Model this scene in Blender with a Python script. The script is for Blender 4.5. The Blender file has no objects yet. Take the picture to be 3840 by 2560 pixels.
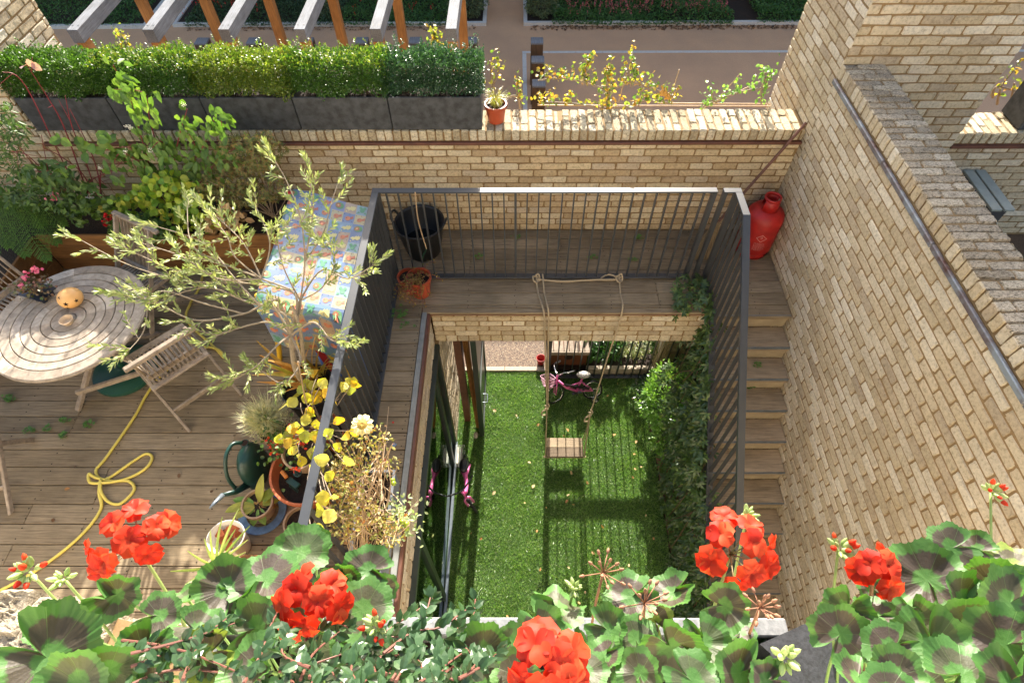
import bpy, math, random
import numpy as np
from mathutils import Vector, Matrix
random.seed(7); RNG=np.random.default_rng(7)
PI=math.pi
SC=bpy.context.scene; COL=SC.collection
# ------------------------------------------------------------------ camera (calibrated on the brickwork, decking and rails)
FPX=2166.9; PIT,YAW,ROL=[math.radians(a) for a in (53.981,-0.588,-0.483)]
CAM=np.array([0,0,4.185])
fw=np.array([math.sin(YAW)*math.cos(PIT),math.cos(YAW)*math.cos(PIT),-math.sin(PIT)])
rt=np.array([math.cos(YAW),-math.sin(YAW),0.]); upv=np.cross(rt,fw)
R2=math.cos(ROL)*rt+math.sin(ROL)*upv; U2=-math.sin(ROL)*rt+math.cos(ROL)*upv
def ray(u,v): return fw+R2*(u-1920)/FPX-U2*(v-1280)/FPX
def at(u,v,z=None,y=None,x=None,t=None):
    "point seen at full-resolution photo pixel (u,v) on the plane z=, y= or x=, or at depth t"
    d=ray(u,v)
    if t is None:
        if z is not None: t=(z-CAM[2])/d[2]
        elif y is not None: t=y/d[1]
        else: t=x/d[0]
    return CAM+d*t
cd=bpy.data.cameras.new('camera'); cam=bpy.data.objects.new('camera',cd); COL.objects.link(cam)
cd.sensor_width=36; cd.lens=FPX*36/3840; cd.clip_start=.02; cd.clip_end=400
cam.matrix_world=Matrix(((R2[0],U2[0],-fw[0],0),(R2[1],U2[1],-fw[1],0),(R2[2],U2[2],-fw[2],CAM[2]),(0,0,0,1)))
SC.camera=cam
# ------------------------------------------------------------------ light
EL=math.radians(28); AZ=math.radians(2.0)
S=Vector((math.sin(AZ)*math.cos(EL),math.cos(AZ)*math.cos(EL),math.sin(EL)))
sl=bpy.data.lights.new('sun','SUN'); so=bpy.data.objects.new('sun',sl); COL.objects.link(so)
sl.energy=5.0; sl.angle=math.radians(.55); sl.color=(1,.93,.82)
so.rotation_euler=S.to_track_quat('Z','Y').to_euler(); so.location=(0,20,20)
W=bpy.data.worlds.new('World'); SC.world=W; W.use_nodes=True
nt=W.node_tree; bg=nt.nodes['Background']; sk=nt.nodes.new('ShaderNodeTexSky'); sk.sky_type='NISHITA'; sk.sun_disc=False
sk.sun_elevation=EL; sk.sun_rotation=AZ; sk.dust_density=3.0; sk.ozone_density=.3; sk.air_density=1.0
nt.links.new(sk.outputs[0],bg.inputs[0]); bg.inputs[1].default_value=.125
SC.view_settings.view_transform='Standard'; SC.view_settings.look='None'; SC.view_settings.exposure=1.68; SC.view_settings.gamma=1
try:
    SC.cycles.max_bounces=8; SC.cycles.diffuse_bounces=4; SC.cycles.transparent_max_bounces=12; SC.cycles.use_denoising=True
    SC.cycles.caustics_reflective=False; SC.cycles.caustics_refractive=False; SC.cycles.sample_clamp_indirect=6
except Exception: pass
# ------------------------------------------------------------------ materials
def hexc(h):
    c=[int(h[i:i+2],16)/255 for i in (0,2,4)]
    return tuple(((x/12.92) if x<=.04045 else ((x+.055)/1.055)**2.4) for x in c)+(1,)
def lin(r,g,b): return (r,g,b,1)
def newmat(name):
    m=bpy.data.materials.new(name); m.use_nodes=True; n=m.node_tree.nodes; l=m.node_tree.links
    return m,n,l,n['Principled BSDF']
def ramp(n,stops,interp='LINEAR'):
    r=n.new('ShaderNodeValToRGB'); r.color_ramp.interpolation=interp
    while len(r.color_ramp.elements)<len(stops): r.color_ramp.elements.new(.5)
    for e,(p,c) in zip(r.color_ramp.elements,stops): e.position=p; e.color=c
    return r
def mixc(n,l,fac,a,b,mode='MIX'):
    m=n.new('ShaderNodeMix'); m.data_type='RGBA'; m.blend_type=mode
    if isinstance(fac,(int,float)): m.inputs[0].default_value=fac
    else: l.new(fac,m.inputs[0])
    for s,x in ((6,a),(7,b)):
        if isinstance(x,tuple): m.inputs[s].default_value=x
        else: l.new(x,m.inputs[s])
    return m.outputs[2]
def noise(n,l,scale,detail=4,coord='Object',sc=None,rough=.6):
    tc=n.new('ShaderNodeTexCoord'); t=n.new('ShaderNodeTexNoise'); t.inputs['Scale'].default_value=scale; t.inputs['Detail'].default_value=detail; t.inputs['Roughness'].default_value=rough
    if sc:
        mp=n.new('ShaderNodeMapping'); mp.inputs['Scale'].default_value=sc; l.new(tc.outputs[coord],mp.inputs[0]); l.new(mp.outputs[0],t.inputs[0])
    else: l.new(tc.outputs[coord],t.inputs[0])
    return t
def bump(n,l,h,strength,dist,p):
    b=n.new('ShaderNodeBump'); b.inputs['Strength'].default_value=strength; b.inputs['Distance'].default_value=dist
    l.new(h,b.inputs['Height']); l.new(b.outputs[0],p.inputs['Normal']); return b
def island(n): return n.new('ShaderNodeNewGeometry').outputs['Random Per Island']
def simple(name,c,rough=.6,metal=0,spec=.5,nscale=0,namp=.25,bmp=0,bdist=.002,c2=None):
    m,n,l,p=newmat(name); p.inputs['Roughness'].default_value=rough; p.inputs['Metallic'].default_value=metal
    p.inputs['Specular IOR Level'].default_value=spec
    if nscale:
        t=noise(n,l,nscale,6); c2=c2 or tuple(x*(1-namp) for x in c[:3])+(1,)
        r=ramp(n,[(.35,c2),(.65,c)]); l.new(t.outputs[0],r.inputs[0]); l.new(r.outputs[0],p.inputs['Base Color'])
        if bmp: bump(n,l,t.outputs[0],bmp,bdist,p)
    else: p.inputs['Base Color'].default_value=c
    return m
def brickmat(name,cols,rough=.9,pits=True,dirt=.5,crack=0):
    m,n,l,p=newmat(name); p.inputs['Roughness'].default_value=rough; p.inputs['Specular IOR Level'].default_value=.25
    isl=island(n); k=len(cols)
    r=ramp(n,[(i/k,c) for i,c in enumerate(cols)],'CONSTANT'); l.new(isl,r.inputs[0])
    t1=noise(n,l,9,5); t2=noise(n,l,42,6,rough=.78); t3=noise(n,l,260,2)
    tf=n.new('ShaderNodeMath'); tf.operation='MULTIPLY'; l.new(t1.outputs[0],tf.inputs[0]); tf.inputs[1].default_value=.45
    a=mixc(n,l,tf.outputs[0],r.outputs[0],lin(.53,.465,.37)); 
    rr=ramp(n,[(.30,lin(.46,.43,.38)),(.48,lin(.97,.97,.97)),(.72,lin(1.28,1.27,1.24))]); l.new(t2.outputs[0],rr.inputs[0])
    b=mixc(n,l,.9,a,rr.outputs[0],'MULTIPLY')
    tl=noise(n,l,1.1,5); rl=ramp(n,[(.30,lin(.80,.79,.76)),(.5,lin(1,1,1)),(.72,lin(1.08,1.08,1.07))]); l.new(tl.outputs[0],rl.inputs[0]); b=mixc(n,l,1.0,b,rl.outputs[0],'MULTIPLY')
    if pits:
        v=n.new('ShaderNodeTexVoronoi'); v.inputs['Scale'].default_value=95; tc=n.new('ShaderNodeTexCoord'); l.new(tc.outputs['Object'],v.inputs[0])
        pr=ramp(n,[(.07,lin(.25,.2,.15)),(.13,lin(1,1,1))]); l.new(v.outputs['Distance'],pr.inputs[0])
        gate=ramp(n,[(.52,lin(0,0,0)),(.6,lin(1,1,1))]); l.new(noise(n,l,6,2).outputs[0],gate.inputs[0])
        b=mixc(n,l,gate.outputs[0],b,mixc(n,l,1.0,b,pr.outputs[0],'MULTIPLY'))
    if crack:
        w=noise(n,l,55,6,sc=(1,2.6,1),rough=.85); cr=ramp(n,[(.40,lin(.20,.19,.17)),(.52,lin(1,1,1))]); l.new(w.outputs[0],cr.inputs[0])
        b=mixc(n,l,crack,b,mixc(n,l,1.0,b,cr.outputs[0],'MULTIPLY'))
    l.new(b,p.inputs['Base Color'])
    ad=n.new('ShaderNodeMath'); ad.operation='ADD'; l.new(t2.outputs[0],ad.inputs[0]); l.new(t3.outputs[0],ad.inputs[1])
    bump(n,l,ad.outputs[0],.9,.006,p); return m
def woodmat(name,cols,axis='x',rough=.8,gs=1,dark=.45,fine=1.0):
    m,n,l,p=newmat(name); p.inputs['Roughness'].default_value=rough; p.inputs['Specular IOR Level'].default_value=.3
    isl=island(n); k=len(cols); r=ramp(n,[(i/max(1,k-1),c) for i,c in enumerate(cols)]); l.new(isl,r.inputs[0])
    s={'x':(1.2,26,26),'y':(26,1.2,26),'z':(26,26,1.2),'n':(6,6,6)}[axis]
    t=noise(n,l,3*gs,8,sc=s,rough=.7); t2=noise(n,l,2.2,5)
    g=ramp(n,[(.32,lin(dark,dark*.94,dark*.88)),(.5,lin(.9,.9,.9)),(.68,lin(1.2,1.18,1.14))]); l.new(t.outputs[0],g.inputs[0])
    a=mixc(n,l,fine,r.outputs[0],g.outputs[0],'MULTIPLY')
    g2=ramp(n,[(.3,lin(.72,.70,.66)),(.65,lin(1.12,1.1,1.08))]); l.new(t2.outputs[0],g2.inputs[0])
    b=mixc(n,l,1.0,a,g2.outputs[0],'MULTIPLY'); l.new(b,p.inputs['Base Color']); bump(n,l,t.outputs[0],.5,.003,p); return m
def leafmat(name,cols,trans=.35,rough=.45,spec=.5,tcol=None,nz=14):
    m,n,l,p=newmat(name); p.inputs['Roughness'].default_value=rough; p.inputs['Specular IOR Level'].default_value=spec
    k=len(cols); r=ramp(n,[(i/max(1,k-1),c) for i,c in enumerate(cols)]); l.new(island(n),r.inputs[0])
    t=noise(n,l,nz,3); g=ramp(n,[(.3,lin(.7,.72,.68)),(.7,lin(1.2,1.2,1.1))]); l.new(t.outputs[0],g.inputs[0])
    c=mixc(n,l,.8,r.outputs[0],g.outputs[0],'MULTIPLY'); l.new(c,p.inputs['Base Color'])
    if trans:
        tr=n.new('ShaderNodeBsdfTranslucent'); tc=mixc(n,l,1.0,c,tcol or lin(1.5,1.6,.7),'MULTIPLY'); l.new(tc,tr.inputs[0])
        ms=n.new('ShaderNodeMixShader'); ms.inputs[0].default_value=trans; l.new(p.outputs[0],ms.inputs[1]); l.new(tr.outputs[0],ms.inputs[2])
        l.new(ms.outputs[0],n['Material Output'].inputs[0])
    return m
CB=[hexc(x) for x in ('d4c5a8','c6b492','dfd4bc','cdbc9c','d9ccb2','bca98a','d1c2a4','c8b797','e4dac4','c1b08f','b2a084','d5c8ae','c0ae8c')]
M={}
M['brick']=brickmat('buff_brick',[tuple(v*.93 for v in c[:3])+(1,) for c in CB])
M['brick_back']=brickmat('yellow_buff_brick',[hexc(x) for x in ('cdb890','bca37a','d6c49e','c8b088','b0966e','d0ba92','dccdac','b89e78','c4b296')])
M['brick_cop']=brickmat('weathered_coping_brick',[hexc(x) for x in ('c0b199','ac9c82','cbbda4','a3947c','b5a68e','988a74')],crack=1)
M['brick_cop2']=brickmat('lichened_coping_brick',[hexc(x) for x in ('cfc2a2','bdae8c','dacfb4','b0a182','ccbe9c')],crack=.55)
M['mortar']=simple('sand_mortar',hexc('917650'),.95,nscale=60,namp=.25,bmp=.5,bdist=.003)
M['deck']=woodmat('grey_brown_decking',[hexc(x) for x in ('897a64','93846c','80725c','8d7e66','9b8c74')],'x')
M['deck_low']=woodmat('red_brown_decking',[hexc(x) for x in ('8a6a58','93735f','7f6150')],'x')
M['stair']=woodmat('brown_stair_boards',[hexc(x) for x in ('a5947c','ae9c84','988870')],'x')
M['teak']=woodmat('silvered_teak',[hexc(x) for x in ('a3968a','b3a698','958879','aa9c8a')],'n',dark=.62)
M['oak']=woodmat('orange_oak',[hexc(x) for x in ('a8713e','b98650','9a6636')],'z',dark=.6)
M['greyoak']=woodmat('silver_grey_oak',[hexc(x) for x in ('6e737b','7c8086','62666e')],'y',dark=.55)
M['boll']=woodmat('weathered_brown_oak',[hexc(x) for x in ('6b5642','5c4a3a','75614c')],'z',dark=.5)
M['planterwood']=woodmat('warm_planter_boards',[hexc(x) for x in ('8a6238','7d5630','946a3e')],'x',dark=.65)
M['steel']=simple('charcoal_painted_steel',hexc('3b3e42'),.38,metal=.0,spec=.6,nscale=8,namp=.12)
M['zinc']=simple('grey_zinc',hexc('7e8890'),.4,metal=.5,nscale=20,namp=.25)
M['brown']=simple('brown_metal_flashing',hexc('6a4334'),.55,nscale=14,namp=.3)
M['copper']=simple('patinated_copper',hexc('8b949c'),.45,metal=.3,nscale=7,c2=hexc('54342c'))
M['trough']=simple('black_fibreclay',hexc('484a4c'),.75,nscale=16,c2=hexc('2e2f30'),bmp=.3)
M['soil']=simple('dark_soil',hexc('33261c'),.95,nscale=60,namp=.6,bmp=1,bdist=.01)
M['terra']=simple('terracotta',hexc('b5633c'),.7,nscale=10,namp=.2)
M['plasterra']=simple('terracotta_plastic',hexc('a84a2c'),.45,nscale=10,namp=.12)
M['glass']=None
# ------------------------------------------------------------------ mesh builder
class MB:
    def __init__(s): s.v=[];s.f=[];s.n=0;s.mi=[];s.cur=0;s.attr=[]
    def add(s,V,F,mi=None):
        V=np.asarray(V,float).reshape(-1,3); o=s.n; s.v.append(V); s.n+=len(V)
        for f in F: s.f.append([i+o for i in f])
        s.mi+= [s.cur if mi is None else mi]*len(F); return o
    def box(s,x0,x1,y0,y1,z0,z1,mi=None,bev=0):
        s.obox(((x0+x1)/2,(y0+y1)/2,(z0+z1)/2),((x1-x0)/2,0,0),(0,(y1-y0)/2,0),(0,0,(z1-z0)/2),mi,bev)
    def obox(s,c,a,b,d,mi=None,bev=0):
        c,a,b,d=[np.array(q,float) for q in (c,a,b,d)]
        if bev:
            la,lb,ld=[np.linalg.norm(q) for q in (a,b,d)]; bv=min(bev,la*.45,lb*.45,ld*.45)
            V=[];
            for sx in (-1,1):
                for sy in (-1,1):
                    for sz in (-1,1):
                        for k in range(3):
                            f=[1-(bv/la if k!=0 else 0),1-(bv/lb if k!=1 else 0),1-(bv/ld if k!=2 else 0)]
                            V.append(c+a*sx*f[0]+b*sy*f[1]+d*sz*f[2])
            I=lambda sx,sy,sz,k:((sx*2+sy)*2+sz)*3+k
            F=[]
            for q in (0,1):
                f=[I(q,0,0,0),I(q,1,0,0),I(q,1,1,0),I(q,0,1,0)]; F.append(f if q else f[::-1])
                f=[I(0,q,0,1),I(0,q,1,1),I(1,q,1,1),I(1,q,0,1)]; F.append(f if q else f[::-1])
                f=[I(0,0,q,2),I(1,0,q,2),I(1,1,q,2),I(0,1,q,2)]; F.append(f if q else f[::-1])
            for p in (0,1):
                for q in (0,1):
                    F.append([I(p,q,0,0),I(p,q,1,0),I(p,q,1,1),I(p,q,0,1)])
                    F.append([I(p,0,q,0),I(p,1,q,0),I(p,1,q,2),I(p,0,q,2)])
                    F.append([I(0,p,q,1),I(1,p,q,1),I(1,p,q,2),I(0,p,q,2)])
                    for r in (0,1): F.append([I(p,q,r,0),I(p,q,r,1),I(p,q,r,2)])
            s.add(V,F,mi); return
        V=[c+a*i+b*j+d*k for i in (-1,1) for j in (-1,1) for k in (-1,1)]
        s.add(V,[(0,1,3,2),(4,6,7,5),(0,4,5,1),(2,3,7,6),(0,2,6,4),(1,5,7,3)],mi)
    def bar(s,p,q,w,h,up=(0,0,1),mi=None,bev=0):
        p,q=np.array(p,float),np.array(q,float); d=q-p; L=np.linalg.norm(d); d/=L; up=np.array(up,float)
        a=np.cross(d,up); 
        if np.linalg.norm(a)<1e-6: a=np.cross(d,(1,0,0))
        a/=np.linalg.norm(a); b=np.cross(a,d)
        s.obox((p+q)/2,d*L/2,a*w/2,b*h/2,mi,bev)
    def tube(s,pts,r,n=8,mi=None,cap=True):
        P=[np.array(p,float) for p in pts]; rs=r if hasattr(r,'__len__') else [r]*len(P); V=[];F=[]
        prev=None
        for i,p in enumerate(P):
            d=(P[min(i+1,len(P)-1)]-P[max(i-1,0)]); d=d/(np.linalg.norm(d)+1e-12)
            if prev is None:
                a=np.cross(d,(0,0,1)); 
                if np.linalg.norm(a)<.1: a=np.cross(d,(1,0,0))
            else: a=prev-d*(prev@d)
            a/=np.linalg.norm(a)+1e-12; prev=a; b=np.cross(d,a)
            for k in range(n): V.append(p+rs[i]*(a*math.cos(2*PI*k/n)+b*math.sin(2*PI*k/n)))
        for i in range(len(P)-1):
            for k in range(n): F.append((i*n+k,i*n+(k+1)%n,(i+1)*n+(k+1)%n,(i+1)*n+k))
        if cap: F.append(tuple(range(n))[::-1]); F.append(tuple((len(P)-1)*n+k for k in range(n)))
        s.add(V,F,mi)
    def lathe(s,prof,c=(0,0,0),n=32,mi=None,axis=None,sx=1,sy=1):
        c=np.array(c,float); V=[];F=[]
        A=np.eye(3) if axis is None else np.array(Vector(axis).to_track_quat('Z','Y').to_matrix())
        for r,z in prof:
            for k in range(n): V.append(c+A@np.array([r*sx*math.cos(2*PI*k/n),r*sy*math.sin(2*PI*k/n),z]))
        m=len(prof)
        for i in range(m-1):
            for k in range(n): F.append((i*n+k,i*n+(k+1)%n,(i+1)*n+(k+1)%n,(i+1)*n+k))
        if prof[0][0]>1e-5 : pass
        s.add(V,F,mi)
    def disc(s,c,r,nrm=(0,0,1),n=24,mi=None,r0=0):
        A=np.array(Vector(nrm).to_track_quat('Z','Y').to_matrix()); c=np.array(c,float)
        V=[c+A@np.array([r*math.cos(2*PI*k/n),r*math.sin(2*PI*k/n),0]) for k in range(n)]
        if r0:
            V+=[c+A@np.array([r0*math.cos(2*PI*k/n),r0*math.sin(2*PI*k/n),0]) for k in range(n)]
            s.add(V,[(k,(k+1)%n,n+(k+1)%n,n+k) for k in range(n)],mi)
        else: s.add(V,[tuple(range(n))],mi)
    def leaves(s,P,D,N,L,Wd,fold=.25,curl=.15,mi=None,shape='leaf'):
        "P base points, D directions, N normals (n,3); folded pointed leaves, one island each"
        P=np.asarray(P,float);D=np.asarray(D,float);N=np.asarray(N,float); n=len(P)
        if n==0: return
        D=D/np.linalg.norm(D,axis=1,keepdims=True); T=np.cross(D,N); T/=np.linalg.norm(T,axis=1,keepdims=True)+1e-9; N=np.cross(T,D)
        L=np.broadcast_to(L,(n,))[:,None]; Wd=np.broadcast_to(Wd,(n,))[:,None]
        if shape=='leaf': st=[(0,0),(.3,.42),(.62,.46),(1,0)]
        elif shape=='round': st=[(0,.12),(.25,.5),(.65,.52),(1,.05)]
        elif shape=='blade': st=[(0,.5),(.35,.45),(.7,.3),(1,0)]
        V=[]; 
        for (a,w) in st:
            c=P+D*L*a-N*L*curl*a*a
            if w==0: V.append(c)
            else: V+= [c-T*Wd*w+N*Wd*w*fold, c, c+T*Wd*w+N*Wd*w*fold]
        k=len(V); V=np.stack(V,1).reshape(-1,3)
        # index layout
        idx=[];j=0
        for (a,w) in st:
            if w==0: idx.append([j]); j+=1
            else: idx.append([j,j+1,j+2]); j+=3
        F=[]
        for a,b in zip(idx[:-1],idx[1:]):
            if len(a)==1 and len(b)==3: F+=[(a[0],b[0],b[1]),(a[0],b[1],b[2])]
            elif len(a)==3 and len(b)==3: F+=[(a[0],b[0],b[1],a[1]),(a[1],b[1],b[2],a[2])]
            elif len(a)==3 and len(b)==1: F+=[(a[0],b[0],a[1]),(a[1],b[0],a[2])]
        o=s.n; s.v.append(V); s.n+=len(V)
        for f in F:
            A=(np.array(f)[None,:]+ (np.arange(n)*k)[:,None]+o).tolist(); s.f+=A; s.mi+=[s.cur if mi is None else mi]*n
    def build(s,name,mats,parent=None,loc=None,smooth=False):
        me=bpy.data.meshes.new(name); V=np.concatenate(s.v) if s.v else np.zeros((0,3))
        off=np.array(parent.location if parent is not None and parent.get('_w') is None else (0,0,0),float) if loc is None else np.array(loc,float)
        if parent is not None: off=WORLD[parent.name]+ (0 if loc is None else 0)
        me.from_pydata((V-off).tolist(),[],s.f)
        mats=mats if isinstance(mats,(list,tuple)) else [mats]
        for m in mats: me.materials.append(m)
        if len(mats)>1: me.polygons.foreach_set('material_index',s.mi)
        if smooth: me.polygons.foreach_set('use_smooth',[True]*len(s.f))
        me.update(); o=bpy.data.objects.new(name,me); COL.objects.link(o)
        if parent is not None: o.parent=parent; WORLD[o.name]=off
        else: o.location=off; WORLD[o.name]=off
        return o
WORLD={}
def thing(name,label,cat,loc=(0,0,0),group=None):
    o=bpy.data.objects.new(name,None); COL.objects.link(o); o.location=loc; o.empty_display_size=.1
    WORLD[o.name]=np.array(loc,float); o['label']=label; o['category']=cat
    if group: o['group']=group
    return o
def tag(o,label,cat,group=None):
    o['label']=label; o['category']=cat
    if group: o['group']=group
    return o
def struct(o): o['kind']='structure'; return o
def stuff(o): o['kind']='stuff'; return o
# ------------------------------------------------------------------ bricks as real, slightly worn blocks
def brickset(mb,O,U,Vv,N,rects,mi=0,depth=.007,jit=.0017,proud=.0015):
    "rects: (n,4) u0,u1,v0,v1 faces in plane O+U*u+V*v, facing N"
    O,U,Vv,N=[np.array(q,float) for q in (O,U,Vv,N)]; R=np.asarray(rects,float)
    if len(R)==0: return
    n=len(R); m=16; K=np.array([[-1,-1],[-.9,-1],[0,-1],[.9,-1],[1,-1],[1,-.72],[1,.0],[1,.72],[1,1],[.9,1],[0,1],[-.9,1],[-1,1],[-1,.72],[-1,0],[-1,-.72]],float)
    c=np.stack([(R[:,0]+R[:,1])/2,(R[:,2]+R[:,3])/2],1)[:,None,:]; h=np.stack([(R[:,1]-R[:,0])/2,(R[:,3]-R[:,2])/2],1)[:,None,:]
    rot=RNG.normal(0,.006,(n,1)); 
    J=RNG.normal(0,jit,(n,m,2)); corner=(np.abs(K).sum(1)>=1.99)
    cin=np.abs(RNG.normal(0,.0035,(n,m,1)))*corner[None,:,None]
    pt=K[None]*h; pt=pt-np.sign(K)[None]*(cin+.0015)+J
    pt=np.stack([pt[...,0]-rot*pt[...,1],pt[...,1]+rot*pt[...,0]],-1)
    zz=RNG.normal(0,proud,(n,1))
    inner=c+pt*(1-.004/np.maximum(h,.02)); outer=c+pt+np.sign(K)[None]*.001
    def world(p2,d): return O+p2[...,0:1]*U+p2[...,1:2]*Vv+d[...,None]*N
    A=world(outer,np.full((n,m),-depth)); B=world(inner,zz+RNG.normal(0,.0006,(n,m)))
    # two centre points
    c1=world(c+h*np.array([-.5,0]),zz+RNG.normal(0,.001,(n,1))); c2=world(c+h*np.array([.5,0]),zz+RNG.normal(0,.001,(n,1)))
    V=np.concatenate([A,B,c1,c2],1); k=2*m+2
    flip=np.dot(np.cross(U,Vv),N)<0
    F=[(i,(i+1)%m,m+(i+1)%m,m+i) for i in range(m)]
    C1,C2=2*m,2*m+1
    left=[10,11,12,13,14,15,0,1,2]; right=[2,3,4,5,6,7,8,9,10]
    F+=[(m+a,m+b,C1) for a,b in zip(left[:-1],left[1:])]+[(m+a,m+b,C2) for a,b in zip(right[:-1],right[1:])]+[(m+2,C2,m+10,C1)]
    if flip: F=[f[::-1] for f in F]
    o=mb.n; mb.v.append(V.reshape(-1,3)); mb.n+=n*k; base=(np.arange(n)*k)[:,None]+o
    for f in F: mb.f+=(np.array(f)[None,:]+base).tolist(); mb.mi+=[mi]*n
def bond(w,h,u0=0,v0=0,L=.213,H=.0625,j=.0125,start=0,lenj=.004,skip=None):
    R=[]; r=0; v=v0
    while v<v0+h-.01:
        u=u0-(L+j)/2*((r+start)%2)-RNG.uniform(0,.02)
        v1=min(v+H,v0+h)
        while u<u0+w:
            a=max(u,u0+.002); l=L+RNG.normal(0,lenj)
            b=min(u+l,u0+w-.002)
            if b-a>.03 and v1-v>.015: 
                q=(a,b,v+RNG.normal(0,.0012),v1+RNG.normal(0,.0012))
                if skip is None or not skip((a+b)/2,(v+v1)/2): R.append(q)
            u+=l+j
        v+=H+j; r+=1
    return R
def single(w,h,u0=0,v0=0,step=.075,size=.065):
    R=[];u=u0
    while u<u0+w-.02:
        R.append((u,min(u+size+RNG.normal(0,.0015),u0+w-.002),v0,v0+h)); u+=step
    return R
X=(1,0,0);Y=(0,1,0);Zv=(0,0,1);nX=(-1,0,0);nY=(0,-1,0)
# ================================================================== SETTING
ZL=-2.7
M['street']=simple('resin_bound_street',hexc('a08a72'),.9,nscale=150,namp=.18,bmp=.2)
def streetmat():
    m,n,l,p=newmat('buff_resin_street'); p.inputs['Roughness'].default_value=.92
    t=noise(n,l,180,3); t2=noise(n,l,.8,5); r=ramp(n,[(.35,hexc('ac8866')),(.65,hexc('cea784'))]); l.new(t.outputs[0],r.inputs[0])
    r2=ramp(n,[(.3,lin(.85,.85,.87)),(.7,lin(1.08,1.06,1.03))]); l.new(t2.outputs[0],r2.inputs[0])
    l.new(mixc(n,l,1.0,r.outputs[0],r2.outputs[0],'MULTIPLY'),p.inputs['Base Color']); bump(n,l,t.outputs[0],.3,.004,p); return m
M['street']=streetmat()
b=MB(); b.box(-60,60,5.6,60,ZL-.2,ZL-.01); g=struct(b.build('street',M['street']))
b=MB(); b.box(-60,60,-40,5.6,ZL-.25,ZL-.06); struct(b.build('ground',M['soil']))
# pebble path, kerb
def pebble():
    m,n,l,p=newmat('resin_pebbles'); p.inputs['Roughness'].default_value=.7
    v=n.new('ShaderNodeTexVoronoi'); v.inputs['Scale'].default_value=75; tc=n.new('ShaderNodeTexCoord'); l.new(tc.outputs['Object'],v.inputs[0])
    sp=n.new('ShaderNodeSeparateColor'); l.new(v.outputs['Color'],sp.inputs[0])
    r=ramp(n,[(0,hexc('5c4636')),(.3,hexc('8c7058')),(.55,hexc('b09878')),(.8,hexc('745c48')),(1,hexc('c8b89c'))]); l.new(sp.outputs[0],r.inputs[0])
    r2=ramp(n,[(.0,lin(1,1,1)),(.5,lin(.35,.3,.25))]); l.new(v.outputs['Distance'],r2.inputs[0])
    l.new(mixc(n,l,1.0,r.outputs[0],r2.outputs[0],'MULTIPLY'),p.inputs['Base Color']); bump(n,l,v.outputs['Distance'],-.8,.006,p); return m
b=MB(); b.box(-.75,.45,4.55,5.6,ZL-.05,ZL+.01); struct(b.build('path',pebble()))
M['kerbst']=simple('pale_kerb_stone',hexc('b3a794'),.85,nscale=30,namp=.2,bmp=.3)
b=MB(); 
for i in range(2): b.box(-.75+i*.6,-.155+i*.6,4.475,4.545,ZL-.05,ZL+.03,bev=.006)
struct(b.build('kerb',M['kerbst']))
# lawn: artificial turf = base + blades
M['turfbase']=simple('turf_backing',lin(.05,.11,.02),.9,nscale=40,namp=.4)
b=MB(); b.box(-.80,1.79,.5,4.47,ZL-.06,ZL); b.box(-2.6,-.87,.5,3.4,ZL-.06,ZL-.004); struct(b.build('lawn',M['turfbase']))
def turf():
    n=150000; x=RNG.uniform(-.75,1.79,n); y=RNG.uniform(.6,4.47,n)
    keep=RNG.random(n)<np.clip(1.15-(4.5-y)*.08,0.55,1); x=x[keep];y=y[keep];n=len(x)
    a=RNG.uniform(0,2*PI,n); 
    cl=np.sin(x*9+np.sin(y*5)*2)+np.sin(y*11+x*4); 
    h=RNG.uniform(.012,.030,n)*(1+.12*cl); w=RNG.uniform(.0016,.003,n)
    lean=RNG.normal(0,.016,(n,2))+np.stack([.006*np.sin(y*7+x*3),.006*np.cos(x*8)],1)
    P=np.stack([x,y,np.full(n,ZL)],1); s=np.stack([np.cos(a)*w,np.sin(a)*w,np.zeros(n)],1)
    T=P+np.stack([lean[:,0],lean[:,1],h],1); Md=P+np.stack([lean[:,0]*.3,lean[:,1]*.3,h*.6],1)
    V=np.stack([P-s,P+s,Md+s*.8,Md-s*.8,T],1).reshape(-1,3)
    me=bpy.data.meshes.new('turf'); me.vertices.add(n*5); me.vertices.foreach_set('co',V.ravel())
    base=np.arange(n)[:,None]*5
    lv=np.concatenate([base+np.array([0,1,2,3]),base+np.array([3,2,4])],1).ravel()
    me.loops.add(n*7); me.loops.foreach_set('vertex_index',lv)
    ls=(np.arange(n)[:,None]*7+np.array([0,4])).ravel(); me.polygons.add(n*2); me.polygons.foreach_set('loop_start',ls)
    try: me.polygons.foreach_set('loop_total',np.tile([4,3],n))
    except Exception: pass
    me.update(calc_edges=True); me.validate()
    me.materials.append(leafmat('turf_blades',[lin(.10,.21,.04),lin(.15,.29,.06),lin(.22,.37,.10),lin(.12,.24,.05),lin(.46,.54,.30)],.45,.3,.55,nz=5,tcol=lin(1.3,1.4,.6)))
    o=bpy.data.objects.new('artificial_turf',me); COL.objects.link(o); tag(stuff(o),'bright green artificial turf of the sunken courtyard','turf')
turf()
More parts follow.
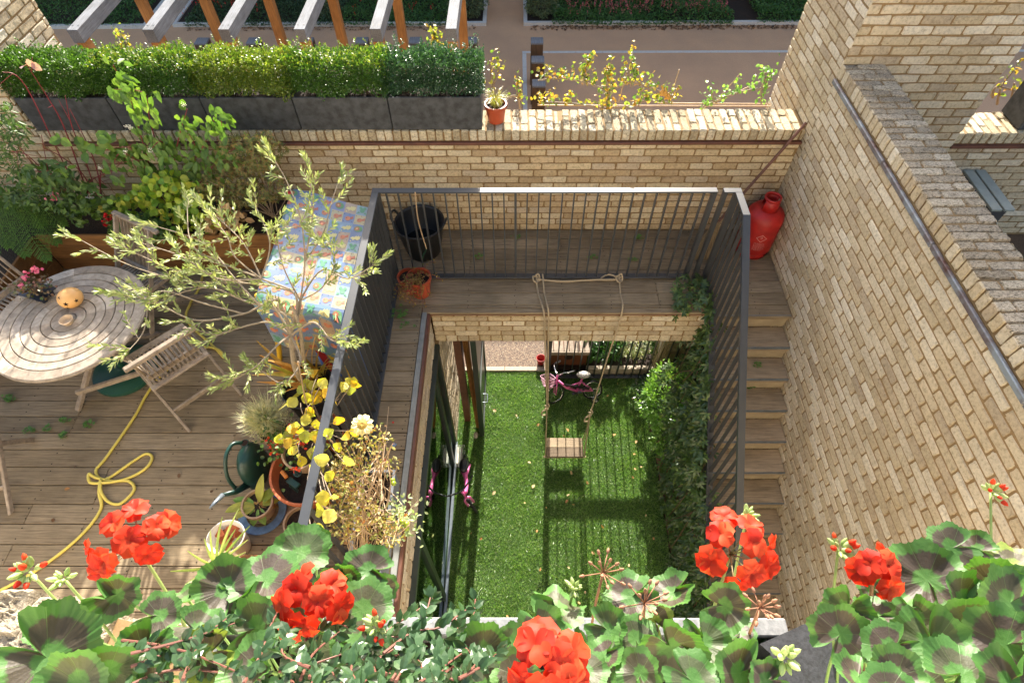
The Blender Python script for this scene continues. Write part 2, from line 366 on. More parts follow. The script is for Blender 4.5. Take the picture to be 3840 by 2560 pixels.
# ---- upper deck
def deck(name,ys,spans,z,mat,loc_struct=True,th=.025,nails=True,gap=.006,label=None):
    b=MB(); nb=MB()
    for i,(y0,y1) in enumerate(ys):
        for (x0,x1) in spans(y0,y1):
            xs=[x0]; 
            q=x0+RNG.uniform(.8,3)
            while q<x1-.5: xs.append(round(q/.45)*.45 if x0+.3<round(q/.45)*.45<x1-.3 else q); q+=RNG.uniform(1.6,3.6)
            xs.append(x1)
            for a,c in zip(xs[:-1],xs[1:]):
                dz=RNG.uniform(-.0012,.0012)
                b.box(a+.001,c-.001,y0+gap/2,y1-gap/2,z-th+dz,z+dz,bev=.003)
            if nails:
                k=math.ceil(x0/.45)*.45
                while k<x1:
                    for yy in (y0+.035,y1-.035):
                        c=(k+RNG.normal(0,.008),yy+RNG.normal(0,.004),z+.0035); r=.0055
                        nb.disc(c,r,n=6,mi=1)
                    k+=.45
    b.add(np.concatenate(nb.v) if nb.v else np.zeros((0,3)),nb.f,1) if nails else None
    return b.build(name,[mat,M['nail']])
M['nail']=simple('rusty_nail_hole',hexc('1c140e'),.9)
P0=1.100; PT=.1478
ys=[(P0+PT*k,P0+PT*(k+1)) for k in range(-8,23)]
def sp(y0,y1):
    if y1<=3.36: return [(-5.9,-.872)]
    return [(-5.9,2.55)]
ys=[(a,min(c,4.478)) for a,c in ys if a<4.44]
# align the front edge of the back walkway at y=3.41
ys2=[]
for a,c in ys:
    if a<3.36<c and c>3.36: pass
    ys2.append((a,c))
struct(deck('deck',ys2+[(3.430,3.4645)],lambda a,c: [(-.872,1.85)] if abs(a-3.430)<1e-6 else ([(-5.9,-.872)] if c<3.40 else ([(-5.9,-.872),(1.85,2.55)] if a<3.40 else [(-5.9,2.55)])),0,M['deck']))
b=MB(); 
b.box(-5.9,-.88,-.3,3.38,-.12,-.035); b.box(-5.9,2.55,3.44,4.478,-.12,-.035)
struct(b.build('deck_subframe',M['nail']))
# ---- fascias, brick under the deck edges (balcony wall)
def mortarbox(b,*a): b.box(*a,mi=1)
b=MB(); MO=[M['brick'],M['mortar'],M['brown'],M['deck'],M['zinc'],simple('grey_weathered_edge',hexc('8c8f8c'),.7,nscale=12,namp=.3)]
b.box(-.80,1.87,3.425,3.80,-.515,-.085,mi=1)
brickset(b,(-.80,3.418,-.515),X,Zv,nY,single(2.67,.09,0,.003,.112,.102)); 
brickset(b,(-.80,3.418,-.515),X,Zv,nY,bond(2.67,.325,0,.103))
b.box(-.80,1.87,3.405,3.43,-.085,-.03,mi=2,bev=.002)
b.box(-.87,1.87,3.372,3.43,-.028,-.002,mi=3,bev=.004)
o=b.build('brick_fascia',MO); tag(o,'brick band with brown metal strip below the back walkway edge','wall')
b=MB(); b.box(-.98,-.812,-.3,3.42,-.50,-.09,mi=1)
brickset(b,(-.805,-.3,-.50),Y,Zv,X,single(3.7,.09,0,.003,.112,.102)); brickset(b,(-.805,-.3,-.50),Y,Zv,X,bond(3.7,.305,0,.103))
b.box(-.82,-.795,-.3,3.40,-.09,-.032,mi=2,bev=.002); b.box(-.822,-.797,-.3,3.372,-.03,-.010,mi=2,bev=.003); b.box(-.868,-.824,-.3,3.372,-.03,.008,mi=5,bev=.003)
o=b.build('brick_fascia',MO); tag(o,'brick band with grey zinc edge strip along the left walkway','wall')
# soffits/lintel so no light leaks
b=MB(); b.box(-1.0,2.55,3.44,4.47,-.5,-.42); o=b.build('walkway_soffit',M['boll']); struct(o)
# ---- back parapet wall
b=MB(); b.box(-5.6,2.549,4.487,4.80,-.52,1.06,mi=1)
brickset(b,(-4.23,4.479,0),X,Zv,nY,bond(6.78,1.03,0,.004))
b.box(-4.23,2.549,4.455,4.50,1.032,1.060,mi=2,bev=.004)
b.box(-4.23,2.549,4.490,4.80,1.06,1.158,mi=1)
brickset(b,(-4.23,4.478,1.066),X,Zv,nY,single(6.78,.10,0,0),mi=3)
rows=[]
for i,(a,c) in enumerate(((4.478,4.585),(4.590,4.806))):
    pass
for k in range(90):
    u=k*.075; 
    if k%2: rows+= [(u,u+.065,0,.10),(u,u+.065,.108,.322)]
    else: rows+= [(u,u+.065,0,.212),(u,u+.065,.220,.322)]
brickset(b,(-4.23,4.482,1.168),X,Y,Zv,rows,mi=3,depth=.012,jit=.003,proud=.003)
brickset(b,(-4.23,4.806,1.06),X,Zv,Y,single(6.78,.10,0,0),mi=3)
brickset(b,(-4.23,4.806,-.52),X,Zv,Y,bond(6.78,1.55,0,0))
o=b.build('brick_parapet',[M['brick_back'],M['mortar'],M['brown'],M['brick_cop2']]); tag(o,'low buff brick parapet with weathered coping at the back of the terrace','wall')
# ---- right wall x=2.55 (faces -x), copper strip and coping, with the tower behind
b=MB(); b.box(2.557,2.87,-.7,4.397,-2.75,1.69,mi=1)
brickset(b,(2.55,4.40,-2.7),nY,Zv,nX,bond(5.1,4.33,0,0))
b.box(2.562,2.875,-.7,4.397,1.69,1.79,mi=1)
brickset(b,(2.55,4.40,1.695),nY,Zv,nX,single(5.1,.105,0,0),mi=2,proud=.003)
rows=[]
for k in range(68):
    u=k*.075
    if k%2: rows+= [(u,u+.064,0,.212),(u,u+.064,.222,.330)]
    else: rows+= [(u,u+.064,0,.102),(u,u+.064,.112,.330)]
brickset(b,(2.55,4.40,1.800),nY,X,Zv,rows,mi=3,depth=.012,jit=.0035,proud=.0035)
brickset(b,(2.88,-.7,-.0),Y,Zv,X,bond(5.1,1.68,0,0)); brickset(b,(2.88,-.7,1.695),Y,Zv,X,single(5.1,.105,0,0),mi=2)
o=b.build('brick_side_wall',[M['brick'],M['mortar'],M['brick'],M['brick_cop']]); tag(o,'tall pale brick wall with grey weathered coping beside the stairs','wall')
b=MB(); 
y=4.405
segs=[4.405,3.35,2.55,1.45,.5,-.7]
for a,c in zip(segs[:-1],segs[1:]): b.box(2.528,2.552,c+.002,a-.002,1.645,1.685,bev=.006)
o=b.build('copper_strip',M['copper']); o.parent=bpy.data.objects['brick_side_wall']; 
o.location=(0,0,0)
def tower(name,x0,x1,y0,y1,z0,z1,label,faces):
    b=MB(); b.box(x0+.008,x1-.008,y0+.008,y1-.008,z0,z1,mi=1)
    zf=-2.7
    if 'f' in faces: brickset(b,(x0,y0,faces['f']),X,Zv,nY,bond(x1-x0,z1-faces['f'],0,0,start=1))
    if 'l' in faces: brickset(b,(x0,y1,faces['l']),nY,Zv,nX,bond(y1-y0,z1-faces['l'],0,0))
    if 'r' in faces: brickset(b,(x1,y0,faces['r']),Y,Zv,X,bond(y1-y0,z1-faces['r'],0,0))
    if 'b' in faces: brickset(b,(x1,y1,faces['b']),nX,Zv,Y,bond(x1-x0,z1-faces['b'],0,0))
    o=b.build(name,[M['brick'],M['mortar']]); tag(o,label,'brick pier')
tower('brick_pier',2.55,3.85,4.40,5.40,-2.7,3.9,'broad buff brick pier rising behind the right-hand wall',{'f':.52,'l':-.49,'r':.52})
tower('brick_pier',-5.6,-4.235,4.477,5.41,-2.7,3.6,'brick pier at the left end of the hedge troughs',{'f':.0,'r':-.3})
# neighbour parapet to the right
b=MB(); b.box(3.85,9,4.43,4.74,-2.7,1.06,mi=1); brickset(b,(3.85,4.42,.0),X,Zv,nY,bond(1.8,1.03,0,.004))
b.box(3.85,9,4.395,4.44,1.032,1.060,mi=2); brickset(b,(3.85,4.42,1.066),X,Zv,nY,single(1.8,.10,0,0),mi=3)
b.box(3.85,9,4.43,4.74,1.06,1.158,mi=1)
rows=[]
for k in range(24):
    u=k*.075
    rows+= [(u,u+.065,0,.10),(u,u+.065,.108,.322)] if k%2 else [(u,u+.065,0,.212),(u,u+.065,.220,.322)]
brickset(b,(3.85,4.424,1.168),X,Y,Zv,rows,mi=3,depth=.012,jit=.003,proud=.003)
o=b.build('brick_parapet',[M['brick'],M['mortar'],M['brown'],M['brick_cop2']]); tag(o,'neighbouring brick parapet seen past the right pier','wall')
b=MB(); b.box(2.89,9,-.7,4.42,-.15,-.02); struct(b.build('neighbour_deck',M['boll']))
b=MB(); b.box(4.37,4.80,4.46,4.76,1.17,1.52,bev=.01); o=b.build('dark_trough',M['trough']); tag(o,'dark planter on the neighbouring parapet at the right edge','planter')
b=MB()
b.obox((4.20,4.06,.62),(.09,0,0),(0,.36,0),(0,0,.012),bev=.003); b.obox((4.41,4.06,.62),(.09,0,0),(0,.36,0),(0,0,.012),bev=.003)
rb=thing('slatted_bench','narrow grey two-slat bench against the neighbouring parapet','bench',(4.3,4.0,0))
for xx in (4.145,4.255):
    q=MB(); q.box(xx-.045,xx+.045,3.85,4.395,.79,.812,bev=.003); q.build('seat_slat',simple('grey_green_slat',hexc('8e948c'),.7,nscale=8,namp=.2),rb)
for yy in (3.92,4.33):
    q=MB(); q.box(4.11,4.29,yy-.02,yy+.02,-.02,.789); q.build('leg',M['steel'],rb)
# ---- stairs
G,Rr=.225,.1925; Y0=3.337
b=MB()
for k in range(0,15):
    yk=Y0-G*k; zk=-Rr*k
    if k>0:
        b.box(1.85,2.545,yk+.006,yk+G+.02,zk-.03,zk,bev=.004)            # tread
    b.box(1.86,2.545,yk+.022,yk+.040,zk-Rr+.002,zk-.031,mi=1)             # riser
    b.box(1.85,2.545,yk-.0,yk+.006,zk-.030,zk+.001,mi=2)                  # nosing strip
    b.box(1.87,2.545,yk+.0,yk+.022,zk-.060,zk-.031,mi=3,bev=.002)
b.box(1.84,2.548,3.345,3.41,-.03,-.001,bev=.003)
o=b.build('staircase',[M['stair'],M['kr'] if 'kr' in M else simple('pale_riser_boards',hexc('a8987c'),.8,nscale=8,namp=.25),M['zinc'],M['stair']]); tag(o,'timber staircase going down along the tall brick wall','staircase')
b=MB(); L=.13
p0=np.array([1.845,3.40,-.09]); p1=np.array([1.845,.20,-.09-3.2*.8556])
b.obox((p0+p1)/2,(p1-p0)/2,(.012,0,0),(0,0,.13)); q=b.build('stringer',M['steel'],o); q.location=(0,0,0)
# stair soil side/under: timber cladding
# ---- lower decking strip right of the lawn and planting soil
yl=[(.6+.118*k,.6+.118*(k+1)) for k in range(24)]
struct(deck('lower_deck',yl,lambda a,c:[(1.80,2.5)],ZL+.035,M['deck_low'],nails=False))
b=MB(); b.box(1.80,2.5,3.44,4.47,ZL-.05,ZL+.02); b.box(.46,2.6,4.50,5.6,ZL-.05,ZL+.05); struct(b.build('soil',M['soil']))
b=MB(); b.box(.99,2.5,4.43,4.50,ZL-.05,ZL+.13,bev=.008); struct(b.build('kerb',M['kerbst']))
b=MB(); b.box(1.775,1.80,3.43,4.36,ZL-.05,ZL+.06,bev=.004); struct(b.build('timber_edging',M['boll']))
# ---- lower left: glass wall and brick return
def glassmat():
    m,n,l,p=newmat('window_glass'); n.remove(p)
    g=n.new('ShaderNodeBsdfGlossy'); g.inputs['Roughness'].default_value=.0; g.inputs['Color'].default_value=lin(.85,.95,.9)
    t=n.new('ShaderNodeBsdfTransparent'); t.inputs[0].default_value=lin(.75,.85,.8)
    f=n.new('ShaderNodeFresnel'); f.inputs[0].default_value=2.3
    ms=n.new('ShaderNodeMixShader'); l.new(f.outputs[0],ms.inputs[0]); l.new(t.outputs[0],ms.inputs[1]); l.new(g.outputs[0],ms.inputs[2]); l.new(ms.outputs[0],n['Material Output'].inputs[0]); return m
M['glass']=glassmat()
gw=thing('glass_wall','tall glazed doors with dark frames under the left walkway','window',(-.80,2,ZL))
b=MB(); b.box(-.802,-.796,-.2,3.36,ZL+.03,-.52); b.build('pane',M['glass'],gw)
M['dframe']=simple('dark_green_grey_frame',hexc('2b3430'),.35,spec=.6)
b=MB(); b.box(-.855,-.800-.008,-.2,3.37,ZL,ZL+.035,bev=.003); b.box(-.79,-.752,-.2,3.37,ZL,ZL+.03,bev=.003); b.build('track',M['zinc'],gw)
b=MB(); b.box(-.85,-.76,-.2,3.37,-.56,-.50); b.build('head_frame',M['dframe'],gw)
for yy in (3.34,3.05,1.47,.15):
    b=MB(); b.box(-.83,-.77,yy-.035,yy+.035,ZL+.03,-.55,bev=.003); b.build('mullion',M['dframe'],gw)
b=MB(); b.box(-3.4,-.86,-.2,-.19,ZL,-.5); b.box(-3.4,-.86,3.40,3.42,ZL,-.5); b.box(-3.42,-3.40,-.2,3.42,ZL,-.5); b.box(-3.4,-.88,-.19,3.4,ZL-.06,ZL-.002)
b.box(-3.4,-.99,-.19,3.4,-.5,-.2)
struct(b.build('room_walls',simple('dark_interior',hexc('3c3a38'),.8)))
b=MB(); b.box(-1.2,-.772,3.385,4.475,ZL-.05,-.50,mi=1)
brickset(b,(-.765,3.38,ZL),Y,Zv,X,bond(1.09,2.18,0,0)); brickset(b,(-1.2,3.378,ZL),X,Zv,nY,bond(.43,2.18,0,0))
o=b.build('brick_return',[M['brick'],M['mortar']]); tag(o,'short brick return wall beyond the glass doors at lawn level','wall')
# lower wall on the street side beyond the stairs
b=MB(); b.box(1.95,2.55,4.47,4.8,ZL-.1,-.5); brickset(b,(1.95,4.465,ZL),X,Zv,nY,bond(.6,2.2,0,0)); b.mi=[1]*12+b.mi[12:] if False else b.mi
o=b.build('brick_return',[M['brick'],M['mortar']]); tag(o,'brick return wall in the dark corner under the right walkway','wall')
# ---- house wall under and behind the viewer (lit by the sun, bounces light on the terrace)
b=MB(); b.box(-5.9,2.55,-.32,-.0,ZL-.1,2.96,mi=1); 
brickset(b,(2.55,.006,.05),nX,Zv,Y,bond(5.4,2.9,0,0))
o=b.build('house_wall',[M['brick'],simple('pale_house_render',hexc('d2cabc'),.85,nscale=20,namp=.15)]); tag(o,'sunlit house wall below the flower ledge','wall')
b=MB(); b.box(-9,6,-2.7,-2.4,2.9,5.6); b.box(-9,6,-2.4,.0,2.75,2.90); o=b.build('balcony_wall',simple('pale_balcony_render',hexc('d4ccbe'),.85,nscale=20,namp=.15)); tag(o,'balcony floor and back wall of the house behind the viewer','wall')
# ================================================================== STREET SIDE
M['whitest']=simple('white_stone_line',hexc('c9c6be'),.85,nscale=30,namp=.2)
b=MB()
for k in range(24): b.box(.16+k*.62,.16+k*.62+.612,13.24,13.33,ZL-.02,ZL-.004)
for k in range(14): b.box(.16,.25,13.23-(k+1)*.62,13.23-k*.62-.008,ZL-.02,ZL-.004)
struct(b.build('marking',M['whitest']))
def bed(name,x0,x1,y0,y1,gx):
    b=MB(); 
    b.box(x0,x1,y0-.09,y0,ZL-.05,ZL+.07,mi=1); b.box(x0-.09,x0,y0-.09,y1,ZL-.05,ZL+.07,mi=1); b.box(x1,x1+.09,y0-.09,y1,ZL-.05,ZL+.07,mi=1)
    b.box(x0,x1,y0,y1,ZL-.05,ZL+.04,mi=0); struct(b.build(name,[M['soil'],M['whitest']]))
bed('flower_bed',-8.3,-.80,14.62,15.9,0); bed('flower_bed',.29,7.5,14.62,15.9,0); bed('flower_bed',-14,-9.1,14.55,15.9,0)
def cover(x0,x1,y0,y1,n,hm,mats,seed,z0=ZL+.04,s=(.03,.07),wf=.45,gaps=0,mounds=7,over=.12):
    r=np.random.default_rng(seed); x=r.uniform(x0,x1,n);y=r.uniform(y0-over,y1,n)
    h=hm*(.45+.55*np.clip(np.sin(x*2.1+seed)+np.sin(y*3.1+x*1.3),-.6,1.4)/1.4)
    edge=np.clip((y-(y0-over))/.25,0.1,1); z=z0+h*edge*r.uniform(.25,1,n)
    if gaps: k=(np.sin(x*1.9+seed*1.7)+.5*np.sin(x*4.7))>-gaps; x,y,z=x[k],y[k],z[k]
    n=len(x); D=r.normal(0,1,(n,3)); D[:,2]=np.abs(D[:,2])*.8+.1; N=r.normal(0,.5,(n,3)); N[:,2]+=1
    b=MB(); L=r.uniform(s[0],s[1],n); b.leaves(np.stack([x,y,z],1),D,N,L,L*wf); return b
M['gc1']=leafmat('groundcover_green',[lin(.03,.09,.02),lin(.05,.14,.03),lin(.08,.20,.04),lin(.04,.11,.03)],.25)
M['gc2']=leafmat('groundcover_dark',[lin(.02,.06,.02),lin(.04,.09,.03),lin(.06,.12,.04)],.2)
M['pinkfl']=leafmat('pink_spike_flowers',[hexc('b0505c'),hexc('c0707a'),hexc('9c3c4c')],.2)
M['redfl']=leafmat('red_small_flowers',[hexc('b01818'),hexc('c82a20')],.2)
M['sage']=leafmat('grey_green_shrub',[lin(.10,.15,.07),lin(.16,.20,.10),lin(.08,.12,.06)],.25)
for i,(x0,x1,n,mt,hm) in enumerate(((-8.1,-4.2,9000,'gc2',.3),(-4.2,-1.6,7500,'gc1',.3),(.9,5.3,15000,'gc1',.34),(-13.5,-9.2,6000,'gc1',.3),(5.9,7.3,5000,'gc1',.5))):
    o=cover(x0,x1,14.62,15.85,n,hm,None,i+3,over=.16 if i!=4 else .1).build('ground_cover',M[mt])
    tag(stuff(o),['low dark groundcover in the street bed behind the pergola','green groundcover in the bed behind the last pergola posts','green groundcover with pink spikes in the bed opposite the bollards','green groundcover at the far left of the street','leafy green bush beside the dark sign frame'][i],'ground cover')
def spikes(n,x0,x1,mat,name,label,seed,zz=(.15,.42)):
    r=np.random.default_rng(seed); b=MB(); x=r.uniform(x0,x1,n);y=r.uniform(14.65,15.7,n);z=ZL+r.uniform(zz[0],zz[1],n)
    for k in range(5):
        N=r.normal(0,1,(n,3)); b.leaves(np.stack([x,y,z+k*.018],1),r.normal(0,1,(n,3)),N,.03,.022)
    tag(stuff(b.build(name,M[mat])),label,'flowers')
spikes(420,1.2,5.2,'pinkfl','pink_flowers','pink flower spikes over the groundcover opposite the bollards',1)
spikes(90,-8.2,-6.2,'redfl','red_flowers','small red flowers in the bed behind the pergola',2,(.25,.5))
spikes(40,-4.0,-1.8,'redfl','red_flowers','few red flowers near the last pergola posts',5,(.2,.4))
def bush(name,label,c,r3,n,mat,L,wf=.4,seed=0,cat='shrub',stems=True,group=None,up=.3,shell=.55,shape='leaf',curl=.15,stemcol='boll'):
    r=np.random.default_rng(seed); t=thing(name,label,cat,(c[0],c[1],c[2]-r3[2]),group)
    d=r.normal(0,1,(n,3)); d/=np.linalg.norm(d,axis=1,keepdims=True); rad=r.uniform(shell,1,n)**.7
    lump=1+.18*np.sin(d[:,0]*5+seed)*np.sin(d[:,1]*4+seed*2)+.12*np.sin(d[:,2]*7+seed)
    P=np.array(c)+d*rad[:,None]*lump[:,None]*np.array(r3)
    D=d+r.normal(0,.6,(n,3)); D[:,2]+=up; N=r.normal(0,.5,(n,3)); N[:,2]+=1
    b=MB(); Ls=r.uniform(L*.6,L*1.2,n); b.leaves(P,D,N,Ls,Ls*wf,shape=shape,curl=curl); b.build('foliage',M[mat],t)
    if stems:
        b=MB(); base=np.array([c[0],c[1],c[2]-r3[2]])
        for k in range(9):
            e=P[r.integers(n)]; m=(base+e)/2+r.normal(0,.02,3); b.tube([base+r.normal(0,.012,3)*[1,1,0],m,e],[.005,.004,.002],5)
        b.build('stems',M[stemcol],t)
    return t
bush('grey_shrub','pale grey-green shrub at the corner of the bed before the gap',(-1.15,15.0,ZL+.35),(.42,.36,.36),2600,'sage',.07,.35,3)
bush('grey_shrub','pale grey-green shrub at the near corner of the bed opposite',(.62,15.0,ZL+.36),(.4,.36,.36),2600,'sage',.07,.35,4)
bush('grey_shrub','sparse grey shrub behind the fifth pergola rafter',(-4.7,15.0,ZL+.36),(.4,.34,.36),2200,'sage',.07,.35,5)
# dead leaves under the kerb
M['deadleaf']=leafmat('dead_leaves',[hexc('5a4030'),hexc('7a5a3c'),hexc('3e2c22'),hexc('a07040')],.1,.7)
def litter(n,x0,x1,y0,y1,z,L,name,label,mat,seed,flat=.25):
    r=np.random.default_rng(seed); b=MB(); D=r.normal(0,1,(n,3));D[:,2]=r.normal(0,.1,n); N=r.normal(0,flat,(n,3));N[:,2]+=1
    l=r.uniform(L*.6,L*1.3,n); b.leaves(np.stack([r.uniform(x0,x1,n),r.uniform(y0,y1,n),np.full(n,z)+r.uniform(.002,.012,n)],1),D,N,l,l*.6,shape='round'); 
    return tag(stuff(b.build(name,mat)),label,'leaf litter')
litter(700,.4,6.8,14.32,14.52,ZL,.05,'fallen_leaves','dead leaves along the kerb of the far bed',M['deadleaf'],5)
litter(350,-8,-1,14.32,14.52,ZL,.05,'fallen_leaves','dead leaves along the kerb behind the pergola',M['deadleaf'],6)
# opposite building: tall enough that its shadow covers the street
ob=thing('opposite_building','building across the street with brown posts and dark framed glazing','building',(0,16.4,ZL))
b=MB(); b.box(-40,40,16.4,22,ZL,3.36,mi=1); brickset(b,(-13,16.38,ZL),X,Zv,nY,bond(3.0,2.0,0,0)); b.build('wall',[M['brick'],simple('buff_facade',hexc('a89878'),.9,nscale=3,namp=.2)],ob)
M['mauve']=simple('brown_cladding_post',hexc('6a4a40'),.6)
M['pale']=simple('pale_blind_behind_glass',hexc('b8c4b4'),.5,nscale=2,namp=.2)
M['black']=simple('black_frame',hexc('1e2226'),.4)
for x0,x1 in ((-10.6,-8.6),(-5.3,-1.9),(2.35,5.3)):
    b=MB(); b.box(x0,x1,16.20,16.36,ZL+.25,ZL+2.6); f=b.build('window_frame',M['black'],ob)
    b=MB(); b.box(x0+.12,x1-.12,16.17,16.19,ZL+.37,ZL+2.5); q=b.build('pane',M['pale'],ob)
    for xx in (x0-.17,x1+.17):
        b=MB(); b.box(xx-.15,xx+.15,15.95,16.36,ZL,ZL+2.9); b.build('post',M['mauve'],ob)
# ---- bollards
def bollard(x,y,label,group,proto=[None]):
    if proto[0] is None:
        t=thing('timber_bollard',label,'bollard',(x,y,ZL),group)
        b=MB(); b.box(x-.125,x+.125,y-.125,y+.125,ZL-.02,ZL+.86,bev=.006); b.build('post',M['boll'],t)
        b=MB(); b.box(x-.128,x+.128,y-.128,y+.128,ZL+.86,ZL+.9,bev=.01); b.build('cap',M['greyoak'],t); proto[0]=t; return t
    p=proto[0]; t=p.copy(); COL.objects.link(t); t.location=(x,y,ZL); t['label']=label; t['group']=group
    for ch in p.children: c=ch.copy(); COL.objects.link(c); c.parent=t
    return t
G1='square timber bollards along the street'
for y,lb in ((12.02,'farthest timber bollard in the row beside the white line'),(11.28,'middle timber bollard in the row beside the white line'),(10.42,'nearest timber bollard in the row beside the white line')): bollard(.445,y,lb,G1)
for i,(x,lb) in enumerate(((-6.5,'timber bollard behind the second pergola post'),(-5.43,'timber bollard behind the third pergola post'),(-4.32,'timber bollard behind the fourth pergola rafter'),(-3.18,'timber bollard left of the fifth pergola rafter'),(-2.07,'timber bollard left of the last pergola rafter'),(-.92,'timber bollard right of the last pergola rafter'))): bollard(x,12.05,lb,G1)
# ---- pergola
pg=thing('pergola','open timber pergola of grey rafters on orange oak posts beyond the hedge','pergola',(-3.5,8.9,ZL))
def relbuild(b,name,mat): return b.build(name,mat,pg)
for k in range(6):
    x=-6.11+k*1.045
    b=MB(); b.box(x-.075,x+.075,8.12,12.2,.12,.30,bev=.004); r_=relbuild(b,'rafter',M['greyoak'])
    for dx in (-.04,.04): b=MB(); b.disc((x+dx,8.24,.3015),.014,n=10); b.build('bolt',M['black'],r_)
    b=MB(); b.box(x-.07,x+.07,8.16,8.30,ZL,.119,bev=.004); relbuild(b,'post',M['oak'])
    b=MB(); b.box(x-.07,x+.07,9.95,10.09,ZL,.119,bev=.004); relbuild(b,'post',M['oak'])
# ================================================================== HEDGE TROUGHS ON THE COPING
M['box']=leafmat('box_leaves',[lin(.04,.10,.015),lin(.06,.14,.02),lin(.09,.19,.03),lin(.045,.11,.02),lin(.14,.25,.04)],.3,.36,.5)
M['boxblue']=leafmat('box_leaves_bluish',[lin(.03,.08,.035),lin(.045,.11,.05),lin(.07,.15,.07)],.25,.32,.6)
M['boxyel']=leafmat('box_leaves_yellowing',[lin(.09,.17,.02),lin(.15,.23,.03),lin(.26,.28,.05),lin(.06,.13,.02)],.35,.36,.5)
TX=[-4.225,-3.443,-2.658,-1.88,-1.077,-.29]
HL=['leftmost black trough on the parapet beside the brick pier','second black trough from the left on the parapet','middle black trough of the five on the parapet','fourth black trough from the left on the parapet','rightmost black trough on the parapet beside the small orange pot']
HH=['dense dark green box hedge in the leftmost trough','box hedge with shoots of climbing stem in the second trough','box hedge with yellowing tips in the middle trough','tall bright box hedge in the fourth trough','shiny bluish box hedge in the rightmost trough']
for i in range(5):
    x0,x1=TX[i]+.004,TX[i+1]-.004; zb=1.172; zt=1.475
    t=thing('planter_trough',HL[i],'planter',((x0+x1)/2,4.66,zb),'black fibreclay troughs along the parapet')
    w=.022; b=MB(); y0,y1=4.490,4.86
    b.box(x0,x1,y0,y0+w,zb,zt,bev=.004); b.box(x0,x1,y1-w,y1,zb,zt,bev=.004); b.box(x0,x0+w,y0+w,y1-w,zb,zt,bev=.004); b.box(x1-w,x1,y0+w,y1-w,zb,zt,bev=.004); b.build('box_walls',M['trough'],t)
    b=MB(); b.box(x0+w,x1-w,y0+w,y1-w,zb,zt-.05); b.build('soil',M['soil'],t)
    h=thing('box_hedge',HH[i],'hedge',((x0+x1)/2,4.66,zt-.05),'box hedges in the troughs')
    r=np.random.default_rng(50+i); n=19000
    X_=r.uniform(x0-.03,x1+.03,n); th=r.uniform(0,2*PI,n)
    rr=r.uniform(.15,1.0,n)**.5
    zc=1.615; cz=np.sin(th)*rr; cy=np.cos(th)*rr
    sq=1/np.maximum(np.abs(np.sin(th)),np.abs(np.cos(th)))**.6
    lump=1+.08*np.sin(X_*13+i)+.10*np.sin(X_*31+np.sin(th*2)*2)*np.sin(th*4+X_*9)+.06*np.sin(th*7+X_*17)
    Yy=4.665+cy*sq*.185*lump; Zz=zc+cz*sq*.145*lump+(.015*np.sin(X_*9+2*i))
    P=np.stack([X_,Yy,Zz],1); D=np.stack([r.normal(0,.5,n),cy+r.normal(0,.4,n),cz+.5+r.normal(0,.4,n)],1); N=r.normal(0,.6,(n,3)); N[:,2]+=.8
    L=r.uniform(.012,.019,n); mm={0:'box',1:'box',2:'boxyel',3:'box',4:'boxblue'}[i]
    b=MB(); top=(Zz>1.72)&(r.random(n)<.5)
    b.leaves(P[~top],D[~top],N[~top],L[~top],L[~top]*.72,mi=0,shape='round'); b.leaves(P[top],D[top],N[top],L[top]*1.1,L[top]*.6,mi=1,shape='round')
    # sprigs on top
    for s_ in range(46):
        bx=r.uniform(x0,x1); by=4.66+r.uniform(-.17,.17); bz=1.745+r.uniform(-.02,.02); hh=r.uniform(.02,.09); k=10
        q=np.linspace(0,1,k); PP=np.stack([bx+q*r.normal(0,.012)+0*q,by+q*r.normal(0,.012),bz+q*hh],1); DD=r.normal(0,1,(k,3)); DD[:,2]=.8
        b.leaves(PP,DD,r.normal(0,.4,(k,3))+[0,0,1],.017,.010,mi=1,shape='round')
    b.build('foliage',[M[mm],M['boxyel'] if i in (1,2,3) else M[mm]],h)
    b=MB()
    for k in range(26):
        e=(r.uniform(x0+.05,x1-.05),4.66+r.uniform(-.12,.12),1.58+r.uniform(0,.06)); s0=(e[0]+r.normal(0,.03),4.66+r.uniform(-.05,.05),zt-.06); b.tube([s0,e],[.004,.002],5)
    b.build('stems',M['boll'],h)
# small orange pot on the coping with wispy plant
def pot(name,label,c,r1,r0,h,mat,cat='pot',rim=.012,rimh=.03,soilz=.03,soilmat='soil',parts=True,tilt=None):
    t=thing(name,label,cat,c); b=MB(); rw=.008
    b.lathe([(0.001,0),(r0,0),(r1-rim*.3,h-rimh),(r1+rim*.4,h-rimh+.001),(r1+rim*.4,h),(r1-rw,h),(r1-rw-.004,h-rimh),(r0*.9,.02),(.001,.02)],c,40); b.build('pot_body',M[mat],t,smooth=False)
    b=MB(); zs=h-soilz; rs=r0+(r1-r0)*zs/h-rw; b.disc((c[0],c[1],c[2]+zs),rs,n=28); b.build('soil',M[soilmat],t); return t
pot('plant_pot','small orange plastic pot on the coping beside the last trough',(-.172,4.63,1.172),.094,.07,.165,'plasterra')
M['drygreen']=leafmat('wispy_dry_green',[hexc('b5a860'),hexc('8f9a50'),hexc('cdbb7c'),hexc('7d8a48')],.3)
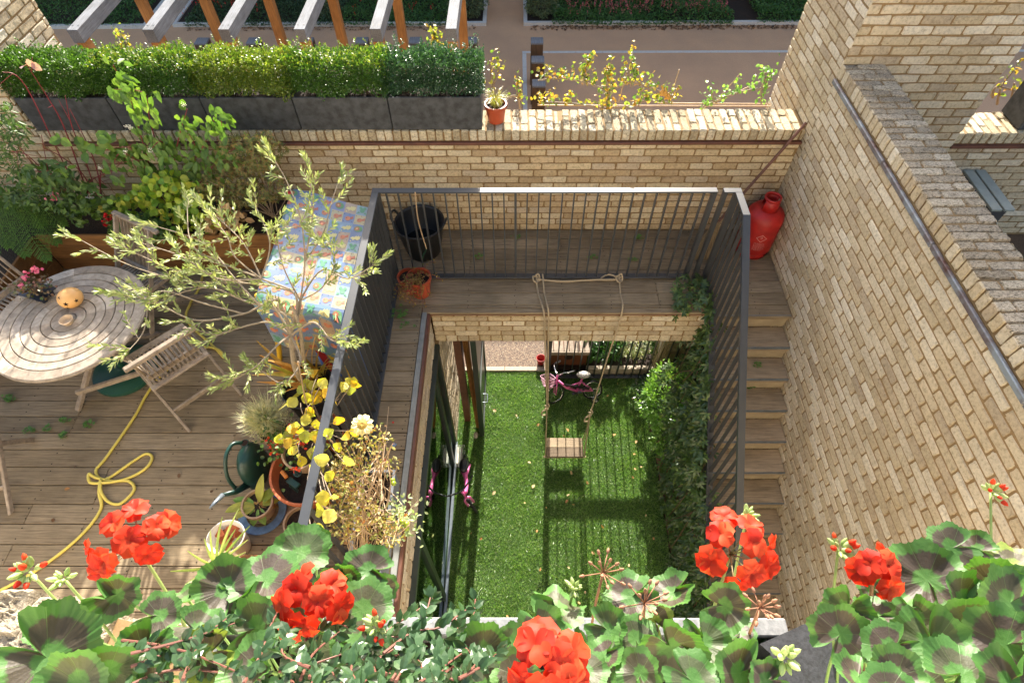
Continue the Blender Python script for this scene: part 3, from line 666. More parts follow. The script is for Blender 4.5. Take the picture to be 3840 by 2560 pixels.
def wisps(name,label,c,n,spread,h,mat,seed,wd=.0035,group=None,droop=.5,cat='plant',r0=.05):
    r=np.random.default_rng(seed); t=thing(name,label,cat,c,group); b=MB()
    for k in range(n):
        a=r.uniform(0,2*PI); q=r.uniform(0,r0); p=np.array([c[0]+q*math.cos(a),c[1]+q*math.sin(a),c[2]]); s=r.uniform(.3,1)*spread; hh=h*r.uniform(.5,1)
        a2=a+r.normal(0,.5); m=p+np.array([math.cos(a2)*s*.4,math.sin(a2)*s*.4,hh*.7]); e=p+np.array([math.cos(a2)*s,math.sin(a2)*s,hh*(1-droop*r.random())])
        d=np.array([-math.sin(a2),math.cos(a2),0])*wd
        b.add([p-d,p+d,m+d*.8,m-d*.8,e],[(0,1,2,3),(3,2,4)])
    b.build('blades',M[mat],t); return t
wisps('wispy_plant','straggly yellow-green plant in the small orange pot',(-.172,4.63,1.31),150,.13,.17,'drygreen',3,.002)
# ================================================================== RAILINGS
def copy_part(src,parent,loc):
    c=src.copy(); COL.objects.link(c); c.parent=parent; c.location=loc; return c
def railing(name,label,segs):
    """segs: list of (p0,p1,dirn,sp,posts) with p at the foot; top follows z+1.055"""
    return None
HR=1.07
# back railing
rb=thing('railing','charcoal metal railing along the back walkway with thin upright bars','railing',(0,3.80,0),'charcoal railings round the opening')
b=MB(); b.box(-1.185,1.66,3.777,3.835,HR-.016,HR,bev=.002); b.build('top_rail',M['steel'],rb)
b=MB(); b.box(-1.12,1.66,3.777,3.835,.018,.034,bev=.002); b.build('bottom_rail',M['steel'],rb)
proto=None
x=-1.073
for k in range(28):
    xx=-1.073+k*.0976
    if xx>1.62: break
    if k==11:
        b=MB(); b.box(xx-.010,xx+.010,3.785,3.827,.034,HR-.016); b.build('post',M['steel'],rb); continue
    if proto is None: b=MB(); b.box(xx-.0055,xx+.0055,3.792,3.822,.034,HR-.016); proto=b.build('bar',M['steel'],rb); px0=xx
    else: copy_part(proto,rb,(xx-px0,0,0))
b=MB(); b.box(1.625,1.66,3.78,3.832,-.0,HR-.016); b.build('post',M['steel'],rb)
# left railing
rl=thing('railing','charcoal metal railing running towards the viewer beside the olive tree','railing',(-1.155,2,0),'charcoal railings round the opening')
b=MB(); b.box(-1.185,-1.127,.1,3.776,HR-.016,HR,bev=.002); b.build('top_rail',M['steel'],rl)
b=MB(); b.box(-1.185,-1.120,.1,3.835,.018,.034,bev=.002); b.build('bottom_rail',M['steel'],rl)
b=MB(); b.box(-1.182,-1.13,3.778,3.832,0,HR-.017); b.build('post',M['steel'],rl)
proto=None; py0=3.68
for k in range(36):
    yy=3.68-k*.0976
    if proto is None: b=MB(); b.box(-1.174,-1.138,yy-.006,yy+.006,.034,HR-.016); proto=b.build('bar',M['steel'],rl)
    else: copy_part(proto,rl,(0,yy-py0,0))
# right railing: short return, level piece, then down the stairs
rr_=thing('railing','charcoal metal railing sloping down the left side of the stairs','railing',(1.83,3.4,0),'charcoal railings round the opening')
SL=.825; yb=3.50
b=MB(); b.box(1.712,1.859,3.772,3.828,HR-.016,HR,bev=.002); b.box(1.801,1.859,yb,3.771,HR-.016,HR,bev=.002)
ye=.25; za=HR; zb=HR-SL*(yb-ye)
V=[(1.801,yb,za),(1.859,yb,za),(1.859,ye,zb),(1.801,ye,zb)]; V+= [(p[0],p[1],p[2]-.045) for p in V]
b.add(V,[(0,1,2,3)[::-1],(4,5,6,7),(0,1,5,4),(1,2,6,5),(2,3,7,6),(3,0,4,7)])
b.build('top_rail',M['steel'],rr_)
b=MB(); V=[(1.801,3.74,.034),(1.859,3.74,.034),(1.859,3.40,.034),(1.801,3.40,.034)]; V+=[(p[0],p[1],p[2]-.016) for p in V]; b.add(V,[(0,1,2,3)[::-1],(4,5,6,7),(0,1,5,4),(1,2,6,5),(2,3,7,6),(3,0,4,7)])
zc=.034-SL*(3.40-ye); V=[(1.801,3.40,.034),(1.859,3.40,.034),(1.859,ye,zc),(1.801,ye,zc)]; V+=[(p[0],p[1],p[2]-.02) for p in V]; b.add(V,[(0,1,2,3)[::-1],(4,5,6,7),(0,1,5,4),(1,2,6,5),(2,3,7,6),(3,0,4,7)])
b.build('bottom_rail',M['steel'],rr_)
b=MB(); b.box(1.712,1.745,3.778,3.822,0,HR-.016); b.build('post',M['steel'],rr_)
b=MB(); b.box(1.806,1.854,3.778,3.822,0,HR-.016); b.build('post',M['steel'],rr_)
for k in range(34):
    yy=3.68-k*.0976; zt=HR-.02 if yy>=yb else HR-SL*(yb-yy)-.03; z0=.03 if yy>3.40 else .03-SL*(3.40-yy)
    if yy<ye+.03: break
    b=MB(); b.box(1.814,1.846,yy-.006,yy+.006,z0,zt)
    b.build('bar',M['steel'],rr_)
# ================================================================== FURNITURE
def seg_ring(mb,c,r0,r1,z0,z1,n=72,joints=None):
    V=[];F=[]
    for k in range(n):
        a=2*PI*k/n; ca,sa=math.cos(a),math.sin(a)
        for r,z in ((r0,z0),(r1,z0),(r1,z1-.004),(r1-.004,z1),(r0+.004,z1),(r0,z1-.004)): V.append((c[0]+r*ca,c[1]+r*sa,z))
    for k in range(n):
        for j in range(6): F.append((k*6+j,k*6+(j+1)%6,((k+1)%n)*6+(j+1)%6,((k+1)%n)*6+j))
    mb.add(V,F)
TC=(-3.43,2.735)
tb=thing('round_table','round silvered teak table with concentric ring slots','table',(TC[0],TC[1],0))
M['teaktop']=woodmat('silvered_teak_rings',[hexc('a59a8e'),hexc('b4aa9d'),hexc('978b7d'),hexc('c0b6a8'),hexc('8e8274')],'n',dark=.6)
b=MB(); gaps=[(0,.052),(.058,.122),(.128,.192),(.198,.262),(.268,.332),(.338,.402),(.408,.472),(.478,.565)]
for i,(r0,r1) in enumerate(gaps):
    nseg=1 if i==0 else 8
    if i==0: b.lathe([(.0001,.695),(r1,.695),(r1,.716),(r1-.003,.72),(.0001,.72)],(TC[0],TC[1],0),24); continue
    ph=0.35
    for s_ in range(nseg):
        a0=2*PI*s_/nseg+ph; a1=2*PI*(s_+1)/nseg+ph-.004; m=9; V=[];F=[]
        for k in range(m+1):
            a=a0+(a1-a0)*k/m; ca,sa=math.cos(a),math.sin(a); lip=.01 if i==7 else .003
            for r,z in ((r0,.695),(r1,.695),(r1,.72-lip),(r1-lip,.72),(r0+.003,.72),(r0,.717)): V.append((TC[0]+r*ca,TC[1]+r*sa,z))
        for k in range(m):
            for j in range(6): F.append((k*6+j,k*6+(j+1)%6,(k+1)*6+(j+1)%6,(k+1)*6+j))
        F.append((0,5,4,3,2,1)); F.append(tuple(m*6+j for j in range(6))); b.add(V,F)
b.build('tabletop',M['teaktop'],tb)
b=MB()
for a in (0.35,0.35+PI/2,.35+PI/4,.35+3*PI/4):
    d=np.array([math.cos(a),math.sin(a),0]); c=np.array([TC[0],TC[1],.68]); b.bar(c-d*.5,c+d*.5,.05,.028)
b.build('underframe',M['teak'],tb)
for a in (1.12,1.12+PI/2+.3,1.12+PI,1.12-PI/2+.3):
    d=np.array([math.cos(a),math.sin(a),0]); f=np.array([TC[0],TC[1],0])+d*.46; tt=np.array([TC[0],TC[1],.67])+d*.12
    p0=np.array([TC[0],TC[1],0])-d*.44; p0[2]=.0; p1=np.array([TC[0],TC[1],0])+d*.36; p1[2]=.67
    b=MB(); b.bar(p0,p1,.045,.03,up=(0,0,1),bev=.003); b.build('leg',M['teak'],tb)
b=MB(); p=at(515/1.8023,850+1125/1.8023,z=.12); q=at(955/1.8023,850+985/1.8023,z=.12); b.bar(p,q,.028,.045,bev=.003); b.build('stretcher',M['teak'],tb)
def armchair(name,label,c,ang,group,seat=True,fold=0):
    """folding slatted chair facing +x local, origin at seat centre floor"""
    t=thing(name,label,'chair',(c[0],c[1],0),group); ca,sa=math.cos(ang),math.sin(ang)
    def W_(x,y,z): return np.array([c[0]+x*ca-y*sa,c[1]+x*sa+y*ca,z])
    w=.235
    # crossed side legs: rear foot -> front seat edge ; front foot -> back top
    for s_ in (-1,1):
        b=MB(); b.bar(W_(-.36,s_*w,0),W_(.20,s_*w,.44),.022,.042,up=(0,0,1),bev=.004); b.build('leg',M['teak'],t)
        b=MB(); b.bar(W_(.26,s_*(w-.03),0),W_(-.28,s_*(w-.03),.88),.022,.042,bev=.004); b.build('back_post',M['teak'],t)
    b=MB(); b.bar(W_(-.30,-w-.03,.87),W_(-.30,w+.03,.87),.045,.035,bev=.012); b.build('top_rail',M['teak'],t)
    b=MB(); b.bar(W_(-.115,-w+.03,.50),W_(-.115,w-.03,.50),.025,.05,bev=.004); b.build('back_rail',M['teak'],t)
    b=MB(); b.bar(W_(-.20,-w,.13),W_(-.20,w,.13),.022,.04,bev=.004); b.build('stretcher',M['teak'],t)
    for k in range(9):
        yy=-.175+k*.35/8
        b=MB(); b.bar(W_(-.125,yy,.50),W_(-.29,yy,.86),.008,.024,bev=.002); b.build('back_slat',M['teak'],t)
    b=MB(); b.bar(W_(-.16,-w+.02,.42),W_(.22,-w+.02,.445),.022,.04,bev=.004); b.bar(W_(-.16,w-.02,.42),W_(.22,w-.02,.445),.022,.04,bev=.004); b.bar(W_(.22,-w,.45),W_(.22,w,.45),.06,.022,bev=.006); b.bar(W_(-.16,-w,.43),W_(-.16,w,.43),.05,.022,bev=.004); b.build('seat_frame',M['teak'],t)
    for k in range(12):
        yy=-.19+k*.38/11
        b=MB(); b.bar(W_(-.15,yy,.445),W_(.20,yy,.455),.020,.014,bev=.003); b.build('seat_slat',M['teak'],t)
    return t
GC='slatted folding teak chairs round the table'
armchair('folding_chair','slatted folding chair with its back to the viewer, standing on the yellow hose',(-2.72,2.56),math.radians(136),GC)
armchair('folding_chair','slatted folding chair at the left edge beyond the round table',(-4.22,3.12),math.radians(-25),GC)
armchair('folding_chair','slatted folding chair behind the table against the wooden planter',(-3.33,3.38),math.radians(-118),GC)
armchair('folding_chair','slatted folding chair at the left edge nearest the viewer, mostly out of frame',(-4.02,1.78),math.radians(100),GC)
M['pgreen']=simple('dark_green_plastic',hexc('1f4a3c'),.45,nscale=6,namp=.15)
pb=thing('parasol_base','dark green round parasol base under the table','parasol base',(-3.36,2.72,0))
b=MB(); b.lathe([(.0001,0),(.25,0),(.262,.015),(.258,.045),(.20,.065),(.05,.085),(.04,.09),(.0001,.09)],(-3.36,2.72,0),40); b.build('base_plate',M['pgreen'],pb)
b=MB(); b.lathe([(.024,.08),(.024,.30),(.019,.30),(.019,.09)],(-3.36,2.72,0),20); b.build('tube',M['pgreen'],pb)
# things on the table
M['gourd']=simple('pale_orange_gourd',hexc('d9a25c'),.45,nscale=9,namp=.12,c2=hexc('e0b070'))
gc=np.array([-3.44,2.885,.72]); t=thing('lantern_gourd','pale orange gourd lantern with cut star holes on the table','gourd',tuple(gc))
b=MB(); R_=.088; pr=[(max(.0001,R_*math.sin(a)**.9),R_*.80*(1-math.cos(a))) for a in np.linspace(0,PI,17)]; b.lathe(pr,gc,36); b.build('shell',M['gourd'],t,smooth=True)
M['hole']=simple('dark_star_hole',hexc('2a1408'),.9)
def star(mb,c,nrm,r,mi=None):
    A=np.array(Vector(nrm).to_track_quat('Z','Y').to_matrix()); c=np.array(c,float); V=[c]
    for k in range(10):
        rr=r if k%2==0 else r*.4; V.append(c+A@np.array([rr*math.sin(PI*k/5+.3),rr*math.cos(PI*k/5+.3),0]))
    mb.add(V,[(0,1+k,1+(k+1)%10) for k in range(10)],mi)
for a,e,r in ((-1.35,.30,.021),(-2.1,.85,.018),(-.5,.2,.018),(-1.5,-.35,.016),(2.5,.4,.018),(1.4,.3,.018)):
    n_=np.array([math.cos(a)*math.cos(e),math.sin(a)*math.cos(e),math.sin(e)]); ctr=gc+[0,0,R_*.80]; 
    b=MB(); star(b,ctr+n_*[R_*1.0,R_*1.0,R_*.80]*np.array([1.015]*3),n_,r); b.build('star_hole',M['hole'],t)
b=MB(); b.lathe([(.0001,.0),(.032,0),(.05,.04),(.046,.04),(.03,.008),(.0001,.006)],(-3.405,2.695,.722),32); tag(b.build('small_bowl',simple('pale_glazed_clay',hexc('c9b090'),.4)),'small pale round dish in the middle of the table','bowl')
M['tray']=simple('navy_plastic_cells',hexc('1c2433'),.35)
tc=np.array([-3.745,2.965,.72]); t=thing('seedling_tray','dark plastic cell tray of pink flowers on the table','plant tray',tuple(tc)); ca,sa=math.cos(-.32),math.sin(-.32)
b=MB()
for i in range(3):
    for j in range(2):
        x=(-.072+i*.072); y=(-.036+j*.072); c=np.array([tc[0]+x*ca-y*sa,tc[1]+x*sa+y*ca,tc[2]])
        b.lathe([(.0001,0),(.022,0),(.036,.055),(.033,.055),(.02,.006)],c,4)
b.obox(tc+[0,0,.056],(.115*ca,.115*sa,0),(-.078*sa,.078*ca,0),(0,0,.003)); b.build('cells',M['tray'],t)
M['bronze']=leafmat('bronze_green_leaves',[hexc('6a4038'),hexc('50603a'),hexc('7a5040'),hexc('3f5a30')],.2)
M['pinkpet']=leafmat('pink_petals',[hexc('e46a8c'),hexc('f090a8'),hexc('d85880')],.3,tcol=lin(1.3,1,1.1))
r=np.random.default_rng(4); n=260; P=tc+np.stack([r.normal(0,.07,n),r.normal(0,.05,n),.07+r.uniform(0,.09,n)],1); b=MB(); b.leaves(P,r.normal(0,1,(n,3))+[0,0,.5],r.normal(0,.5,(n,3))+[0,0,1],.026,.02,shape='round'); b.build('foliage',M['bronze'],t)
for q in ((-.02,.06,.19),(-.035,.03,.17),(.03,.09,.2),(.045,.1,.19),(-.05,.0,.14)):
    b=MB()
    for k in range(9): b.leaves([tc+np.array(q)+r.normal(0,.012,3)],[r.normal(0,1,3)],[r.normal(0,.5,3)+[0,-.4,1]],.022,.022,shape='round')
    b.build('flower_cluster',M['pinkpet'],t)
# ================================================================== HOSE
def spline(P,n=10):
    P=[np.array(p,float) for p in P]; out=[]
    for i in range(len(P)-1):
        p0=P[max(i-1,0)];p1=P[i];p2=P[i+1];p3=P[min(i+2,len(P)-1)]
        for k in range(n):
            t=k/n; out.append(.5*((2*p1)+(-p0+p2)*t+(2*p0-5*p1+4*p2-p3)*t*t+(-p0+3*p1-3*p2+p3)*t**3))
    out.append(P[-1]); return out
hp=[(-3.30,3.98,.30),(-3.1,3.92,.05),(-3.04,3.7,.012),(-3.06,3.48,.012),(-3.02,3.27,.012),(-2.7,2.99,.012),(-2.56,2.86,.012),(-2.62,2.93,.03),(-2.78,2.97,.012),(-2.93,2.87,.012),(-3.06,2.63,.012),(-3.10,2.47,.012),(-3.12,2.27,.012),(-3.2,1.92,.012),(-3.235,1.80,.012),(-3.13,1.735,.012),(-2.98,1.88,.012),(-2.90,1.945,.012),(-2.84,1.91,.012),(-2.86,1.82,.012),(-2.97,1.74,.012),(-3.10,1.70,.032),(-3.22,1.70,.034),(-3.26,1.77,.034),(-3.20,1.74,.034),(-3.08,1.72,.014),(-2.95,1.72,.012),(-2.88,1.65,.012),(-2.94,1.545,.012),(-3.04,1.56,.012),(-3.11,1.63,.034),(-3.15,1.72,.034),(-3.12,1.62,.034),(-3.07,1.50,.012),(-3.13,1.31,.012),(-3.30,1.10,.012),(-3.53,.93,.012),(-3.9,.75,.012)]
hp=[tuple(p) for p in hp]
b=MB(); b.tube(spline(hp,8),.011,10); tag(b.build('garden_hose',simple('yellow_hose_plastic',hexc('d8c45a'),.4,nscale=20,namp=.08),smooth=True),'yellow garden hose looped across the deck','hose')
# ================================================================== POTS
def p_(a,b_,z): return at(850+a/1.8453,1300+b_/1.8453,z=z)
M['clay']=simple('pale_weathered_clay',hexc('b09578'),.85,nscale=14,namp=.25)
M['bluegl']=simple('blue_glazed',hexc('2c4a78'),.25,nscale=12,namp=.3)
M['blackpl']=simple('black_plastic',hexc('232426'),.45,nscale=12,namp=.15)
M['greenpl']=simple('dark_green_plastic_can',hexc('1e4038'),.35,nscale=5,namp=.1)
# blue ring plate + pot with broad leaves
c=p_(243,1122,.02); c=(-1.865,1.487,.0)
b=MB(); b.lathe([(.118,.004),(.172,.004),(.175,.010),(.172,.016),(.118,.016),(.118,.004)],c,48); tag(b.build('blue_ring',simple('mottled_blue_enamel',hexc('6f8fb8'),.35,nscale=25,namp=.35)),'mottled blue ring dish on the deck around a clay pot','dish')
pot('plant_pot','clay pot of withering broad leaves standing in the blue ring dish',(-1.855,1.492,.018),.108,.085,.145,'clay')
def bigleaf(mb,base,d,nrm,L,Wd,curl=.3,fold=.2,mi=None,seg=6,wav=.0,tipw=.0,maxat=.4):
    base,d,nrm=[np.array(q,float) for q in (base,d,nrm)]; d/=np.linalg.norm(d); T=np.cross(d,nrm); T/=np.linalg.norm(T); nrm=np.cross(T,d)
    V=[];F=[]; pos=base.copy(); dd=d.copy(); nn=nrm.copy()
    for i in range(seg+1):
        t=i/seg; w=Wd*.5*(math.sin(PI*min(1,t/ (2*maxat))) if t<maxat else math.cos((t-maxat)/(1-maxat)*PI/2)**.8)+.002
        wv=wav*math.sin(i*2.1)
        V+= [pos-T*w+nn*(fold*w+wv),pos-T*w*.5+nn*fold*w*.35,pos,pos+T*w*.5+nn*fold*w*.35,pos+T*w+nn*(fold*w-wv)]
        a=-curl/seg*1.6; dd2=dd*math.cos(a)+nn*math.sin(a); nn=nn*math.cos(a)-dd*math.sin(a); dd=dd2; pos=pos+dd*L/seg
    for i in range(seg):
        for j in range(4): F.append((i*5+j,i*5+j+1,(i+1)*5+j+1,(i+1)*5+j))
    mb.add(V,F,mi)
M['hosta']=leafmat('broad_green_yellow_leaf',[hexc('6f9a48'),hexc('8fb458'),hexc('b8b050'),hexc('5c8a3c')],.35)
M['hostad']=leafmat('broad_dead_leaf',[hexc('b08a50'),hexc('8c6238'),hexc('caa868')],.25)
t=thing('broad_leaf_plant','plant with broad green and browning leaves in the clay pot on the blue ring','plant',(-1.845,1.49,.17)); b=MB(); b2=MB(); o_=np.array([-1.855,1.49,.13])
for (a,el,L,w,cu) in ((1.35,1.0,.22,.065,.3),(.75,.7,.20,.07,.6),(3.3,.5,.24,.07,.7),(2.9,.35,.20,.06,.5),(3.7,.6,.16,.07,.8),(4.6,.2,.13,.07,.6),(5.2,.3,.14,.06,.7),(.3,.4,.13,.06,.6)):
    bigleaf(b,o_+[.02*math.cos(a),.02*math.sin(a),0],(math.cos(a)*math.cos(el),math.sin(a)*math.cos(el),math.sin(el)),(-math.sin(el)*math.cos(a),-math.sin(el)*math.sin(a),math.cos(el)),L,w,cu,.25)
for (a,el,L,w,cu) in ((.1,.3,.15,.06,.9),(4.9,.3,.12,.05,1.2),(2.2,.5,.12,.05,1.2),(5.8,.2,.12,.05,1.0)):
    bigleaf(b2,o_,(math.cos(a)*math.cos(el),math.sin(a)*math.cos(el),math.sin(el)),(-math.sin(el)*math.cos(a),-math.sin(el)*math.sin(a),math.cos(el)),L,w,cu,.4,wav=.01)
b.build('green_leaves',M['hosta'],t); b2.build('dead_leaves',M['hostad'],t)
# white oval pot with shards
M['whitepl']=simple('cream_white_enamel',hexc('d6cfc0'),.4,nscale=8,namp=.08)
wp=np.array([-1.965,1.225,.0]); t=thing('white_bowl_pot','oval cream pot holding broken terracotta shards','pot',tuple(wp))
b=MB(); b.lathe([(.0001,0),(.08,0),(.095,.06),(.125,.24),(.128,.25),(.120,.25),(.088,.07),(.0001,.03)],wp,40,sy=.92); b.build('pot_body',M['whitepl'],t,smooth=True)
r=np.random.default_rng(12); 
for k in range(8):
    b=MB(); c=wp+np.array([r.uniform(-.05,.05),r.uniform(-.05,.05),.12+k*.012]); a=r.uniform(0,PI); bigleaf(b,c,(math.cos(a),math.sin(a),r.uniform(-.2,.4)),(r.normal(0,.3),r.normal(0,.3),1),.11,.07,.5,.3,seg=4); tag(b.build('pot_shard',M['terra']),['curved terracotta shard at the bottom of the cream pot','flat terracotta shard low in the cream pot','small terracotta shard in the cream pot','terracotta shard leaning on the cream pot wall','broken terracotta rim piece in the cream pot','pointed terracotta shard in the cream pot','upper terracotta shard in the cream pot','topmost terracotta shard in the cream pot'][k],'pot shard','terracotta shards in the cream pot')
# lavender pot
pot('plant_pot','clay and blue glazed pot of dry grey lavender',(-1.835,2.03,.002),.112,.08,.27,'clay')
b=MB(); b.lathe([(.086,.06),(.104,.20),(.1055,.20),(.0875,.06)],(-1.835,2.03,0),32); 
M['lav']=leafmat('dry_lavender_stalks',[hexc('cbbc9e'),hexc('b0b494'),hexc('dacfb4'),hexc('9aa284')],.3)
t=wisps('lavender','dry grey-beige lavender tuft in the clay pot','x' and (-1.835,2.03,.25),620,.18,.36,'lav',9,.0028,droop=.25,r0=.07)
t['category']='lavender'
r=np.random.default_rng(77); n=900; a=r.uniform(0,2*PI,n); q=r.uniform(0,1,n)**.7; P=np.stack([-1.835+np.cos(a)*q*.17,2.03+np.sin(a)*q*.17,.30+r.uniform(0,.28,n)*(1-.3*q)],1); D=np.stack([np.cos(a)*.5,np.sin(a)*.5,np.ones(n)],1)+r.normal(0,.4,(n,3)); b=MB(); b.leaves(P,D,r.normal(0,1,(n,3)),.045,.005); b.build('foliage',M['lav'],t)
# watering can
wc=np.array([-1.99,1.80,0]); t=thing('watering_can','dark green plastic watering can with silver rose','watering can',tuple(wc))
b=MB(); b.lathe([(.0001,0),(.085,0),(.098,.02),(.100,.16),(.090,.24),(.068,.30),(.036,.33),(.0001,.335)],wc+[.02,.0,0],32,sx=.85,sy=1.55); b.build('can_body',M['greenpl'],t,smooth=True)
b=MB(); b.lathe([(.030,.0),(.032,.05),(.027,.055),(.025,.05)],wc+[.0,.085,.275],24); b.build('neck',M['greenpl'],t,smooth=True)
b=MB(); b.tube(spline([wc+[-.02,.09,.32],wc+[-.065,.05,.37],wc+[-.085,-.05,.36],wc+[-.085,-.15,.25],wc+[-.06,-.19,.10]],6),.014,10); b.build('handle',M['greenpl'],t,smooth=True)
b=MB(); b.tube([wc+[.0,-.10,.05],wc+[-.03,-.23,.18],wc+[-.055,-.30,.30]],[.034,.020,.014],12); b.build('spout',M['greenpl'],t,smooth=True)
b=MB(); b.tube([wc+[-.055,-.30,.30],wc+[-.075,-.37,.335],wc+[-.088,-.415,.355]],[.018,.014,.006],12); b.build('rose_tip',M['zinc'],t,smooth=True)
b=MB(); b.disc(wc+[.0,.085,.327],.026,n=18); b.build('filler_hole',M['hole'],t)
# big terracotta with inner pot
pot('plant_pot','large round terracotta pot beside the left railing',(-1.465,1.655,.002),.252,.16,.38,'terra',rim=.02,soilz=.09)
pot('plant_pot','smaller pale clay pot standing inside the large terracotta pot',(-1.50,1.76,.30),.135,.10,.17,'clay')
b=MB(); c=p_(425,915,.34); b.bar(c+[-.05,.05,.02],c+[.0,.0,.03],.028,.028,bev=.008); 
t=thing('hand_rake','green hand rake with orange handle in the big terracotta pot','garden tool',tuple(c)); b.build('handle',simple('orange_handle',hexc('c87a30'),.5),t); b=MB(); b.bar(c,c+[.085,-.055,.0],.045,.02,bev=.004)
for k in range(7): b.bar(c+np.array([.02,-.03,-.01])+np.array([.085,-.055,0])*k/8,c+np.array([.012,-.045,-.03])+np.array([.085,-.055,0])*k/8,.006,.006)
b.build('rake_head',M['greenpl'],t)
b=MB(); c=p_(490,870,.44); b.disc(c,.03,(0,-.4,1),24,r0=.022); 
for k in (-1,0,1): b.bar(c+[k*.012,-.022,0],c+[k*.012,.022,.01],.004,.004); b.bar(c+[-.022,k*.012,.0],c+[.022,k*.012,.0],.004,.004)
tag(b.build('mesh_sieve',M['greenpl']),'little round green mesh lid leaning in the big terracotta pot','lid')
pot('plant_pot','upturned brown oval clay pot on the deck under the railing',(-1.52,1.36,.002),.11,.085,.16,'clay')
# olive tub
pot('plant_pot','wide black plastic tub holding the olive tree',(-1.60,2.33,.002),.20,.16,.40,'blackpl',soilz=.06)
pot('plant_pot','square-rimmed dark pot of yellow shrub near the railing foot',(-1.42,2.02,.002),.13,.10,.28,'terra')
# window box outside the rail on the walkway
wb=thing('window_box','long grey trough with dark compost on the left walkway','planter',(-.99,1.28,.0))
b=MB(); x0,x1,y0,y1=-1.105,-.875,.70,1.70; z0,z1=.02,.25; w=.016
b.box(x0,x1,y0,y0+w,z0,z1,bev=.003); b.box(x0,x1,y1-w,y1,z0,z1,bev=.003); b.box(x0,x0+w,y0+w,y1-w,z0,z1,bev=.003); b.box(x1-w,x1,y0+w,y1-w,z0,z1,bev=.003); b.box(x0-.008,x1+.008,y0-.008,y0+.012,z1-.02,z1+.006); b.box(x0-.008,x1+.008,y1-.012,y1+.008,z1-.02,z1+.006);b.box(x0-.008,x0+.012,y0+.012,y1-.012,z1-.02,z1+.006);b.box(x1-.012,x1+.008,y0+.012,y1-.012,z1-.02,z1+.006); b.build('box_walls',simple('grey_painted_trough',hexc('70747a'),.5,nscale=10,namp=.15),wb)
b=MB(); b.box(x0+w,x1-w,y0+w,y1-w,z0,z1-.04); b.build('soil',M['soil'],wb)
r=np.random.default_rng(8); n=2600; b=MB(); b.leaves(np.stack([r.uniform(x0+.02,x1-.02,n),r.uniform(y0+.02,y1-.02,n),np.full(n,z1-.038)+r.uniform(0,.012,n)],1),r.normal(0,1,(n,3))*[1,1,.3],r.normal(0,.5,(n,3))+[0,0,1],.016,.008); o=b.build('bark_mulch',leafmat('bark_mulch',[hexc('2e2018'),hexc('4a3424'),hexc('1e1510'),hexc('5c4632')],0,.9),wb); o['kind']='stuff'
# black rubber bucket in the corner
bc=np.array([-.925,4.19,0]); t=thing('rubber_bucket','black two-handled rubber tub behind the back railing','bucket',tuple(bc))
b=MB(); b.lathe([(.0001,.004),(.17,.004),(.235,.36),(.243,.372),(.243,.38),(.228,.38),(.222,.36),(.162,.02),(.0001,.02)],bc,44); b.build('tub',M['blackpl'],t,smooth=True)
for a in (PI*.93,PI*-.07):
    d=np.array([math.cos(a),math.sin(a),0]); s_=np.array([-d[1],d[0],0]); b=MB(); b.tube(spline([bc+d*.232+s_*.06+[0,0,.36],bc+d*.26+s_*.055+[0,0,.42],bc+d*.27+[0,0,.44],bc+d*.26-s_*.055+[0,0,.42],bc+d*.232-s_*.06+[0,0,.36]],5),.011,8); b.build('handle',M['blackpl'],t,smooth=True)
b=MB(); b.disc(bc+[0,0,.12],.18,n=30); b.build('water',simple('dark_stagnant_water',lin(.004,.006,.004),.03,spec=.8),t)
# cane hung on the rail with green string
b=MB(); a0=at(1360+1155/5.8725,650+415/5.8725,y=3.77); a1=at(1360+1405/5.8725,850+480/5.8725,y=3.76)
M['cane']=simple('bamboo_cane',hexc('b59a78'),.6,nscale=30,namp=.25)
t=thing('bamboo_cane','thin bamboo cane tied to the back railing with green string','cane',tuple(a0)); b.tube(spline([a0,(a0+a1)/2+[-.02,-.01,.02],a1],5),.0055,8); b.build('cane',M['cane'],t)
b=MB(); b.tube(spline([a1,a1+[-.02,0,-.05],a1+[-.045,0,-.09],a1+[-.05,.01,-.14]],5),.002,5); b.build('string',simple('green_string',hexc('2f6a52'),.7),t)
# gas cylinder
gc_=np.array([2.372,4.20,0]); M['red']=simple('red_gas_bottle_paint',hexc('b42420'),.5,nscale=14,namp=.28)
t=thing('gas_cylinder','red gas cylinder standing in the corner by the brick wall','gas cylinder',tuple(gc_))
b=MB(); R_=.173; b.lathe([(.0001,.03),(.10,.03),(.15,.045),(R_,.08),(R_,.44),(.166,.475),(.145,.505),(.11,.527),(.06,.538),(.03,.54),(.0001,.54)],gc_,48); b.build('bottle',M['red'],t,smooth=True)
b=MB(); b.lathe([(.150,.0),(.156,.0),(.160,.075),(.153,.075)],gc_,40); b.build('foot_ring',M['red'],t,smooth=True)
def arcwall(mb,c,r0,r1,z0,z1,a0,a1,n=20,th=.006):
    V=[];F=[]
    for k in range(n+1):
        a=a0+(a1-a0)*k/n; ca,sa=math.cos(a),math.sin(a)
        for r_,z in ((r0,z0),(r1,z1),(r1-th,z1),(r0-th,z0)): V.append((c[0]+r_*ca,c[1]+r_*sa,z))
    for k in range(n):
        for j in range(4): F.append((k*4+j,k*4+(j+1)%4,(k+1)*4+(j+1)%4,(k+1)*4+j))
    F+= [(3,2,1,0),(n*4,n*4+1,n*4+2,n*4+3)]; mb.add(V,F)
b=MB(); c=gc_+[0,0,0]; arcwall(b,c,.082,.074,.53,.65,math.radians(200),math.radians(330)); arcwall(b,c,.082,.074,.53,.65,math.radians(20),math.radians(130)); arcwall(b,c,.076,.076,.64,.665,0,2*PI,28,.014); b.build('collar',M['red'],t,smooth=True)
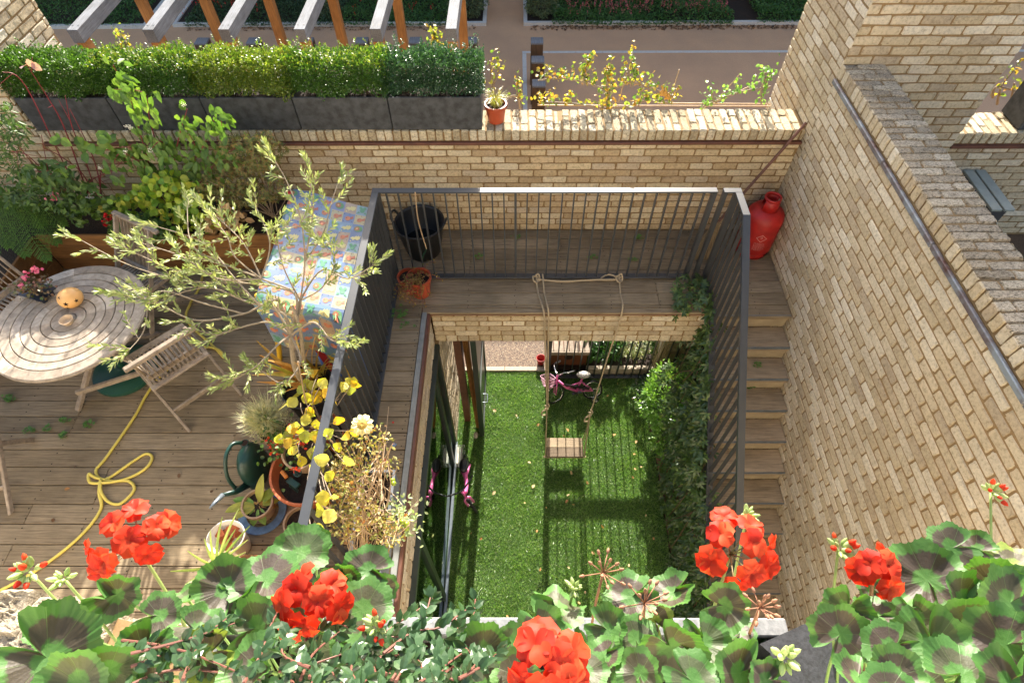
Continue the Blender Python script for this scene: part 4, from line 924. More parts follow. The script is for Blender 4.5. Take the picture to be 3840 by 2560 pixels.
b=MB(); b.lathe([(.0001,.53),(.022,.53),(.022,.57),(.014,.60),(.0001,.60)],gc_,16); b.build('valve',simple('dull_brass',hexc('8a8578'),.4,metal=.7),t)
b=MB()
M['whitepr']=simple('pale_print',hexc('dcb0a4'),.6)
def onbottle(a,z,r=R_+.0012): return gc_+np.array([r*math.cos(a),r*math.sin(a),z])
def strip(a0,z0,a1,z1,w=.0018):
    n=max(2,int(abs(a1-a0)/.05)+1); pts=[onbottle(a0+(a1-a0)*k/n,z0+(z1-z0)*k/n) for k in range(n+1)]; b.tube(pts,w,4)
A0=-1.75; hw=.27; hz=.042; zc_=.30
for q in (((0,hz),(hw,0)),((hw,0),(0,-hz)),((0,-hz),(-hw,0)),((-hw,0),(0,hz))): strip(A0+q[0][0],zc_+q[0][1],A0+q[1][0],zc_+q[1][1])
for q in ((( -.05,.0),(0,.02)),((0,.02),(.05,0)),((.05,0),(0,-.006)),((0,-.006),(-.05,0))): strip(A0+q[0][0],zc_+.004+q[0][1],A0+q[1][0],zc_+.004+q[1][1],.0015)
r=np.random.default_rng(3)
for i in range(7):
    zz=.235-i*.014; a=A0-.28
    while a<A0+.30: L_=r.uniform(.03,.09); strip(a,zz,a+L_,zz,.0012); a+=L_+.03
b.build('printed_label',M['whitepr'],t)
b=MB(); a=-1.15; pts=[onbottle(a+k*.05,.062) for k in range(7)]; b.tube(pts,.005,5); b.build('foot_slot',M['hole'],t)
# broom
t=thing('broom','old broom standing head down in the corner with its brown handle up the wall','broom',(2.0,4.2,0))
hp0=np.array([1.93,4.18,.36]); hp1=at(3024,460,y=4.47); b=MB(); b.tube([hp0,(hp0+hp1)/2,hp1],.013,10); b.build('handle',M['brown'],t)
M['bristle']=leafmat('straw_bristles',[hexc('8a7458'),hexc('a08a68'),hexc('6e5a44')],0,.9)
b=MB(); r=np.random.default_rng(2)
for k in range(260):
    e=np.array([1.72+r.uniform(0,.30),4.05+r.uniform(-.04,.06),.0+r.uniform(0,.10)]); s_=hp0+r.normal(0,.015,3); d=np.array([.002,.0,.001]); b.add([s_-d,s_+d,e+d,e-d],[(0,1,2,3)])
b.build('bristles',M['bristle'],t)
# terracotta pots on the left walkway
pot('plant_pot','terracotta plastic pot standing behind its twin in the walkway corner',(-1.0,3.66,.002),.10,.075,.19,'plasterra')
pot('plant_pot','terracotta plastic pot with a withered trailing plant in the walkway corner',(-.895,3.615,.002),.112,.08,.23,'plasterra',soilz=.06)
# ================================================================== DRAPED PLAY MAT
MATC=[hexc(x) for x in ('5c7092','68849a','a08a74','a89c74','6c7898','7a929c')]
PM=[simple('printed_cloth_%s'%nm,c,.33,spec=.9,nscale=5,namp=.08) for nm,c in zip(('blue','teal','tan','yellow','violet','aqua'),MATC)]
ML=[simple('print_leaf_green',hexc('5f8f62'),.4),simple('print_red_orange',hexc('b06850'),.4),simple('print_frog_green',hexc('5a9070'),.4),simple('print_pale_yellow',hexc('c8bc80'),.4),simple('print_navy_line',hexc('24385c'),.6),simple('print_coral',hexc('bc7858'),.4)]
pm=thing('play_mat','printed fabric play mat with lilies, fish and frogs draped over a coloured tube frame','play mat',(-1.65,3.4,0))
TL=at(1085,705,z=1.0);TR=at(1400,778,z=1.0);BR=at(1285,1185,z=.99);BL=at(945,1115,z=.99);TR[0]=min(TR[0],-1.2);BR[0]=min(BR[0],-1.2)
nu,nvt,nd=28,46,14
def matp(u,v):
    "u 0..1 across, v 0..1 down the top then 1..1.45 down the front"
    if v<=1: 
        p=(TL*(1-u)+TR*u)*(1-v)+(BL*(1-u)+BR*u)*v; p=p+np.array([0,0,.006*math.sin(u*7+v*3)+.008*math.sin(v*9+u*4)-.02*math.sin(PI*u)*math.sin(PI*v)]); 
        if v>.94: p[2]-=.012*((v-.94)/.06)**2
        if u<.05: p[2]-=.05*((.05-u)/.05)
    else:
        w=v-1; p=(BL*(1-u)+BR*u)+np.array([.01*math.sin(u*9),-.03-.05*w+.02*math.sin(u*11+w*5),-.012-w*1.15])
    return p
b=MB(); NV=60; V=[];F=[];mi=[]; vm=1.42
for j in range(NV+1):
    for i in range(nu+1): V.append(matp(i/nu,j/NV*vm))
cell=lambda i,j:(i//4,j//4)
pal=[0,2,1,4,3,0,5,2,4,1,0,3]
for j in range(NV):
    for i in range(nu):
        F.append((j*(nu+1)+i,(j+1)*(nu+1)+i,(j+1)*(nu+1)+i+1,j*(nu+1)+i+1)); ci,cj=cell(i,j); mi.append(pal[(ci*5+cj*3+(ci*cj)%4)%12])
b.add(V,F); b.mi=mi
n0=len(b.f)
def motif(ci,cj,kind):
    u0,u1=ci*4/nu,(ci+1)*4/nu; v0,v1=cj*4/NV*vm,(cj+1)*4/NV*vm
    def q(a,c,h=.002):
        u=u0+(u1-u0)*(.5+a*.5); v=v0+(v1-v0)*(.5+c*.5); p=matp(min(max(u,0),1),v); e=.004
        du=matp(min(u+.01,1),v)-matp(u-.01,v); dv=matp(u,v+.01)-matp(u,v-.01); nn=np.cross(dv,du); nn/=np.linalg.norm(nn)+1e-9
        if nn[2]<0 and v<1: nn=-nn
        if v>=1 and nn[1]>0: nn=-nn
        return p+nn*h
    def poly(pts,m,h=.002):
        c=np.mean(pts,axis=0); V=[q(c[0],c[1],h)]+[q(a,d,h) for a,d in pts]; n=len(pts); b.add(V,[(0,1+k,1+(k+1)%n) for k in range(n)],m)
    circ=lambda cx,cy,r,n=14,sy=1:[(cx+r*math.cos(2*PI*k/n),cy+r*sy*math.sin(2*PI*k/n)) for k in range(n)]
    if kind==0:
        poly(circ(.1,0,.72,18,.9),6,.002); poly([(r_*math.cos(PI*k/8)-.1,r_*math.sin(PI*k/8)) for k,r_ in enumerate([.6,.3]*8)],7,.0035); poly(circ(-.1,0,.15),9,.005)
    elif kind==1:
        poly(circ(-.1,.1,.45),11,.002); poly([(.2,-.1),(.75,-.55),(.8,.05),(.3,.15)],7,.002); poly(circ(-.3,.05,.07,8),10,.0035); 
        for a,c in ((-.8,-.7),(.7,.7),(-.75,.75),(.1,-.8)): poly(circ(a,c,.07,8),10,.002)
    elif kind==2:
        poly(circ(0,0,.4,14,1.2),8,.002); poly(circ(-.35,-.5,.25,10),8,.003); poly(circ(.35,-.5,.25,10),8,.003); poly([(-.6,.3),(-.85,.8),(-.3,.55)],8,.003); poly([(.6,.3),(.85,.8),(.3,.55)],8,.003)
    else:
        poly([(-.8,.2),(-.5,-.2),(-.1,-.15),(.1,-.5),(.3,-.3),(.5,-.6),(.6,-.3),(.85,-.5),(.8,.2),(.4,.5),(.1,.3),(-.3,.6),(-.4,.3)],9,.002)
        poly(circ(-.6,.75,.12,8),9,.002)
for ci in range(7):
    for cj in range(15): motif(ci,cj,(ci*3+cj*5+ci*cj)%4)
b.build('mat_cloth',PM+ML,pm)
for nm,col,pts,r_ in (('red_tube','b8282a',[(-1.66,2.68,.96),(-1.58,2.66,.45),(-1.50,2.62,.03)],.026),('yellow_tube','dcae28',[(-1.62,2.66,.97),(-1.50,2.64,.50),(-1.36,2.56,.03)],.028),('blue_tube','4f74b0',[(-1.62,2.72,.30),(-1.45,2.70,.33),(-1.27,2.72,.32)],.024),('blue_tube','4f74b0',[(-1.62,2.72,.30),(-1.55,2.62,.16),(-1.50,2.66,.03)],.024),('blue_tube','4f74b0',[(-1.25,2.66,.92),(-1.26,2.66,.35),(-1.27,2.66,.03)],.022),('red_tube','b8282a',[(-1.93,3.92,.95),(-2.02,4.15,.35),(-2.02,4.2,.02)],.022),('blue_tube','4f74b0',[(-1.25,3.7,.95),(-1.28,4.0,.35),(-1.27,4.02,.02)],.022),('yellow_tube','dcae28',[(-1.92,2.8,.92),(-1.98,2.84,.35),(-2.06,2.84,.02)],.022)):
    b=MB(); b.tube(spline(pts,5),r_,12); b.build(nm,simple(nm+'_fabric',hexc(col),.55),pm,smooth=True)
# ================================================================== SWING
M['rope']=simple('faded_rope',hexc('b8a688'),.9,nscale=200,namp=.4,bmp=.8)
sw=thing('rope_swing','wooden swing seat hanging over the lawn on knotted ropes from the back railing','swing',(.615,3.2,-2.5))
b=MB(); b.box(.385,.85,3.075,3.20,-2.515,-2.487,bev=.004); b.build('seat_plank',woodmat('dark_brown_plank',[hexc('6e6152'),hexc('7a6c5a')],'x'),sw); b=MB(); b.box(.385,.85,3.203,3.335,-2.515,-2.487,bev=.004); b.box(.44,.49,3.08,3.33,-2.535,-2.515); b.box(.745,.795,3.08,3.33,-2.535,-2.515); b.build('seat_plank',woodmat('grey_swing_board',[hexc('9a8a74'),hexc('a89880')],'x'),sw)  # front seat plank coloured darker than the back one
def rope(mb,P,r_=.0085,n=6): mb.tube(spline(P,n),r_,8)
eL=(.262,3.362,.015); eR=(.985,3.362,.015)
b=MB(); kL=(.36,3.29,-1.62); kR=(.865,3.26,-1.72)
rope(b,[(.20,3.77,.05),(.215,3.60,.012),eL,(.29,3.35,-.4),kL]); rope(b,[(.262,3.80,.06),(.275,3.6,.012),(.305,3.362,.015),(.325,3.35,-.5),(kL[0]+.012,kL[1],kL[2])])
rope(b,[kL,(.372,3.24,-2.1),(.375,3.12,-2.49),(.375,3.09,-2.53),(.60,3.09,-2.535)]); rope(b,[(kL[0],kL[1],kL[2]),(.374,3.28,-2.1),(.377,3.31,-2.49)],.007)
b.build('rope',M['rope'],sw)
b=MB(); rope(b,[(1.0,3.80,.06),(.995,3.60,.012),eR,(.94,3.34,-.7),kR]); rope(b,[kR,(.865,3.2,-2.1),(.862,3.12,-2.49),(.862,3.09,-2.53),(.62,3.09,-2.535)]); rope(b,[kR,(.865,3.27,-2.1),(.862,3.31,-2.49)],.007)
b.build('rope',M['rope'],sw)
b=MB()
for c in ((.20,3.74,.045),(.995,3.74,.045)):
    b=MB(); rope(b,[np.array(c)+q for q in np.array([(-.03,.03,0),(.02,.05,.03),(.03,0,-.01),(-.02,-.03,.01),(-.03,.02,.03),(.03,.03,-.01),(.0,-.04,0)])]); b.build('knot',M['rope'],sw)
b=MB(); rope(b,[(.20,3.745,.05),(.45,3.735,.03),(.75,3.74,.045),(.98,3.745,.05),(.90,3.80,.055),(.82,3.76,.03),(.93,3.735,.05)]); b.build('rope',M['rope'],sw)
for k_ in (kL,kR):
    b=MB(); rope(b,[np.array(k_)+q for q in np.array([(0,0,.10),(.02,-.02,.06),(-.02,0,.03),(.022,.01,0),(-.02,-.01,-.03),(.015,.01,-.06),(-.045,.0,-.10),(-.05,-.01,-.17),(-.01,0,-.18)])],.009); b.build('knot',M['rope'],sw)
# ================================================================== FENCE, GATE
lf=thing('railing','tall dark railing with upright bars at the street edge of the lawn','railing',(1.2,4.38,ZL))
b=MB(); b.box(.46,2.5,4.355,4.415,ZL+.01,ZL+.03,bev=.002); b.build('bottom_rail',M['steel'],lf)
b=MB(); b.box(.46,2.5,4.36,4.40,-1.74,-1.62); b.build('middle_rail',M['dframe'],lf)
b=MB(); b.box(.46,2.5,4.36,4.41,-.60,-.55); b.build('top_rail',M['dframe'],lf)
b=MB(); b.box(.42,.475,4.355,4.415,ZL,-.53); b.build('post',M['dframe'],lf)
pr=None
for k in range(19):
    xx=.57+k*.105
    if pr is None: b=MB(); b.box(xx-.007,xx+.007,4.37,4.40,ZL+.03,-.60); pr=b.build('bar',M['dframe'],lf)
    else: copy_part(pr,lf,(k*.105,0,0))
gt=thing('metal_gate','dark green metal gate leaf standing open beside the leaning poles','gate',(-.42,4.4,ZL))
b=MB(); b.box(-.465,-.405,3.44,3.50,ZL+.04,-.55,bev=.003); b.box(-.465,-.405,4.36,4.42,ZL+.04,-.55,bev=.003); b.box(-.443,-.407,3.50,4.36,ZL+.06,ZL+.12); b.box(-.463,-.407,3.50,4.36,-.62,-.56); b.box(-.443,-.407,3.50,4.36,-1.76,-1.66); b.build('gate_frame',M['dframe'],gt)
b=MB(); b.box(-.428,-.422,3.50,4.36,ZL+.12,-.62); b.build('infill_panel',M['dframe'],gt)
b=MB(); b.tube([(-.405,3.72,-2.05),(-.35,3.72,-2.05),(-.35,3.60,-2.05),(-.405,3.60,-2.05)],.008,8); b.build('handle',M['zinc'],gt)
b=MB(); b.box(-.66,-.60,4.35,4.42,ZL,-.5); o=b.build('gate_post',M['boll']); tag(o,'dark brown gate post beside the brick return','post')
M['poles']=woodmat('orange_tan_pole',[hexc('b08452'),hexc('a07444')],'z',dark=.6)
for i,(p,q,w,lb,mt) in enumerate((((-.50,3.60,ZL),(-.68,4.36,-.95),.035,'stout orange-brown timber pole leaning in the gateway','poles'),((-.465,3.66,ZL),(-.66,4.35,-.9),.022,'thin orange-brown timber pole behind the stout one','poles'),((-.62,3.69,ZL),(-.72,4.38,-1.0),.02,'slim pale cane leaning nearest the brick return','cane'))):
    b=MB(); b.tube([p,((np.array(p)+np.array(q))/2+[.0,0,.005]),q],w*.7,9); tag(b.build('timber_pole',M[mt]),lb,'pole')
b=MB(); b.box(-.68,-.60,3.68,3.78,ZL,-.6); tag(b.build('timber_post',M['brown']),'dark brown post standing on the turf behind the gate','post')
# white stone
b=MB(); b.lathe([(max(.0001,.038*math.sin(a)),.03*(1-math.cos(a))) for a in np.linspace(0,PI,12)],(-.52,3.46,ZL+.005),20,sx=.8,sy=1.25); tag(b.build('pale_stone',M['kerbst'],smooth=True),'smooth pale oval stone on the turf by the gate','stone')
# clear box by the glass
def clr():
    m,n,l,p=newmat('clear_plastic'); g=n.new('ShaderNodeBsdfTransparent'); ms=n.new('ShaderNodeMixShader'); ms.inputs[0].default_value=.22; p.inputs['Base Color'].default_value=lin(.7,.75,.75); p.inputs['Roughness'].default_value=.15; l.new(g.outputs[0],ms.inputs[1]); l.new(p.outputs[0],ms.inputs[2]); l.new(ms.outputs[0],n['Material Output'].inputs[0]); return m
M['clear']=clr()
t=thing('clear_box','small clear plastic box on the sill by the glass doors','box',(-.70,3.14,ZL))
b=MB(); 
for q in ((-.76,-.74+.004,3.02,3.26),(-.65,-.646,3.02,3.26),(-.76,-.646,3.02,3.024),(-.76,-.646,3.256,3.26)): b.box(q[0],q[1],q[2],q[3],ZL+.02,ZL+.17)
b.box(-.76,-.646,3.02,3.26,ZL+.014,ZL+.02); b.build('box_walls',M['clear'],t)
b=MB(); b.box(-.745,-.72,3.03,3.25,ZL+.02,ZL+.12); b.build('white_strip',M['whitepl'],t); b=MB(); b.box(-.70,-.675,3.05,3.25,ZL+.02,ZL+.10); b.build('white_strip',M['whitepl'],t)
# ================================================================== BIKES
M['pink']=simple('pink_bike_paint',hexc('d2649c'),.3,spec=.6); M['tyre']=simple('black_tyre',hexc('191919'),.8); M['chrome']=simple('bright_steel',hexc('c8c8c8'),.2,metal=.9); M['whitepk']=simple('pale_pink_plastic',hexc('e8b8cc'),.5)
def wheel(t,c,ax,r_,tw=.022,spokes=14,name='wheel'):
    A=np.array(Vector(ax).to_track_quat('Z','Y').to_matrix()); c=np.array(c,float)
    def ringpts(rad,n=30,dz=0): return [c+A@np.array([rad*math.cos(2*PI*k/n),rad*math.sin(2*PI*k/n),dz]) for k in range(n+1)]
    b=MB(); b.tube(ringpts(r_-tw/2),tw/2,8,cap=False); w=b.build('tyre' if False else name,M['tyre'],t,smooth=True)
    b=MB(); b.tube(ringpts(r_-tw-.006),.007,6,cap=False); b.build('rim',M['chrome'],w,smooth=True)
    b=MB()
    for k in range(spokes):
        a=2*PI*k/spokes; b.tube([c+A@np.array([.012*math.cos(a+.4),.012*math.sin(a+.4),.012*(1 if k%2 else -1)]),c+A@np.array([(r_-tw-.006)*math.cos(a),(r_-tw-.006)*math.sin(a),0])],.0012,4)
    b.tube([c+A@np.array([0,0,-.03]),c+A@np.array([0,0,.03])],.011,8); b.build('spokes',M['chrome'],w)
TILT=[0,(0,1,0)]
def frame(o,fx,sc=1,u=None):
    f=np.array([math.cos(fx),math.sin(fx),0])
    if u is not None: f=f-u*(f@u); f/=np.linalg.norm(f); s=np.cross(u,f); o=np.array(o,float); return lambda a,l,h: o+f*a+s*l+u*h
    tn=np.array(TILT[1],float); tn-=f*(tn@f); tn/=np.linalg.norm(tn); u=np.array([0,0,math.cos(TILT[0])])+tn*math.sin(TILT[0]); s=np.cross(u,f); o=np.array(o,float)
    return lambda a,l,h: o+f*a*sc+s*l*sc+u*h*sc
TILT[0]=math.radians(33); rw=np.array([1.06,4.03,ZL]); ang=math.atan2(3.96-4.03,.545-1.06); Bk=frame(rw,ang)
t=thing('child_bicycle','pink child bicycle with a pale basket beside the lower railing','bicycle',tuple(rw)); r_=.142; wbs=.52
s_=Bk(0,1,0)-Bk(0,0,0)
wheel(t,Bk(0,0,r_),s_,r_); st=frame(Bk(wbs,0,0),ang+.35,u=Bk(0,0,1)-Bk(0,0,0)); wheel(t,Bk(wbs,0,r_),st(0,1,0)-st(0,0,0),r_)
b=MB(); b.tube([Bk(wbs-.06,0,.33),Bk(.36,0,.22),Bk(.22,0,.15)],.017,10); b.tube([Bk(.22,0,.15),Bk(.13,0,.34)],.013,8); b.tube([Bk(.36,0,.22),Bk(.17,0,.27)],.012,8)
for l in (-.03,.03): b.tube([Bk(.22,l*.4,.15),Bk(0,l,r_)],.009,8); b.tube([Bk(.15,l*.4,.28),Bk(0,l,r_)],.008,8)
b.build('bike_frame',M['pink'],t,smooth=True)
b=MB()
for l in (-.028,.028): b.tube([st(0,l,r_),st(-.03,l,.30)],.009,8)
b.tube([st(-.03,-.03,.30),st(-.03,.03,.30)],.012,8); b.tube([st(-.03,0,.30),st(-.06,0,.42)],.013,8); b.build('fork',M['pink'],t,smooth=True)
b=MB(); b.tube(spline([st(-.14,-.20,.50),st(-.08,-.14,.49),st(-.06,-.04,.43),st(-.06,.04,.43),st(-.08,.14,.49),st(-.14,.20,.50)],4),.009,8); hb=b.build('handlebar',M['chrome'],t,smooth=True)
for l in (-1,1): b=MB(); b.tube([st(-.13,l*.19,.50),st(-.21,l*.205,.51)],.015,10); b.build('grip',simple('grey_grip',hexc('8c8c90'),.6) if l<0 else M['blackpl'],hb)
b=MB(); b.lathe([(.0001,0),(.045,.0),(.062,.035),(.05,.055),(.0001,.06)],Bk(.12,0,.36),24,sx=1.5,sy=.95); b.build('saddle',simple('white_saddle_black_spots',hexc('d8d4cc'),.5,nscale=70,c2=hexc('24221f')),t,smooth=True)
b=MB(); bc_=st(.09,0,.40)
N_=28
def brect(w,d,z,n=28):
    P=[]
    for k in range(n):
        a=2*PI*k/n; c,s2=math.cos(a),math.sin(a); q=max(abs(c),abs(s2))**.7; P.append(st(.09+d*c/q,w*s2/q,z))
    return P
lv=[brect(.075,.055,.29),brect(.085,.062,.33),brect(.095,.07,.37),brect(.105,.078,.42)]
for L_ in lv: b.tube(L_+[L_[0]],.0028,5,cap=False)
for k in range(28): b.tube([lv[0][k],lv[3][k]],.0022,4,cap=False)
V=lv[0]; b.add(V,[tuple(range(28))]); b.build('basket',M['whitepk'],t)
r=np.random.default_rng(4); b=MB(); n=60; b.leaves(np.array(lv[0]).mean(0)+r.normal(0,.03,(n,3))*[1,1,.3]+[0,0,.05],r.normal(0,1,(n,3)),r.normal(0,1,(n,3)),.03,.025,shape='round'); o=b.build('dried_petals',leafmat('dark_red_dried',[hexc('6a2018'),hexc('4a1610')],.1)); stuff(o); tag(o,'dark red dried petals in the bicycle basket','petals')
b=MB(); b.tube([Bk(.22,-.06,.12),Bk(.22,.06,.12)],.008,8); b.disc(Bk(.22,-.04,.13),.045,s_,20); b.bar(Bk(.22,-.09,.07),Bk(.27,-.09,.07),.03,.012); b.bar(Bk(.17,.09,.17),Bk(.22,.09,.17),.03,.012); b.build('crankset',M['blackpl'],t)
b=MB(); b.bar(Bk(.05,.035,.18),Bk(.40,.012,.27),.004,.05,up=(0,0,1)); b.build('chain_guard',M['blackpl'],t)
for l in (-1,1):
    b=MB(); b.tube([Bk(0,l*.04,r_),Bk(0,l*.13,.06)],.006,6); b.build('stabiliser_arm',M['chrome'],t); wheel(t,Bk(0,l*.14,.05),s_,.05,.018,6,'stabiliser_wheel')
# pink balance bike by the glass
TILT[0]=math.radians(12); TILT[1]=(-1,0,0); rw=np.array([-.58,3.0,ZL]); Bk=frame(rw,-1.42); t=thing('balance_bike','pink balance bike with black handlebar beside the glass doors','bicycle',tuple(rw)); r_=.135; s_=Bk(0,1,0)-Bk(0,0,0)
lean=np.array([-.0,0,0]); wheel(t,Bk(0,0,r_),s_,r_,.03,8); st=frame(Bk(.50,0,0),-1.42+.45,u=Bk(0,0,1)-Bk(0,0,0)); wheel(t,Bk(.50,0,r_),st(0,1,0)-st(0,0,0),r_,.03,8)
b=MB(); b.tube(spline([Bk(.44,0,.36),Bk(.30,0,.26),Bk(.15,0,.28)],5),.023,10)
for l in (-.04,.04): b.tube(spline([Bk(.20,l*.3,.27),Bk(.10,l,.25),Bk(0,l,r_)],4),.015,8)
b.build('bike_frame',M['pink'],t,smooth=True)
b=MB(); 
for l in (-1,1): b.tube(spline([st(-.03,0,.30),st(-.01,l*.035,.28),st(0,l*.04,r_)],4),.016,8)
b.tube([st(-.03,0,.30),st(-.06,0,.44)],.014,8); b.build('fork',M['pink'],t,smooth=True)
b=MB(); b.tube(spline([st(-.11,-.21,.50),st(-.07,-.10,.485),st(-.06,0,.45),st(-.07,.10,.485),st(-.11,.21,.50)],4),.011,8); b.build('handlebar',M['blackpl'],t,smooth=True)
b=MB(); b.lathe([(.0001,0),(.05,.0),(.06,.03),(.05,.05),(.0001,.055)],Bk(.08,0,.30),20,sx=.95,sy=1.6); b.build('saddle',M['blackpl'],t,smooth=True)
# ================================================================== FRONT GARDEN below the walkway
t=thing('storage_bench','brown storage bench with pale slatted lid beyond the lower railing','bench',(.74,4.8,ZL))
b=MB(); b.box(.48,1.0,4.56,5.02,ZL,-2.285,bev=.004); b.build('bench_box',woodmat('dark_red_brown_box',[hexc('6a4028'),hexc('7a4a30')],'x',dark=.7),t)
for k in range(8): b=MB(); b.box(.455+k*.071,.455+k*.071+.062,4.52,5.06,-2.284,-2.262,bev=.003); b.build('lid_slat',M['teak'],t)
b=MB(); b.box(.44,.46+.571,4.50,4.519,-2.33,-2.262,bev=.002); b.build('front_trim',M['teak'],t)
b=MB(); b.disc((.74,4.557,-2.46),.06,(0,-1,0),20); b.build('handle_hole',M['hole'],t)
t=thing('red_bucket','small red bucket at the left end of the storage bench','bucket',(.36,4.62,ZL)); b=MB(); b.lathe([(.0001,.002),(.045,.002),(.062,.12),(.066,.125),(.058,.125),(.042,.01),(.0001,.01)],(.36,4.62,ZL+.01),24); b.build('tub',M['red'],t,smooth=True)
t=thing('red_pot','glossy red round pot half hidden by the creeper on the lower decking','pot',(1.97,3.02,ZL+.035)); b=MB(); b.lathe([(.0001,0),(.09,0),(.13,.10),(.13,.20),(.12,.22),(.105,.22),(.10,.18),(.0001,.16)],(1.95,3.0,ZL+.037),36); b.build('pot_body',simple('red_glaze',hexc('b01c20'),.25),t,smooth=True)
M['gl1']=leafmat('garden_green',[lin(.03,.09,.02),lin(.05,.14,.03),lin(.09,.20,.04)],.3,.35)
M['gl2']=leafmat('fresh_shiny_green',[lin(.12,.26,.04),lin(.20,.38,.07),lin(.28,.46,.12),lin(.08,.19,.04)],.35,.3,.7)
M['gl3']=leafmat('variegated_cream_green',[lin(.10,.16,.06),lin(.45,.45,.30),lin(.25,.33,.15),lin(.5,.42,.3)],.3,.4)
M['gl4']=leafmat('dark_glossy_leaves',[lin(.015,.04,.02),lin(.03,.06,.035),lin(.02,.05,.03)],.15,.25,.8)
bush('leafy_shrub','broad-leaved green shrub behind the lower railing next to the bench',(1.22,4.78,-2.42),(.27,.22,.26),420,'gl1',.10,.55,11,shape='round')
bush('variegated_shrub','sunlit cream and green shrub behind the lower railing',(1.66,4.80,-2.38),(.26,.22,.32),1100,'gl3',.045,.5,12,shape='round')
bush('leafy_shrub','dark leafy shrub in the corner behind the lower railing',(2.15,4.75,-2.36),(.28,.24,.34),900,'gl1',.07,.5,13)
bush('dark_plant','dark glossy spiky plant at the edge of the lawn',(1.80,3.95,-2.48),(.20,.30,.20),900,'gl4',.07,.18,14,up=.8)
bush('camellia','bright sunlit glossy shrub growing beside the stairs',at(2500,1500,z=-2.0),(.30,.42,.42),2400,'gl2',.05,.5,15,shape='round')
bush('camellia','lower spreading part of sunlit greenery above the red pot',at(2500,1640,z=-2.1),(.20,.20,.28),700,'gl2',.045,.5,16,shape='round')
# bamboo stems by the fence
t=thing('bamboo_canes','brown woody stems rising in front of the lower railing','stems',(1.83,4.25,ZL)); b=MB()
for k in range(5): 
    x=1.78+k*.03; b.tube([(x,4.2+k*.02,ZL),(x+.04,4.28,-2.0),(x+.03+k*.03,4.3,-1.3)],.006,6)
b.build('stems',M['cane'],t)
# ================================================================== VIRGINIA CREEPER over the stringer
M['creep']=leafmat('creeper_green',[lin(.035,.075,.025),lin(.055,.11,.035),lin(.09,.165,.045),lin(.045,.09,.03),lin(.18,.25,.06)],.3,.35,.6)
def palmate(b,P,D,N,L,mi=None,k=5,rr=None):
    P=np.asarray(P);D=D/np.linalg.norm(D,axis=1,keepdims=True);T=np.cross(D,N);T/=np.linalg.norm(T,axis=1,keepdims=True);N=np.cross(T,D)
    for i in range(k):
        a=(i-(k-1)/2)*math.radians(52 if k==5 else 40); s=1-.16*abs(i-(k-1)/2)
        DD=D*math.cos(a)+T*math.sin(a)+N*.15; b.leaves(P,DD,N,L*s,L*s*.34,fold=.15,curl=.3,mi=mi)
t=thing('virginia_creeper','thick curtain of five-fingered creeper hanging beside the stair railing','climber',(1.80,2.5,ZL))
r=np.random.default_rng(31); n=1700
y=r.uniform(.9,3.75,n); ztop=np.where(y>3.3,.08,.05-.82*(3.4-y)); zlow=np.full(n,-2.62)
q=r.uniform(0,1,n)**1.15; z=ztop*(1-q)+zlow*q; 
bul=.05+.10*np.clip(np.sin(z*2.6+y*1.7),0,1)+.04*np.sin(y*6+z*5)*.5
x=1.84-np.abs(bul)*r.uniform(.3,1,n); over=r.random(n)<.12; x=np.where(over,1.84+r.uniform(0,.09,n),x)
kk=(z<ztop+.05)&~((y>3.42)&(z<-.1)&(x<1.9)&(r.random(n)<.6))
P=np.stack([x,y,z],1)[kk]; n=len(P); D=np.stack([r.normal(-.5,.5,n),r.normal(-.5,.6,n),r.normal(-.3,.5,n)],1); N=np.stack([r.normal(-.5,.4,n),r.normal(-.3,.4,n),r.normal(.9,.3,n)],1); L=r.uniform(.055,.11,n)
b=MB(); palmate(b,P,D,N,L)
# trailing sprays on the platform
for k in range(60):
    p=np.array([[1.45+r.uniform(0,.35),3.42+r.uniform(-.12,.30),.03+r.uniform(0,.12)]]); palmate(b,p,r.normal(0,1,(1,3))*[1,1,.3],np.array([[0,-.3,1.]])+r.normal(0,.2,(1,3)),np.array([.07]))
b.build('foliage',M['creep'],t)
b=MB()
for k in range(26):
    y0=r.uniform(1,3.6); zt=.05-.82*max(0,3.4-y0); b.tube(spline([(1.83,y0,zt),(1.78,y0-.1,zt-.5),(1.76+r.normal(0,.04),y0+r.normal(0,.15),max(-2.6,zt-1.3)),(1.8,y0,-2.65)],4),.005,5)
b.build('stems',M['boll'],t)
# small weeds growing between boards
M['weed']=leafmat('weed_green',[lin(.06,.16,.03),lin(.09,.22,.04),lin(.12,.26,.05)],.3)
WD=[(25,918),(110,985),(150,965),(145,1000),(205,975),(350,650),(70,990),(20,910),(300,800),(345,735),(1100,590),(985,590),(1185,545),(1360,592),(1455,597),(1467,547),(1815,990),(1740,840),(430,760),(510,760),(1725,890),(560,545),(940,548)]
WL=['at the left edge of the deck below the table','left of the yellow hose in the deck gap','upper one of the pair left of the hose','lower one of the pair left of the hose','right one of the cluster left of the hose','beside the far table edge under the olive','small weed low at the left of the deck','tiny weed by the left picture edge','under the right edge of the round table','between table and olive branches','on the walkway right of the rubber tub','just right of the rubber tub base','at the gap in the middle of the walkway','right of the middle post of the back railing','near the second knot of the swing rope','at the far side of the walkway right part','on a stair tread against the brick wall','on the second stair tread','by the hose near the chair','under the lowest olive branch','on the third stair tread','in front of the planter under the olive','behind the bucket on the walkway']
